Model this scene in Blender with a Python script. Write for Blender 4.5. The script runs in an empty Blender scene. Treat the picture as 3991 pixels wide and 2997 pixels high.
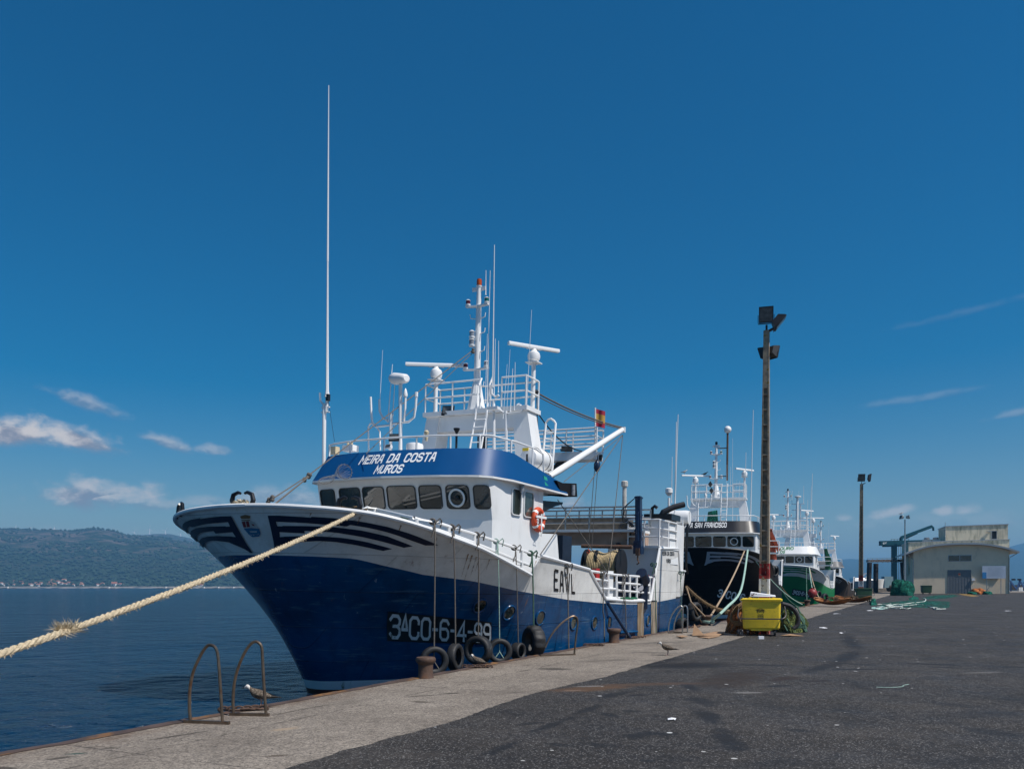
import bpy, math, random
from mathutils import Vector, Matrix, noise
from mathutils.bvhtree import BVHTree
random.seed(7)
sc = bpy.context.scene
col = sc.collection
R = math.radians

# ------------------------------------------------------------------ survey camera
# The quay edge is the world y axis (x = 0, land at x > 0), measured from the photograph.
F = 3300.0
TH = math.atan((3647 - 1995.5) / F)
CT, ST = math.cos(TH), math.sin(TH)
CX, CZ = 9.19, 1.87
HY = 2288.0
SLOPE = 0.0055            # the quay rises gently along its length
CAM = Vector((CX, 0, CZ))
WATER = -0.75

def gz(x, y):
    return SLOPE * y

def ray(px, py):
    a = (px - 1995.5) / F
    return Vector((a * CT - ST, a * ST + CT, (HY - py) / F))

def W(px, py, x=None, y=None, z=None, t=None):
    """survey: the world point on a known plane seen in that direction"""
    d = ray(px, py)
    if x is not None: t = (x - CX) / d.x
    elif y is not None: t = y / d.y
    elif z is not None: t = (z - CZ) / d.z
    elif t is None: t = CZ / (SLOPE * d.y - d.z)
    return CAM + d * t

# ------------------------------------------------------------------ materials
def nt(m):
    m.use_nodes = True
    return m.node_tree.nodes, m.node_tree.links

MATS = {}
def mat(name, c, rough=.5, metal=0., var=.15, scale=2.5, bump=0., bscale=60., dirt_and_tint=None, spec=.5, coat=0., bd=.01, seam=None):
    if name in MATS: return MATS[name]
    m = bpy.data.materials.new(name)
    N, L = nt(m)
    b = N['Principled BSDF']
    b.inputs['Roughness'].default_value = rough
    b.inputs['Metallic'].default_value = metal
    b.inputs['Specular IOR Level'].default_value = spec
    b.inputs['Coat Weight'].default_value = coat
    tc = N.new('ShaderNodeTexCoord')
    n1 = N.new('ShaderNodeTexNoise'); n1.inputs['Scale'].default_value = scale
    n1.inputs['Detail'].default_value = 6; n1.inputs['Roughness'].default_value = .6
    L.new(tc.outputs['Object'], n1.inputs['Vector'])
    mx = N.new('ShaderNodeMix'); mx.data_type = 'RGBA'
    mr = N.new('ShaderNodeMapRange'); mr.inputs[1].default_value = .3; mr.inputs[2].default_value = .7
    L.new(n1.outputs['Fac'], mr.inputs[0]); L.new(mr.outputs[0], mx.inputs['Factor'])
    mx.inputs['A'].default_value = (*[x * (1 - var) for x in c], 1)
    mx.inputs['B'].default_value = (*[min(1, x * (1 + var)) for x in c], 1)
    out = mx.outputs['Result']
    for dd in (dirt_and_tint or []):
        dc, lo, hi, sx, sy, sz, amt = dd
        mp = N.new('ShaderNodeMapping'); mp.inputs['Scale'].default_value = (sx, sy, sz)
        L.new(tc.outputs['Object'], mp.inputs['Vector'])
        n2 = N.new('ShaderNodeTexNoise'); n2.inputs['Scale'].default_value = 1; n2.inputs['Detail'].default_value = 8
        n2.inputs['Roughness'].default_value = .65
        L.new(mp.outputs[0], n2.inputs['Vector'])
        r2 = N.new('ShaderNodeMapRange'); r2.inputs[1].default_value = lo; r2.inputs[2].default_value = hi
        r2.inputs[4].default_value = amt
        L.new(n2.outputs['Fac'], r2.inputs[0])
        m2 = N.new('ShaderNodeMix'); m2.data_type = 'RGBA'
        L.new(r2.outputs[0], m2.inputs['Factor']); L.new(out, m2.inputs['A'])
        m2.inputs['B'].default_value = (*dc, 1)
        out = m2.outputs['Result']
    sb = None
    if seam:
        sxyz = N.new('ShaderNodeSeparateXYZ'); L.new(tc.outputs['Object'], sxyz.inputs[0]); cmb = N.new('ShaderNodeCombineXYZ'); L.new(sxyz.outputs[1], cmb.inputs[0]); L.new(sxyz.outputs[2], cmb.inputs[1])
        bk = N.new('ShaderNodeTexBrick'); bk.inputs['Scale'].default_value = 1; bk.inputs['Brick Width'].default_value = 2.3; bk.inputs['Row Height'].default_value = .85; bk.inputs['Mortar Size'].default_value = .014; bk.inputs['Mortar Smooth'].default_value = .6
        L.new(cmb.outputs[0], bk.inputs['Vector'])
        ms = N.new('ShaderNodeMix'); ms.data_type = 'RGBA'; ms.blend_type = 'MULTIPLY'; mf = N.new('ShaderNodeMath'); mf.operation = 'MULTIPLY'; mf.inputs[1].default_value = seam; L.new(bk.outputs['Fac'], mf.inputs[0])
        L.new(mf.outputs[0], ms.inputs['Factor']); L.new(out, ms.inputs['A']); ms.inputs['B'].default_value = (.3, .3, .3, 1); out = ms.outputs['Result']
        sb = N.new('ShaderNodeBump'); sb.inputs['Strength'].default_value = .5; sb.inputs['Distance'].default_value = .02; L.new(bk.outputs['Fac'], sb.inputs['Height'])
    L.new(out, b.inputs['Base Color'])
    if bump:
        n3 = N.new('ShaderNodeTexNoise'); n3.inputs['Scale'].default_value = bscale; n3.inputs['Detail'].default_value = 5
        L.new(tc.outputs['Object'], n3.inputs['Vector'])
        bp = N.new('ShaderNodeBump'); bp.inputs['Strength'].default_value = bump; bp.inputs['Distance'].default_value = bd
        L.new(n3.outputs['Fac'], bp.inputs['Height']); L.new(bp.outputs[0], b.inputs['Normal'])
        if sb: L.new(sb.outputs[0], bp.inputs['Normal'])
    MATS[name] = m
    return m

RUST = (.16, .055, .02)
GRIME = (.28, .26, .23)
white = mat('white_paint', (.80, .80, .79), .38, var=.03, scale=1.2, dirt_and_tint=[(GRIME, .55, .8, 1.2, 1.2, .5, .35), ((.45, .24, .1), .66, .8, 5, 5, .6, .55)])
whitec = mat('clean_white_paint', (.82, .82, .81), .35, var=.02)
topside = mat('worn_white_hull_paint', (.69, .68, .65), .5, spec=.35, var=.10, scale=1.5, seam=.3, bump=.4, bscale=1.6, bd=.05,
              dirt_and_tint=[(GRIME, .49, .75, 1.0, 1.0, 1.6, .4), ((.34, .30, .25), .57, .72, 4, 4, .6, .4), (RUST, .64, .74, 2.2, 2.2, .5, .75)])
blue = mat('blue_hull_paint', (.0005, .046, .138), .27, spec=.4, var=.42, scale=.55, seam=.45, bump=.5, bscale=1.3, bd=.06, coat=.0,
           dirt_and_tint=[((.012, .085, .2), .5, .75, .9, 1.4, 3.5, .6), ((.002, .02, .06), .52, .72, 2.5, 2.5, .35, .6), ((.22, .30, .38), .66, .71, 5, 5, 2.2, .6), ((.06, .13, .21), .57, .66, 1.6, .7, 11, .55), ((.14, .07, .03), .65, .73, 2.6, 2.6, .5, .7)])
visorblue = mat('blue_visor_paint', (.001, .066, .21), .45, spec=.35, var=.07, scale=.8, dirt_and_tint=[((.35, .42, .5), .71, .76, 6, 6, 1.4, .6)])
navy = mat('navy_stripe_paint', (.004, .008, .03), .4, var=.1)
blackhull = mat('black_hull_paint', (.004, .004, .005), .45, spec=.25, var=.25, scale=.7, seam=.3, bump=.3, bscale=1.2, bd=.06, dirt_and_tint=[((.05, .05, .05), .6, .8, 1, 1, .4, .5)])
greenhull = mat('green_hull_paint', (.003, .19, .055), .42, spec=.3, var=.12, scale=.7, seam=.3, bump=.3, bscale=1.2, bd=.06, dirt_and_tint=[((.06, .2, .1), .6, .8, 1, 1, 3, .4), (RUST, .68, .8, 2, 2, .4, .6)])
greysteel = mat('grey_stripe_paint', (.38, .39, .42), .4, var=.06)
darkhull = mat('weathered_dark_hull', (.03, .026, .022), .55, var=.3, dirt_and_tint=[(RUST, .52, .7, 1.5, 1.5, .5, .8)])
antifoul = mat('antifouling_red', (.10, .022, .014), .6, var=.2, dirt_and_tint=[((.03, .05, .02), .5, .7, 3, 3, 1, .7)])
boot = mat('boot_top_white', (.62, .64, .64), .5, var=.05, dirt_and_tint=[((.05, .07, .02), .58, .68, 6, 6, .9, .9)])
blackp = mat('black_paint', (.012, .012, .014), .35, var=.2)
rubber = mat('tyre_rubber', (.018, .018, .019), .62, var=.25, scale=6, bump=.4, bscale=40, bd=.006, dirt_and_tint=[((.22, .22, .21), .63, .78, 5, 5, 5, .55)])
glass = mat('dark_window_glass', (.020, .027, .023), .04, var=.95, scale=1.9, spec=1.0, dirt_and_tint=[((.075, .08, .07), .56, .60, .9, 1.2, 1.8, .7)])  # mottled tone and pale patches painted in for the interior and reflections
gasket = mat('window_gasket', (.035, .035, .035), .6, var=.3, dirt_and_tint=[((.4, .4, .38), .6, .7, 20, 20, 20, .6)])
steel = mat('galvanised_steel', (.42, .42, .41), .38, .9, var=.15, scale=6, dirt_and_tint=[(RUST, .6, .75, 5, 5, 5, .6)])
browntube = mat('weathered_steel_tube', (.19, .14, .10), .34, .75, var=.3, scale=7, dirt_and_tint=[(RUST, .55, .7, 6, 6, 6, .7)])
rusty = mat('rusty_iron', (.105, .062, .044), .75, .2, var=.35, scale=5, bump=.5, bscale=25, bd=.01, dirt_and_tint=[((.26, .10, .025), .56, .72, 3, 3, 3, .8), ((.03, .025, .022), .55, .7, 6, 6, 6, .7)])
darksteel = mat('dark_steel', (.03, .032, .036), .45, .5, var=.3, dirt_and_tint=[(RUST, .6, .75, 5, 5, 5, .6)])
cranepaint = mat('blue_crane_paint', (.008, .026, .07), .35, var=.3, scale=5, dirt_and_tint=[((.35, .36, .38), .6, .68, 7, 7, 3, .8), (RUST, .62, .72, 5, 5, 5, .6)])
orangepaint = mat('orange_crane_paint', (.42, .07, .02), .45, var=.3, scale=4)
greencrane = mat('green_crane_paint', (.01, .11, .035), .45, var=.35, scale=4)
teal = mat('teal_lift_paint', (.006, .07, .10), .4, var=.15)
ropemat = mat('manila_rope', (.56, .46, .31), .9, var=.3, scale=22, bump=.9, bscale=55, bd=.02)
ropebrown = mat('brown_rope', (.17, .11, .055), .9, var=.35, scale=18, bump=.9, bscale=50, bd=.02)
ropeteal = mat('teal_rope', (.34, .50, .42), .85, var=.3, scale=20, bump=.7, bscale=50, bd=.02)
ropegrey = mat('grey_rope', (.13, .115, .10), .9, var=.35, scale=30, bump=.7, bscale=70, bd=.01)
ropegreen = mat('dull_green_rope', (.06, .13, .09), .9, var=.35, scale=30, bump=.7, bscale=70, bd=.01)
ropetan = mat('tan_rope', (.40, .29, .19), .9, var=.3, scale=20, bump=.7, bscale=60, bd=.01)
orange = mat('lifebuoy_orange', (.62, .075, .02), .55, var=.1)
cream = mat('cream_plastic', (.62, .52, .34), .5, var=.1)
amber = mat('amber_lens', (.45, .07, .005), .2, var=.2)
redlens = mat('red_lens', (.09, .008, .012), .15, var=.3)
greenlens = mat('green_lens', (.01, .12, .1), .15, var=.3)
clearlens = mat('clear_lens', (.22, .24, .27), .12, var=.3)
red = mat('red_paint', (.42, .02, .018), .45, var=.15)
yellowflag = mat('flag_yellow', (.60, .33, .06), .8, var=.05)
redflag = mat('flag_red', (.42, .02, .05), .8, var=.05)
deckgrey = mat('deck_paint', (.16, .17, .17), .7, var=.2)
yellow = mat('yellow_plastic', (.82, .58, .03), .42, var=.05, scale=2, dirt_and_tint=[((.10, .09, .05), .58, .70, 5, 5, 17, .6), ((.30, .22, .04), .5, .75, 2, 2, 1.2, .5)])
binred = mat('red_base_paint', (.33, .025, .02), .6, var=.25, dirt_and_tint=[((.12, .03, .02), .5, .7, 6, 6, 6, .7)])
bingreen = mat('dark_green_plastic', (.022, .06, .028), .45, var=.15)
wheelm = mat('castor_rubber', (.02, .02, .02), .6, var=.2)
cardboard = mat('cardboard', (.34, .21, .12), .85, var=.2, scale=5)
paper = mat('white_paper', (.78, .78, .80), .8, var=.05)
netorange = None

def netmat(name, c1, c2, sc_=14, thr=.12):
    m = bpy.data.materials.new(name); N, L = nt(m); b = N['Principled BSDF']
    b.inputs['Roughness'].default_value = .9; b.inputs['Specular IOR Level'].default_value = .2
    tc = N.new('ShaderNodeTexCoord')
    nz = N.new('ShaderNodeTexNoise'); nz.inputs['Scale'].default_value = 3
    L.new(tc.outputs['Object'], nz.inputs['Vector'])
    ad = N.new('ShaderNodeMix'); ad.data_type = 'VECTOR'; ad.inputs['Factor'].default_value = .08
    L.new(tc.outputs['Object'], ad.inputs['A']); L.new(nz.outputs['Color'], ad.inputs['B'])
    v = N.new('ShaderNodeTexVoronoi'); v.feature = 'DISTANCE_TO_EDGE'; v.inputs['Scale'].default_value = sc_
    L.new(ad.outputs['Result'], v.inputs['Vector'])
    mr = N.new('ShaderNodeMapRange'); mr.inputs[1].default_value = .02; mr.inputs[2].default_value = thr
    L.new(v.outputs['Distance'], mr.inputs[0])
    mx = N.new('ShaderNodeMix'); mx.data_type = 'RGBA'
    L.new(mr.outputs[0], mx.inputs['Factor']); mx.inputs['A'].default_value = (*c1, 1); mx.inputs['B'].default_value = (*c2, 1)
    n2 = N.new('ShaderNodeTexNoise'); n2.inputs['Scale'].default_value = 2.2; n2.inputs['Detail'].default_value = 5
    L.new(tc.outputs['Object'], n2.inputs['Vector'])
    m2 = N.new('ShaderNodeMix'); m2.data_type = 'RGBA'; m2.blend_type = 'MULTIPLY'; m2.inputs['Factor'].default_value = .75
    L.new(mx.outputs['Result'], m2.inputs['A'])
    cr = N.new('ShaderNodeMapRange'); cr.inputs[1].default_value = .35; cr.inputs[2].default_value = .62; cr.inputs[3].default_value = .35; cr.inputs[4].default_value = 1.25
    L.new(n2.outputs['Fac'], cr.inputs[0]); L.new(cr.outputs[0], m2.inputs['B'])
    L.new(m2.outputs['Result'], b.inputs['Base Color'])
    bp = N.new('ShaderNodeBump'); bp.inputs['Strength'].default_value = 1; bp.inputs['Distance'].default_value = .03; bp.invert = True
    L.new(mr.outputs[0], bp.inputs['Height']); L.new(bp.outputs[0], b.inputs['Normal'])
    return m
netorange = netmat('orange_netting', (.85, .35, .12), (.24, .09, .035))
netgreen = netmat('olive_netting', (.30, .36, .11), (.055, .08, .03))
netteal = netmat('teal_netting', (.03, .26, .19), (.008, .09, .075), 9)
netdeep = netmat('deep_green_netting', (.02, .24, .16), (.004, .06, .045), 7)

# ------------------------------------------------------------------ mesh builder
class MB:
    def __init__(s): s.v = []; s.f = []; s.m = []; s.mi = 0
    def vert(s, p): s.v.append(tuple(p)); return len(s.v) - 1
    def face(s, idx): s.f.append(tuple(idx)); s.m.append(s.mi)
    def box(s, c, d, rz=0, tilt=None):
        c = Vector(c); h = Vector(d) / 2
        M = Matrix.Rotation(rz, 3, 'Z')
        if tilt is not None: M = tilt
        i = len(s.v)
        for z in (-1, 1):
            for x, y in ((-1, -1), (1, -1), (1, 1), (-1, 1)):
                s.v.append(tuple(c + M @ Vector((x * h.x, y * h.y, z * h.z))))
        for q in ((3, 2, 1, 0), (4, 5, 6, 7), (0, 1, 5, 4), (1, 2, 6, 5), (2, 3, 7, 6), (3, 0, 4, 7)):
            s.face([i + k for k in q])
        return s
    def bar(s, a, b, w, h=None):
        a, b = Vector(a), Vector(b); h = h or w
        d = (b - a); L = d.length; d.normalize()
        up = Vector((0, 0, 1)) if abs(d.z) < .9 else Vector((0, 1, 0))
        x = d.cross(up).normalized(); y = x.cross(d)
        M = Matrix((x, d, y)).transposed()
        return s.box((a + b) / 2, (w, L, h), tilt=M)
    def tube(s, pts, r, n=8, closed=False, caps=True):
        pts = [Vector(p) for p in pts]
        rr = r if isinstance(r, (list, tuple)) else [r] * len(pts)
        m = len(pts); i0 = len(s.v)
        prev = None
        for k, p in enumerate(pts):
            if closed: d = pts[(k + 1) % m] - pts[k - 1]
            else: d = pts[min(k + 1, m - 1)] - pts[max(k - 1, 0)]
            if d.length < 1e-9: d = Vector((0, 0, 1))
            d.normalize()
            if prev is None:
                up = Vector((0, 0, 1)) if abs(d.z) < .9 else Vector((1, 0, 0))
                x = d.cross(up).normalized()
            else:
                x = (prev - d * prev.dot(d))
                if x.length < 1e-6: x = d.orthogonal()
                x.normalize()
            prev = x; y = d.cross(x)
            for a in range(n):
                t = 2 * math.pi * a / n
                s.v.append(tuple(p + (x * math.cos(t) + y * math.sin(t)) * rr[k]))
        rng = m if closed else m - 1
        for k in range(rng):
            for a in range(n):
                b = (a + 1) % n; k2 = (k + 1) % m
                s.face((i0 + k * n + a, i0 + k * n + b, i0 + k2 * n + b, i0 + k2 * n + a))
        if caps and not closed:
            s.face([i0 + a for a in range(n)][::-1]); s.face([i0 + (m - 1) * n + a for a in range(n)])
        return s
    def cyl(s, a, b, r0, r1=None, n=12): return s.tube([a, b], [r0, r0 if r1 is None else r1], n)
    def lathe(s, prof, c, axis=(0, 0, 1), n=16):
        c = Vector(c); ax = Vector(axis).normalized()
        x = ax.orthogonal().normalized(); y = ax.cross(x); i0 = len(s.v)
        for r, h in prof:
            for a in range(n):
                t = 2 * math.pi * a / n
                s.v.append(tuple(c + ax * h + (x * math.cos(t) + y * math.sin(t)) * max(r, 1e-4)))
        for k in range(len(prof) - 1):
            for a in range(n):
                b = (a + 1) % n
                s.face((i0 + k * n + a, i0 + k * n + b, i0 + (k + 1) * n + b, i0 + (k + 1) * n + a))
        s.face([i0 + a for a in range(n)][::-1]); s.face([i0 + (len(prof) - 1) * n + a for a in range(n)])
        return s
    def ball(s, c, r, n=12, m=8, sc_=(1, 1, 1)):
        c = Vector(c); i0 = len(s.v)
        for k in range(m + 1):
            p = math.pi * k / m
            for a in range(n):
                t = 2 * math.pi * a / n
                s.v.append((c.x + r * sc_[0] * math.sin(p) * math.cos(t), c.y + r * sc_[1] * math.sin(p) * math.sin(t), c.z - r * sc_[2] * math.cos(p)))
        for k in range(m):
            for a in range(n):
                b = (a + 1) % n
                s.face((i0 + k * n + a, i0 + k * n + b, i0 + (k + 1) * n + b, i0 + (k + 1) * n + a))
        return s
    def torus(s, c, R_, r, axis, n=28, m=10, flat=1.0):
        c = Vector(c); ax = Vector(axis).normalized(); x = ax.orthogonal().normalized(); y = ax.cross(x); i0 = len(s.v)
        for a in range(n):
            t = 2 * math.pi * a / n; d = x * math.cos(t) + y * math.sin(t)
            for b in range(m):
                u = 2 * math.pi * b / m
                s.v.append(tuple(c + d * (R_ + r * math.cos(u)) + ax * (r * flat * math.sin(u))))
        for a in range(n):
            for b in range(m):
                a2, b2 = (a + 1) % n, (b + 1) % m
                s.face((i0 + a * m + b, i0 + a2 * m + b, i0 + a2 * m + b2, i0 + a * m + b2))
        return s
    def grid(s, rows):
        i0 = len(s.v); w = len(rows[0])
        for r in rows:
            for p in r: s.v.append(tuple(p))
        for a in range(len(rows) - 1):
            for b in range(w - 1):
                s.face((i0 + a * w + b, i0 + a * w + b + 1, i0 + (a + 1) * w + b + 1, i0 + (a + 1) * w + b))
        return s
    def prism(s, loop0, loop1, caps=True):
        i0 = len(s.v); n = len(loop0)
        for p in list(loop0) + list(loop1): s.v.append(tuple(p))
        for a in range(n):
            b = (a + 1) % n
            s.face((i0 + a, i0 + b, i0 + n + b, i0 + n + a))
        if caps:
            s.face([i0 + a for a in range(n)][::-1]); s.face([i0 + n + a for a in range(n)])
        return s
    def poly(s, pts): s.face([s.vert(p) for p in pts]); return s
    def build(s, name, mats, parent=None, smooth=35, anchor=None):
        if not isinstance(mats, (list, tuple)): mats = [mats]
        a = Vector(anchor) if anchor is not None else (ANCH[parent.name] if parent is not None else Vector())
        me = bpy.data.meshes.new(name)
        me.from_pydata([tuple(Vector(p) - a) for p in s.v], [], s.f)
        for m in mats: me.materials.append(m)
        me.polygons.foreach_set('material_index', s.m)
        if smooth:
            me.polygons.foreach_set('use_smooth', [True] * len(me.polygons))
            me.set_sharp_from_angle(angle=R(smooth))
        me.update()
        o = bpy.data.objects.new(name, me); col.objects.link(o)
        if parent is not None:
            o.parent = parent
            ANCH[o.name] = a
        return o

ANCH = {}
def thing(name, label, cat, loc=(0, 0, 0), rot=(0, 0, 0), group=None, anchor=None, scale=1):
    o = bpy.data.objects.new(name, None); col.objects.link(o)
    o.location = loc; o.rotation_euler = rot; o.scale = (scale,) * 3
    o.empty_display_size = .3
    o['label'] = label; o['category'] = cat
    if group: o['group'] = group
    ANCH[o.name] = Vector(loc if anchor is None else anchor)
    return o
def tag(o, label, cat, group=None):
    o['label'] = label; o['category'] = cat
    if group: o['group'] = group
    return o
def single(mb, name, mats, label, cat, base, group=None, smooth=35):
    o = mb.build(name, mats, None, smooth, anchor=base); o.location = base
    return tag(o, label, cat, group)
def struct(mb, name, mats, kind='structure', base=(0, 0, 0), smooth=35):
    o = mb.build(name, mats, None, smooth, anchor=base); o.location = base
    o['kind'] = kind
    return o
def dup(o, parent=None):
    c = o.copy(); col.objects.link(c)
    if parent is not None: c.parent = parent
    for ch in list(o.children): dup(ch, c)
    return c

def sag(a, b, drop, n=14):
    a, b = Vector(a), Vector(b)
    return [a.lerp(b, k / n) - Vector((0, 0, drop * 4 * (k / n) * (1 - k / n))) for k in range(n + 1)]

def fray(mb, pts, r, count, length):
    """loose fibres standing off a worn rope"""
    for _ in range(count):
        k = random.randrange(len(pts) - 1); p = Vector(pts[k]).lerp(Vector(pts[k + 1]), random.random())
        d = Vector((random.uniform(-1, 1), random.uniform(-1, 1), random.uniform(-1, 1))).normalized()
        q = p + d * (r * .8); e = p + d * (r + length * random.uniform(.4, 1)) + Vector((0, 0, -length * .3))
        sx = d.orthogonal().normalized() * .006
        mb.poly([q - sx, q + sx, e])

# ------------------------------------------------------------------ stroke lettering
GL = {
 '3': ([[(0, .84), (.14, 1), (.46, 1), (.6, .84), (.6, .66), (.48, .53), (.22, .53)], [(.48, .53), (.6, .4), (.6, .16), (.46, 0), (.14, 0), (0, .16)]], .6),
 'C': ([[(.6, .74), (.6, .84), (.46, 1), (.14, 1), (0, .84), (0, .16), (.14, 0), (.46, 0), (.6, .16), (.6, .26)]], .6),
 'O': ([[(.14, 1), (.46, 1), (.6, .84), (.6, .16), (.46, 0), (.14, 0), (0, .16), (0, .84), (.14, 1)]], .6),
 '6': ([[(.6, .84), (.46, 1), (.14, 1), (0, .84), (0, .16), (.14, 0), (.46, 0), (.6, .16), (.6, .42), (.46, .56), (0, .56)]], .6),
 '9': ([[(0, .16), (.14, 0), (.46, 0), (.6, .16), (.6, .84), (.46, 1), (.14, 1), (0, .84), (0, .58), (.14, .44), (.6, .44)]], .6),
 '4': ([[(.48, 0), (.48, 1), (0, .28), (.64, .28)]], .64),
 '5': ([[(.58, 1), (.02, 1), (.02, .58), (.46, .58), (.6, .44), (.6, .16), (.46, 0), (.14, 0), (0, .14)]], .6),
 '1': ([[(.05, .82), (.22, 1), (.22, 0)]], .3),
 '0': None, '-': ([[(.04, .5), (.3, .5)]], .34), '.': ([[(.04, .04), (.12, .04)]], .16), ' ': ([], .35),
 'a': ([[(0, .55), (.13, 1.04), (.26, .55)], [(-.02, .40), (.28, .40)]], .26),
 'A': ([[(0, 0), (.18, 1), (.42, 1), (.6, 0)], [(.08, .34), (.52, .34)]], .6),
 'B': ([[(0, 0), (0, 1), (.45, 1), (.58, .86), (.58, .66), (.45, .53), (0, .53)], [(.45, .53), (.6, .4), (.6, .14), (.45, 0), (0, 0)]], .6),
 'D': ([[(0, 0), (0, 1), (.42, 1), (.6, .82), (.6, .18), (.42, 0), (0, 0)]], .6),
 'E': ([[(.55, 1), (0, 1), (0, 0), (.55, 0)], [(0, .52), (.45, .52)]], .55),
 'F': ([[(.55, 1), (0, 1), (0, 0)], [(0, .52), (.45, .52)]], .55),
 'G': ([[(.6, .84), (.46, 1), (.14, 1), (0, .84), (0, .16), (.14, 0), (.46, 0), (.6, .16), (.6, .45), (.35, .45)]], .6),
 'H': ([[(0, 0), (0, 1)], [(.6, 0), (.6, 1)], [(0, .5), (.6, .5)]], .6),
 'I': ([[(.05, 0), (.05, 1)]], .1),
 'L': ([[(0, 1), (0, 0), (.52, 0)]], .52),
 'M': ([[(0, 0), (0, 1), (.34, .35), (.68, 1), (.68, 0)]], .68),
 'N': ([[(0, 0), (0, 1), (.6, 0), (.6, 1)]], .6),
 'P': ([[(0, 0), (0, 1), (.46, 1), (.6, .85), (.6, .62), (.46, .48), (0, .48)]], .6),
 'R': ([[(0, 0), (0, 1), (.46, 1), (.6, .85), (.6, .64), (.46, .5), (0, .5)], [(.3, .5), (.6, 0)]], .6),
 'S': ([[(.58, .84), (.45, 1), (.14, 1), (0, .86), (0, .66), (.14, .53), (.46, .5), (.6, .36), (.6, .15), (.46, 0), (.14, 0), (0, .16)]], .6),
 'T': ([[(0, 1), (.6, 1)], [(.3, 1), (.3, 0)]], .6),
 'U': ([[(0, 1), (0, .16), (.14, 0), (.46, 0), (.6, .16), (.6, 1)]], .6),
 'W': ([[(0, 1), (.2, 0), (.4, .8), (.6, 0), (.8, 1)]], .8),
 'Y': ([[(0, 1), (.3, .5), (.6, 1)], [(.3, .5), (.3, 0)]], .6),
 'Z': ([[(0, 1), (.6, 1), (0, 0), (.6, 0)]], .6),
}
GL['0'] = GL['O']

def lettering(mb, text, fn, wscale=1., thick=.14, gap=.2, shear=0., fit=None):
    """strokes of each letter laid on the surface fn(u, v), u = 0..1 along the word, v = 0..1 its height"""
    x = 0; strokes = []
    for ch in text:
        st, w = GL[ch]
        for p in st: strokes.append([(x + a * wscale + shear * b, b) for a, b in p])
        x += w * wscale + gap
    tot = x - gap + max(0, shear)
    h = thick / 2
    for p in strokes:
        P_ = [Vector((a, b * (1 - thick) + h)) for a, b in p]
        closed = (P_[0] - P_[-1]).length < 1e-6
        if closed: P_ = P_[:-1]
        n = len(P_); lr = []
        for k in range(n):
            a = P_[k - 1] if (k > 0 or closed) else None
            c = P_[(k + 1) % n] if (k < n - 1 or closed) else None
            d1 = (P_[k] - a).normalized() if a is not None else None
            d2 = (c - P_[k]).normalized() if c is not None else None
            base = P_[k].copy()
            if d1 is None: base -= d2 * h; d1 = d2
            if d2 is None: base += d1 * h; d2 = d1
            n1 = Vector((-d1.y, d1.x)); n2 = Vector((-d2.y, d2.x)); m_ = (n1 + n2)
            if m_.length < .2: m_ = n1
            m_.normalize(); k_ = min(2.2, 1 / max(.35, m_.dot(n1)))
            lr.append((base + m_ * h * k_, base - m_ * h * k_))
        rng = range(n) if closed else range(n - 1)
        for k in rng:
            l0, r0 = lr[k]; l1, r1 = lr[(k + 1) % n]
            seg = 3 if (l0 - l1).length > .4 else 1
            for q in range(seg):
                a, b = q / seg, (q + 1) / seg
                mb.poly([fn(pt.x / tot, pt.y) for pt in (l0.lerp(l1, a), l0.lerp(l1, b), r0.lerp(r1, b), r0.lerp(r1, a))])
    return mb

def sheer(src, name, cover):
    m = src.copy(); m.name = name; N, L = m.node_tree.nodes, m.node_tree.links; b = N['Principled BSDF']
    tc = N.new('ShaderNodeTexCoord'); a = N.new('ShaderNodeTexNoise'); a.inputs['Scale'].default_value = 2.3; a.inputs['Detail'].default_value = 10; a.inputs['Roughness'].default_value = .8; L.new(tc.outputs['Object'], a.inputs['Vector'])
    r = N.new('ShaderNodeMapRange'); r.inputs[1].default_value = cover - .07; r.inputs[2].default_value = cover + .07; r.inputs[3].default_value = .06; r.inputs[4].default_value = .95; L.new(a.outputs['Fac'], r.inputs[0]); L.new(r.outputs[0], b.inputs['Alpha']); return m
netsheer = sheer(netteal, 'sheer_teal_netting', .50)

def smooth_curve(pts, n=5):
    P_ = [Vector(p) for p in pts]; out = []
    for i in range(len(P_) - 1):
        p0, p1, p2, p3 = P_[max(i - 1, 0)], P_[i], P_[i + 1], P_[min(i + 2, len(P_) - 1)]
        for k in range(n):
            t = k / n; out.append(.5 * (2 * p1 + (p2 - p0) * t + (2 * p0 - 5 * p1 + 4 * p2 - p3) * t * t + (3 * p1 - p0 - 3 * p2 + p3) * t ** 3))
    return out + [P_[-1]]
# ------------------------------------------------------------------ trawler (ship frame: s across, starboard +; y aft +; z up)
ANCHOR = Vector((0, 25, WATER))
HEEL = .027
class Frame:
    def __init__(s, loc, rot, k):
        from mathutils import Euler
        s.M = Matrix.Translation(loc) @ Euler(rot).to_matrix().to_4x4() @ Matrix.Diagonal((k, k, k, 1))
        s.I = s.M.inverted()
    def toS(s, p): return (s.I @ Vector(p)) + ANCHOR
    def toW(s, p): return s.M @ (Vector(p) - ANCHOR)
    def rayS(s, px, py):
        o = s.toS(CAM); e = s.toS(CAM + ray(px, py) * 10)
        return o, (e - o)
    def P(s, px, py, x=None, y=None, z=None):
        o, d = s.rayS(px, py)
        if x is not None: t = (x - o.x) / d.x
        elif y is not None: t = (y - o.y) / d.y
        else: t = (z - o.z) / d.z
        return o + d * t
    def hit(s, px, py, off=.012):
        o, d = s.rayS(px, py)
        h = HBVH.ray_cast(o, d.normalized())
        if h[0] is None: return s.P(px, py, x=4.03)
        n = h[1]
        if n.dot(d) > 0: n = -n
        return h[0] + n * off

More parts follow.
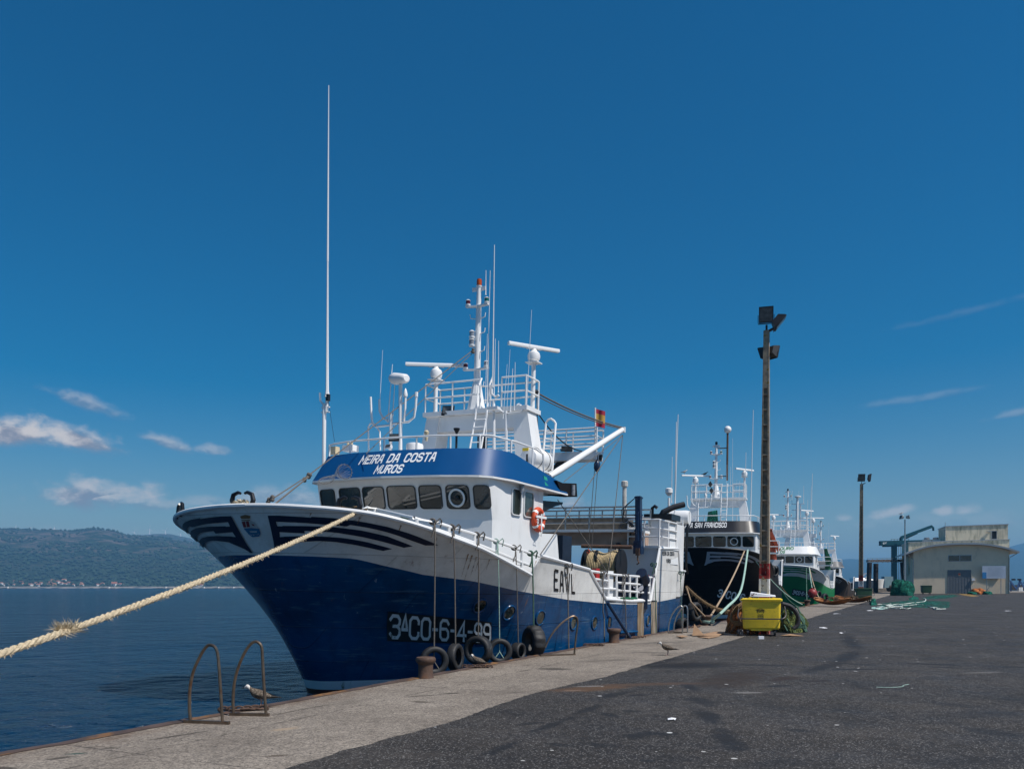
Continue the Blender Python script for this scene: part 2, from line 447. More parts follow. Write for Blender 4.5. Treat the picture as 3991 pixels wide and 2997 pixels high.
def interp(tab, x):
    if x <= tab[0][0]: return tab[0][1]
    for (a, b), (c, d) in zip(tab, tab[1:]):
        if x <= c: return b + (d - b) * (x - a) / (c - a)
    return tab[-1][1]

# rim (s, y, z) and waterline (s, y) of each frame of the hull, stem to stern
CTRL = [((0, 13.95, 3.66), (0, 16.45)), ((.7, 13.97, 3.65), (.22, 16.48)), ((1.4, 14.08, 3.62), (.40, 16.6)),
        ((2.1, 14.33, 3.58), (.60, 16.8)), ((2.75, 14.7, 3.51), (.85, 17.12)), ((3.2, 15.15, 3.40), (1.15, 17.5)),
        ((3.52, 15.75, 3.26), (1.5, 18.0)), ((3.77, 16.6, 3.07), (1.92, 18.6)), ((3.94, 17.5, 2.88), (2.36, 19.3)),
        ((4.02, 18.6, 2.62), (2.85, 20.2)), ((4.05, 20.0, 2.30), (3.3, 21.2)),
        ((4.05, 20.62, 2.82), (3.48, 21.7)), ((4.06, 22.0, 2.70), (3.75, 22.6)), ((4.07, 24.1, 2.52), (3.9, 24.4)),
        ((4.07, 24.65, 2.16), (3.94, 24.75)), ((4.07, 25.6, 1.60), (3.98, 25.6)), ((4.07, 28.0, 1.50), (4.0, 28.0)),
        ((4.07, 30.35, 1.48), (4.0, 30.2)), ((4.05, 31.4, 3.46), (4.0, 30.6)), ((4.02, 34.1, 3.56), (3.95, 34.0)),
        ((3.98, 34.55, 2.66), (3.9, 34.5)), ((3.85, 35.9, 2.66), (3.75, 35.7)), ((3.55, 36.55, 2.66), (3.45, 36.3)), ((2.9, 36.8, 2.66), (2.8, 36.5))]
BAND = [(13.9, 2.60), (14.4, 2.58), (14.8, 2.56), (15.34, 2.42), (16.3, 2.24), (17.75, 2.12), (19.6, 1.89), (22.7, 1.62), (25.8, 1.46), (28, 1.39), (30.6, 1.36), (33.9, 1.50), (36.9, 1.68)]

def hull_columns():
    flat = [(*a, *b) for a, b in CTRL]; out = []
    for i in range(10):
        p0, p1, p2, p3 = [flat[max(0, min(10, i + k))] for k in (-1, 0, 1, 2)]
        if i == 0: p0 = (-p2[0], p2[1], p2[2], -p2[3], p2[4])
        for k in range(4):
            t = k / 4
            out.append(tuple(.5 * (2 * b + (c - a) * t + (2 * a - 5 * b + 4 * c - d) * t * t + (3 * b - a - 3 * c + d) * t ** 3) for a, b, c, d in zip(p0, p1, p2, p3)))
    for i in range(10, len(flat) - 1):
        n = 3 if i in (12, 15, 16, 18) else 1
        for k in range(n): out.append(tuple(a + (b - a) * k / n for a, b in zip(flat[i], flat[i + 1])))
    out.append(flat[-1])
    return out
HC = hull_columns()

def hull_point(c, z, port=False):
    rs, ry, rz, ws, wy = c
    v = (z - WATER) / (rz - WATER)
    if v < 0:
        s, y = ws * (1 + .3 * (z - WATER)), wy - .35 * (z - WATER)
    else:
        s = ws + (rs - ws) * v ** 1.95
        y = wy + (ry - wy) * v ** 1.02
    if port: s = -s * (1 + .09 * max(0, min(1, (19.5 - ry) / 3)) * max(0, v))
    return Vector((s, y, z))

def hull_levels(c):
    zb = min(interp(BAND, c[1] + .15), c[2] - .03)
    lo = [-1.75, -1.1, -.62, -.40] + [-.40 + (zb + .40) * k / 8 for k in range(1, 9)]
    hi = [zb + (c[2] - zb) * k / 6 for k in range(7)]
    return lo, hi

def hull_meshes():
    hull, bul = MB(), MB()
    for port in (False, True):
        cols = [hull_levels(c) for c in HC]
        lo = [[hull_point(c, l[0][k], port) for c, l in zip(HC, cols)] for k in range(12)]
        hi = [[hull_point(c, l[1][k], port) for c, l in zip(HC, cols)] for k in range(7)]
        if port: lo = [r[::-1] for r in lo]; hi = [r[::-1] for r in hi]
        for k in range(11):
            hull.mi = 0 if k < 2 else (1 if k < 3 else 2)
            hull.grid([lo[k], lo[k + 1]])
        bul.grid(hi)
    # transom
    c = HC[-1]; l = hull_levels(c)
    for k in range(11):
        hull.mi = 0 if k < 2 else (1 if k < 3 else 2)
        hull.poly([hull_point(c, l[0][k]), hull_point(c, l[0][k], True), hull_point(c, l[0][k + 1], True), hull_point(c, l[0][k + 1])])
    bul.poly([hull_point(c, l[1][0]), hull_point(c, l[1][0], True), hull_point(c, l[1][6], True), hull_point(c, l[1][6])])
    return hull, bul
_h, _b = hull_meshes()
HBVH = BVHTree.FromPolygons([Vector(v) for v in _h.v + _b.v], _h.f + [tuple(i + len(_h.v) for i in f) for f in _b.f])

def onhull(y, z, off=.012):
    h = HBVH.ray_cast(Vector((12, y, z)), Vector((-1, 0, 0)))
    if h[0] is None: return Vector((4, y, z))
    n = h[1] if h[1].x > 0 else -h[1]
    return h[0] + n * off

# ------------------------------------------------------------------ wheelhouse surface
FRONT = [(-2.95, 20.6), (-2.93, 20.2), (-2.86, 20.02), (-1.7, 19.72), (-.8, 19.6), (0, 19.57), (.8, 19.6), (1.7, 19.72), (2.86, 20.02), (2.93, 20.2), (2.95, 20.6)]
def front_y(s, z):
    return interp(FRONT, s) - .30 * max(0, (z - 3.75)) / 1.2
def front_pt(s, z, off=0.):
    return Vector((s, front_y(s, z) - off, z))
VB = [(-3.15, 20.4), (-3.05, 19.75), (-2.8, 19.42), (-1.7, 19.08), (0, 18.92), (1.7, 19.08), (2.7, 19.38), (2.98, 19.66), (3.12, 20.3)]
VT = [(-3.0, 20.8), (-2.9, 20.25), (-2.65, 19.95), (-1.6, 19.62), (0, 19.48), (1.6, 19.62), (2.55, 19.92), (2.85, 20.22), (2.98, 20.8)]
def visor_pt(s, v, off=0.):
    b = Vector((s, interp(VB, s), 4.88)); t = Vector((s * .965, interp(VT, s * .965), 5.66))
    return b.lerp(t, v) + Vector((0, -.83, .5)) * off

def rrect(w0, w1, h0, h1, r, n=5):
    out = []
    for cx, cy, a0 in ((w1 - r, h1 - r, 0), (w0 + r, h1 - r, 90), (w0 + r, h0 + r, 180), (w1 - r, h0 + r, 270)):
        for k in range(n): out.append((cx + r * math.cos(R(a0 + 90 * k / (n - 1))), cy + r * math.sin(R(a0 + 90 * k / (n - 1)))))
    return out

def window(root, fn, w0, w1, h0, h1, bead=None, r=.09, name='window'):
    """a pane of dark glass in a rubber gasket; fn(a, b, off) lays it on its wall"""
    fr = MB()
    o, i = rrect(w0 - .025, w1 + .025, h0 - .025, h1 + .025, r + .02), rrect(w0, w1, h0, h1, r)
    L1 = [fn(a, b, .004) for a, b in o]; L2 = [fn(a, b, .035) for a, b in o]; L3 = [fn(a, b, .035) for a, b in i]; L4 = [fn(a, b, .012) for a, b in i]
    n = len(o)
    for A, B in ((L1, L2), (L2, L3), (L3, L4)):
        k0 = len(fr.v); fr.v += [tuple(p) for p in A + B]
        for k in range(n): fr.face((k0 + k, k0 + (k + 1) % n, k0 + n + (k + 1) % n, k0 + n + k))
    f = fr.build(name, bead or gasket, root)
    p = MB(); c = fn((w0 + w1) / 2, (h0 + h1) / 2, .014); ci = p.vert(c)
    ids = [p.vert(fn(a, b, .014)) for a, b in i]
    for k in range(n): p.face((ci, ids[k], ids[(k + 1) % n]))
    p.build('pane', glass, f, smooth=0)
    return f

def radar(root, base, h, length, ang, pole_r=.07, ped=.19, tilt=0.):
    m = MB(); b = Vector(base); m.cyl(b, b + Vector((0, 0, h)), pole_r); m.box(b + Vector((0, 0, h)), (.42, .42, .03))
    p = m.build('radar_mast', whitec, root)
    q = MB(); t = b + Vector((0, 0, h + .02))
    q.lathe([(.1, 0), (ped, .08), (ped * 1.1, .2), (ped * .95, .3), (.1, .36), (.08, .42)], t, n=18)
    q.build('radar_housing', whitec, p)
    a = MB(); d = Vector((math.cos(ang), math.sin(ang), tilt)).normalized(); c = t + Vector((0, 0, .48))
    x = Vector((-math.sin(ang), math.cos(ang), 0)); up = Vector((0, 0, 1))
    prof = [(.07, -.04), (.07, .03), (.04, .065), (-.04, .065), (-.07, .03), (-.07, -.04)]
    a.prism([c - d * length / 2 + x * u + up * w for u, w in prof], [c + d * length / 2 + x * u + up * w for u, w in prof])
    a.box(t + Vector((0, 0, .43)), (.5, .12, .03), ang)
    a.build('radar_scanner', whitec, p)
    return p

def whip(root, a, b, r=.016, tip=True, name='whip_antenna'):
    m = MB(); a, b = Vector(a), Vector(b)
    m.tube([a, a.lerp(b, .05), a.lerp(b, .35), b], [r * 1.7, r, r * .8, r * .5], 6)
    return m.build(name, whitec, root)

def navlamp(root, p, lens, r=.085, h=.2):
    m = MB(); m.lathe([(r * .9, 0), (r, .02), (r, h * .25), (r * .8, h * .25)], p, n=12); o = m.build('navigation_lamp', whitec, root)
    MB().lathe([(r * .95, h * .8), (r, h * .85), (r * .5, h)], p, n=12).build('cap', whitec, o)
    q = MB(); q.cyl(Vector(p) + Vector((0, 0, h * .22)), Vector(p) + Vector((0, 0, h * .82)), r * .85, n=12); q.build('lens', lens, o)
    return o

def railing(root, runs, posts, r=.026, name='railing', m=None, pr=None):
    mb = MB()
    for run in runs: mb.tube(run, r, 7)
    for a, b in posts: mb.tube([a, b], pr or r, 7)
    return mb.build(name, m or white, root)

STRIPE_PX = None
def trawler(name, label, loc, rot, k, S, group):
    root = thing(name, label, 'fishing boat', loc, rot, group, anchor=ANCHOR, scale=k)
    FR = Frame(loc, rot, k)
    h, b = hull_meshes()
    h.build('hull', [antifoul, boot, S['hull']], root, smooth=28)
    b.build('bulwark', S['top'], root, smooth=28)
    # rim capping along the bow and the bulwark rail
    for side in (1, -1):
        pts = [hull_point(c, c[2], side < 0) for c in HC[:41]]
        MB().tube(pts, .05, 7).build('rim', S.get('rim', white), root)
        pts = [hull_point(c, c[2], side < 0) for c in HC[41:]]
        MB().tube(pts, .05, 7).build('bulwark_rail', white, root)
    # decks
    m = MB(); P0 = [hull_point(c, 2.55) for c in HC[:41]]; P1 = [Vector((-p.x, p.y, p.z)) for p in P0]
    m.grid([[Vector((p.x * .98, p.y + .05, 2.55)) for p in P0], [Vector((p.x * .98, p.y + .05, 2.55)) for p in P1]])
    m.poly([(-2.9, 19.8, 1.15), (2.9, 19.8, 1.15), (3.3, 21.8, 1.15), (3.75, 24.5, 1.15), (3.95, 28, 1.15), (3.95, 30, 1.15), (3.4, 36.7, 1.15), (-3.4, 36.7, 1.15), (-3.95, 30, 1.15), (-3.95, 28, 1.15), (-3.75, 24.5, 1.15), (-3.3, 21.8, 1.15)])
    m.build('deck', deckgrey, root)
    # bow stripes
    if S.get('stripe'):
        for side in (1, -1):
            for rows in STRIPES:
                MB().grid([[Vector((p.x * side * (1.09 if side < 0 else 1), p.y - (.02 if side < 0 else 0), p.z)) for p in r] for r in (rows if side > 0 else rows[::-1])]).build('bow_stripe', S['stripe'], root)
    # lower deckhouse and wheelhouse
    hw = S['house']
    m = MB(); rings = []
    for z in (1.1, 2.4, 3.75, 4.35, 4.93):
        rings.append([front_pt(s, z) for s, _ in FRONT] + [Vector((2.95, 22, z)), Vector((2.95, 23.05, z)), Vector((-2.95, 23.05, z)), Vector((-2.95, 22, z))])
    for a_, b_ in zip(rings, rings[1:]): m.prism(a_, b_, caps=False)
    m.poly(rings[-1])
    m.build('wheelhouse', hw, root, smooth=40)
    m = MB(); m.prism([(2.953, 22.9, 1.1), (2.953, 24.75, 1.1), (-2.95, 24.75, 1.1), (-2.95, 22.9, 1.1)], [(2.953, 22.9, 3.55), (2.953, 24.15, 3.6), (-2.95, 24.15, 3.6), (-2.95, 22.9, 3.55)])
    m.build('deckhouse', hw, root)
    for s0, s1, z0, z1 in S['windows']:
        window(root, lambda a, b_, o: front_pt(a, b_, o), s0, s1, z0, z1)
    for y0, y1 in ((20.95, 21.5), (21.72, 22.32)):
        window(root, lambda a, b_, o: Vector((2.95 + o * 1.3, a, b_)), y0, y1, 3.98, 4.68, bead=white)
    # clear-view screen
    cs = S['clear']; c = front_pt(cs, 4.31, .085); ax = Vector((0, -1, -.25))
    mm = MB().torus(c, .225, .03, ax, 28, 8, .7); o = mm.build('clear_view_screen', whitec, root)
    MB().lathe([(.06, 0), (.07, .03), (.03, .06)], c + Vector((0, .01, 0)), ax, 14).build('hub', blackp, o)
    # visor, soffit, roof
    m = MB(); ss = [-3.0 + 6.0 * k / 24 for k in range(25)]
    bot = [visor_pt(s, 0) for s in ss]; top = [visor_pt(s, 1) for s in ss]
    bot = [Vector((-3.15, 24.35, 4.86)), Vector((-3.16, 20.6, 4.88))] + bot + [Vector((3.16, 20.6, 4.88)), Vector((3.2, 24.35, 4.86))]
    top = [Vector((-3.02, 24.2, 5.18)), Vector((-3.0, 20.9, 5.64))] + top + [Vector((3.02, 20.9, 5.64)), Vector((3.04, 24.2, 5.18))]
    mid = [a_.lerp(b_, .5) + Vector((0, 0, .0)) for a_, b_ in zip(bot, top)]
    m.grid([bot, mid, top])
    inner = [Vector((p.x * .985, p.y + .05, p.z)) for p in top]; low = [Vector((p.x, p.y, min(p.z, 5.2) - .06)) for p in inner]
    m.grid([top, inner]); m.grid([inner, low]); m.poly([bot[-1], top[-1], low[-1]]); m.poly([bot[0], low[0], top[0]])
    m.build('visor', S['visor'], root, smooth=30)
    m = MB(); m.poly([p - Vector((0, 0, .004)) for p in bot][::-1]); m.poly(low)
    lip = [p - Vector((0, 0, .05)) for p in bot]; m.grid([lip, [p - Vector((0, 0, .002)) for p in bot]]); m.poly(lip[::-1])
    m.build('roof', hw, root, smooth=0)
    if S.get('name'):
        for txt, s0, s1, v0, v1, th in S['name']:
            t = MB()
            lettering(t, txt, lambda u, v: visor_pt(s0 + (s1 - s0) * u, v0 + (v1 - v0) * v, .008), 1.05, th, .27, .09)
            t.build('name_lettering', S['namecol'], root, smooth=0)
    # roof rail in front of the wheel roof
    ss2 = [-2.85 + 5.7 * k / 16 for k in range(17)]
    up = [visor_pt(s, 1) + Vector((0, .06, .36)) for s in ss2]
    run = up + [Vector((2.95, 21.2, 6.0)), Vector((2.97, 22.4, 5.98)), Vector((2.98, 22.9, 5.9)), Vector((2.98, 23.0, 5.3))]
    pst = [(visor_pt(s, 1) + Vector((0, .06, -.05)), visor_pt(s, 1) + Vector((0, .06, .36))) for s in (-2.8, -1.7, -.4, .7, 1.75, 2.55)] + [(Vector((2.93, 20.9, 5.5)), Vector((2.93, 20.9, 6.02))), (Vector((2.97, 22.2, 5.4)), Vector((2.97, 22.2, 5.98)))]
    railing(root, [run], pst, .028, 'roof_railing')
    # portal mast house
    for sd in (1, -1):
        m = MB()
        lo = [(sd * 2.32, 24.0, 5.1), (sd * 1.62, 23.95, 5.1), (sd * 1.62, 24.75, 5.1), (sd * 2.32, 24.75, 5.1)]
        hi = [(sd * 1.86, 24.06, 7.5), (sd * 1.36, 24.03, 7.5), (sd * 1.36, 24.72, 7.5), (sd * 1.86, 24.72, 7.5)]
        m.prism(lo if sd > 0 else lo[::-1], hi if sd > 0 else hi[::-1]); m.build('portal_leg', white, root, smooth=0)
    MB().box((0, 24.38, 7.23), (3.3, .6, .5)).build('portal_beam', white, root)
    MB().box((0, 24.42, 7.56), (3.86, 1.02, .14)).build('platform', whitec, root)
    # platform railings: two bays with a gap for the ladder
    Z0 = 7.62; runs = []; posts = []
    for a_, b_ in ((-1.86, .22), (1.0, 1.86)):
        for hz in (.48, .95):
            runs.append([(a_, 23.95, Z0 + hz), (b_, 23.95, Z0 + hz)])
        n = 3 if a_ < 0 else 2
        for q in range(n): s = a_ + (b_ - a_) * q / (n - 1); posts.append(((s, 23.95, Z0), (s, 23.95, Z0 + .95)))
    for hz in (.48, .95):
        runs.append([(-1.86, 23.95, Z0 + hz), (-1.86, 24.88, Z0 + hz), (1.86, 24.88, Z0 + hz), (1.86, 23.95, Z0 + hz)])
    for s in (-1.86, -.9, .1, 1.0, 1.86): posts.append(((s, 24.88, Z0), (s, 24.88, Z0 + .95)))
    railing(root, runs, posts, .03, 'platform_railing')
    # ladder from the roof to the platform
    m = MB()
    for s in (.26, .66):
        m.tube([(s, 23.0, 5.25), (s, 23.6, 7.3), (s, 23.75, 8.3), (s, 23.95, 8.6)], .032, 7)
    for q in range(8): t = q / 8; m.tube([(.26, 23.1 + .5 * t, 5.45 + 2.0 * t), (.66, 23.1 + .5 * t, 5.45 + 2.0 * t)], .018, 6)
    m.build('roof_ladder', white, root)
    # signal mast
    ms, my = -.22, 24.5; zt = S.get('mast_top', 11.75)
    m = MB(); m.lathe([(.34, 0), (.13, 1.05), (.115, 1.06)], (ms, my, 7.6), n=10); m.tube([(ms, my, 8.5), (ms, my, 10.3), (ms, my, zt)], [.115, .095, .075], 12)
    m.box((ms, my, zt - .05), (.5, .05, .12)); m.build('signal_mast', whitec, root)
    for z, w in ((zt - .62, .42), (9.05, .46)):
        m = MB(); m.bar((ms - w, my - .1, z), (ms, my - .06, z - .02), .12, .05); m.bar((ms, my - .06, z - .02), (ms + w, my - .1, z), .12, .05)
        o = m.build('crosstree', whitec, root)
        navlamp(root, (ms - w + .07, my - .1, z + .03), redlens); navlamp(root, (ms + w - .07, my - .1, z + .03), greenlens if z > 9.5 else clearlens)
    for z, sd in ((10.75, 1), (10.75, -1), (10.25, 1), (9.65, 1), (8.5, 1)):
        m = MB(); m.tube([(ms, my, z - .05), (ms + sd * .27, my - .05, z), (ms + sd * .29, my - .05, z + .13)], .016, 6)
        m.build('mast_step', whitec, root)
    navlamp(root, (ms - .14, my - .16, 10.05), clearlens, .1, .26); navlamp(root, (ms - .14, my - .16, 9.78), clearlens, .1, .26)
    m = MB(); m.lathe([(.09, 0), (.1, .05), (.06, .06)], (ms, my, zt), n=12); o = m.build('beacon', whitec, root)
    MB().lathe([(.085, .06), (.09, .2), (.075, .27), (.02, .28)], (ms, my, zt), n=14).build('lens', S.get('beacon', amber), o)
    # radars
    radar(root, (1.72, 24.75, 7.6), 1.55, 1.85, math.atan2(1.41, 1.03))
    radar(root, (-1.62, 24.2, 7.6), 1.15, 2.05, math.atan2(ST, CT) + .02)
    # aerial tree standing on the roof
    m = MB(); ts, ty = S.get('tree', (-.95, 20.7))
    m.tube([(ts, ty, 5.2), (ts, ty, 6.95)], .05, 8)
    for pts in ([(0, 6.62), (-.55, 6.6), (-.68, 6.75), (-.72, 7.0), (-.76, 7.5)], [(-.1, 6.75), (-.3, 6.85), (-.42, 7.05), (-.44, 7.4)], [(0, 6.65), (.62, 6.68), (.8, 6.8), (.85, 7.1), (.86, 7.4)], [(.45, 6.7), (.48, 7.0), (.48, 7.45)]):
        m.tube([(ts + a_, ty, b_) for a_, b_ in pts], .035, 7)
    m.lathe([(.06, 0), (.07, .06), (.03, .2), (.01, .24)], (ts + .48, ty, 7.42), n=10); m.lathe([(.05, 0), (.05, .14)], (ts + .86, ty, 7.38), n=8)
    m.build('aerial_tree', whitec, root)
    whip(root, (ts - .42, ty, 7.3), (ts - .36, ty, 8.85), .009); whip(root, (ts - .12, ty, 6.7), (ts - .0, ty, 8.4), .018); whip(root, (ts + .05, ty, 6.9), (ts + .1, ty, 7.9), .02)
    for a_, b_, r_ in (((1.15, 22.7, 5.2), (1.05, 22.9, 11.6), .016), ((.6, 23.6, 7.7), (.62, 23.6, 9.9), .012), ((.86, 23.7, 8.0), (.86, 23.7, 9.75), .014), ((1.2, 23.7, 7.2), (1.3, 23.7, 8.9), .01), ((1.45, 23.7, 7.4), (1.5, 23.7, 8.75), .016)):
        whip(root, a_, b_, r_)
    return root, FR
# ------------------------------------------------------------------ the boat at the quay
MAIN_AT = ((-4.4, 25, WATER), (0, HEEL, 0), 1)
FR = Frame(*MAIN_AT)
Z1 = lambda x, y: (600 + x / 1.8456, 1850 + y / 1.8456)
Z2 = lambda x, y: (1100 + x / 2.458, 1650 + y / 2.458)

def resample(pl, n):
    L = [0]
    for a, b in zip(pl, pl[1:]): L.append(L[-1] + math.dist(a, b))
    out = []
    for k in range(n):
        d = L[-1] * k / (n - 1); i = 0
        while i < len(L) - 2 and L[i + 1] < d: i += 1
        t = (d - L[i]) / max(1e-6, L[i + 1] - L[i]); out.append(tuple(a + (b - a) * t for a, b in zip(pl[i], pl[i + 1])))
    return out

def strip_on_hull(top, bot, n=16, m=3, off=.012):
    """rows of hull points between two outlines read off the photograph"""
    A, B = resample(top, n), resample(bot, n); rows = []
    for k in range(m):
        t = k / (m - 1); row = []
        for p, q in zip(A, B):
            h = FR.hit(p[0] + (q[0] - p[0]) * t, p[1] + (q[1] - p[1]) * t, off)
            if h is None: h = row[-1].copy() if row else None
            row.append(h)
        for i in range(len(row) - 2, -1, -1):
            if row[i] is None: row[i] = row[i + 1].copy()
        rows.append(row)
    return rows

STRIPES = []
a = [Z1(*p) for p in ((905, 292), (1100, 303), (1300, 323), (1500, 348))] + [Z2(*p) for p in ((250, 888), (500, 905), (750, 935), (1000, 985), (1200, 1045), (1350, 1100), (1495, 1163))]
b = [Z1(*p) for p in ((875, 335), (1100, 345), (1400, 370))] + [Z2(*p) for p in ((150, 932), (300, 935), (600, 960), (850, 1000), (1050, 1050), (1200, 1105), (1370, 1165))]
STRIPES.append(strip_on_hull(a, b, 26))
a = [Z1(890, 368), Z1(1100, 375)] + [Z2(*p) for p in ((0, 978), (250, 980), (500, 990), (750, 1020), (1000, 1075), (1250, 1172))]
b = [Z1(905, 410), Z1(1100, 420)] + [Z2(*p) for p in ((0, 1030), (250, 1025), (500, 1040), (750, 1080), (950, 1125), (1165, 1187))]
STRIPES.append(strip_on_hull(a, b, 22))
a = [Z1(905, 446), Z1(1000, 440)] + [Z2(*p) for p in ((0, 1082), (200, 1075), (400, 1080), (600, 1095), (800, 1130), (1055, 1198))]
b = [Z1(885, 562), Z1(915, 530), Z1(1000, 490)] + [Z2(*p) for p in ((100, 1140), (200, 1130), (350, 1122), (500, 1130), (700, 1160), (965, 1217))]
STRIPES.append(strip_on_hull(a, b, 22))
a = [Z1(*p) for p in ((820, 292), (846, 400), (866, 500), (868, 562))]
b = [Z1(*p) for p in ((912, 292), (876, 335), (892, 370), (906, 410), (908, 450), (890, 562))]
STRIPES.append(strip_on_hull(a, b, 12))

WINS = []
for x0, x1 in ((1253, 1311), (1326, 1409), (1416, 1503), (1511, 1625), (1634, 1726), (1740, 1834), (1846, 1918)):
    out = []
    for x in (x0, x1):
        out.append(min((abs(FR.P(x, 1942, y=front_y(q / 100, 4.3)).x - q / 100), q / 100) for q in range(-288, 289))[1])
    WINS.append((out[0] + .035, out[1] - .035, 4.05, 4.63))
sw = lambda px: FR.P(px, 1800, y=19.2).x
SCHEME = dict(hull=blue, top=topside, house=white, visor=visorblue, stripe=navy, windows=WINS, clear=(WINS[5][0] + WINS[5][1]) / 2, rim=white,
              name=[('MEIRA DA COSTA', sw(1388), sw(1686), .50, .86, .19), ('MUROS', sw(1474), sw(1578), .09, .43, .19)], namecol=whitec)
main, FR = trawler('fishing_trawler', 'big blue and white trawler with a blue visor and a row of tyre fenders', *MAIN_AT, SCHEME, 'trawlers moored along the quay')
PS = FR.P

# registration plate and call sign
def px_quad(q, fn_off):
    """(y, z) of the four corners where they lie on the hull"""
    c = [FR.hit(*p, off=0) for p in q]
    return c
TL, TR, BR, BL = px_quad([(1511, 2381), (1915, 2423), (1915, 2511), (1509, 2496)], 0)
def plate_pt(u, v, off):
    t = TL.lerp(TR, u); b_ = BL.lerp(BR, u); p = b_.lerp(t, v)
    return onhull(p.y, p.z, off)
m = MB(); m.grid([[plate_pt(u / 20, v / 4, .012) for u in range(21)] for v in range(5)]); pl = m.build('registration_plate', blackp, main)
m = MB(); lettering(m, '3aCO-6-4-99', lambda u, v: plate_pt(.025 + .96 * u, .08 + .86 * v, .02), .9, .135, .2); m.build('registration_number', boot, pl, smooth=0)
TL2, TR2, BR2, BL2 = px_quad([(2162, 2216), (2237, 2238), (2239, 2315), (2160, 2302)], 0)
m = MB(); lettering(m, 'EAWL', lambda u, v: (lambda p: onhull(p.y, p.z, .012))(BL2.lerp(BR2, u).lerp(TL2.lerp(TR2, u), v)), .9, .13, .35); m.build('call_sign', blackp, main, smooth=0)
for txt, q in (('MEIRA DA COSTA', [(2581, 2146), (2627, 2150), (2627, 2166), (2581, 2164)]), ('MUROS', [(2597, 2176), (2613, 2178), (2613, 2194), (2597, 2192)])):
    c = px_quad(q, 0)
    m = MB(); lettering(m, txt, lambda u, v: (lambda p: onhull(p.y, p.z, .012))(c[3].lerp(c[2], u).lerp(c[0].lerp(c[1], u), v)), .9, .2, .25); m.build('name_lettering', blackp, main, smooth=0)
# coat of arms on the stem
cr_g, cr_b, cr_w = mat('crest_gold', (.22, .12, .05), .5), mat('crest_blue', (.03, .14, .26), .5), mat('crest_white', (.45, .44, .42), .5)
crest_red = mat('crest_red', (.20, .02, .02), .5)
for mt_, t_, b_ in ((cr_g, [(622, 296), (640, 290), (662, 284), (684, 290), (698, 294)], [(632, 314), (692, 312)]), (cr_g, [(630, 322), (696, 320)], [(634, 328), (694, 326)]),
                    (cr_w, [(630, 334), (690, 326), (726, 338)], [(650, 384), (705, 378), (756, 384)]), (crest_red, [(636, 336), (658, 332)], [(648, 376), (668, 374)]), (crest_red, [(664, 332), (684, 330)], [(674, 374), (694, 372)]),
                    (crest_red, [(704, 350), (722, 354)], [(712, 362), (728, 366)]), (cr_b, [(648, 384), (705, 380), (760, 386)], [(682, 424), (770, 420)]), (cr_w, [(690, 402), (746, 402)], [(700, 412), (742, 412)]), (cr_b, [(682, 424), (770, 420)], [(712, 446), (760, 440)]), (cr_w, [(696, 428), (764, 424)], [(704, 434), (762, 430)])):
    MB().grid(strip_on_hull([Z1(*p) for p in t_], [Z1(*p) for p in b_], 5, 3, .014 if mt_ in (cr_w, cr_b) and len(t_) > 2 else .018)).build('crest', mt_, main)
# port holes
for px, py in ((1870, 2360), (1983, 2387), (2105, 2407), (2234, 2426), (2316, 2427), (2373, 2425), (2525, 2417)):
    c = FR.hit(px, py, 0); n = (onhull(c.y, c.z, 1) - onhull(c.y, c.z, 0))
    o = MB().torus(c + n * .01, .205, .03, n, 26, 8).build('porthole', blue, main)
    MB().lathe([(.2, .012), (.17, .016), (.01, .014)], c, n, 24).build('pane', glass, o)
# scupper outlets with rust running down the side
streak = mat('scupper_stain', (.22, .15, .08), .8, var=.5, scale=1.5, dirt_and_tint=[((.55, .52, .46), .45, .65, 9, 9, .4, .9), ((.03, .022, .015), .5, .68, 14, 14, .5, .9)])
for x0, x1, yt, yb in ((2484, 2508, 2347, 2482), (2537, 2560, 2344, 2474)):
    MB().grid(strip_on_hull([(x0, yt), (x1, yt)], [(x0, yb), (x1, yb)], 4, 10, .01)).build('stain', streak, main)
for x0, x1, yt, yb in ((2367, 2398, 2340, 2346), (2484, 2506, 2341, 2347), (2537, 2559, 2339, 2345), (2634, 2648, 2325, 2330), (2666, 2677, 2313, 2318)):
    MB().grid(strip_on_hull([(x0, yt), (x1, yt)], [(x0, yb), (x1, yb)], 4, 2, .014)).build('scupper', blackp, main)
rs = sheer(mat('rust_run', (.30, .16, .06), .7, var=.5, scale=3), 'faint_rust_run', .52)
for k, (x, y, L_, w) in enumerate(((1822, 2157, 88, 5), (1836, 2162, 100, 7), (1853, 2169, 78, 8), (1866, 2172, 52, 4), (1905, 2178, 48, 5), (2088, 2185, 45, 4), (1700, 2095, 40, 5), (1560, 2045, 30, 6), (1400, 2015, 26, 10), (1210, 1998, 18, 6))):
    MB().grid(strip_on_hull([(x, y), (x + w, y)], [(x - L_ * .28, y + L_), (x - L_ * .28 + 1, y + L_)], 3, 8, .011)).build('rust_streak', rs, main)

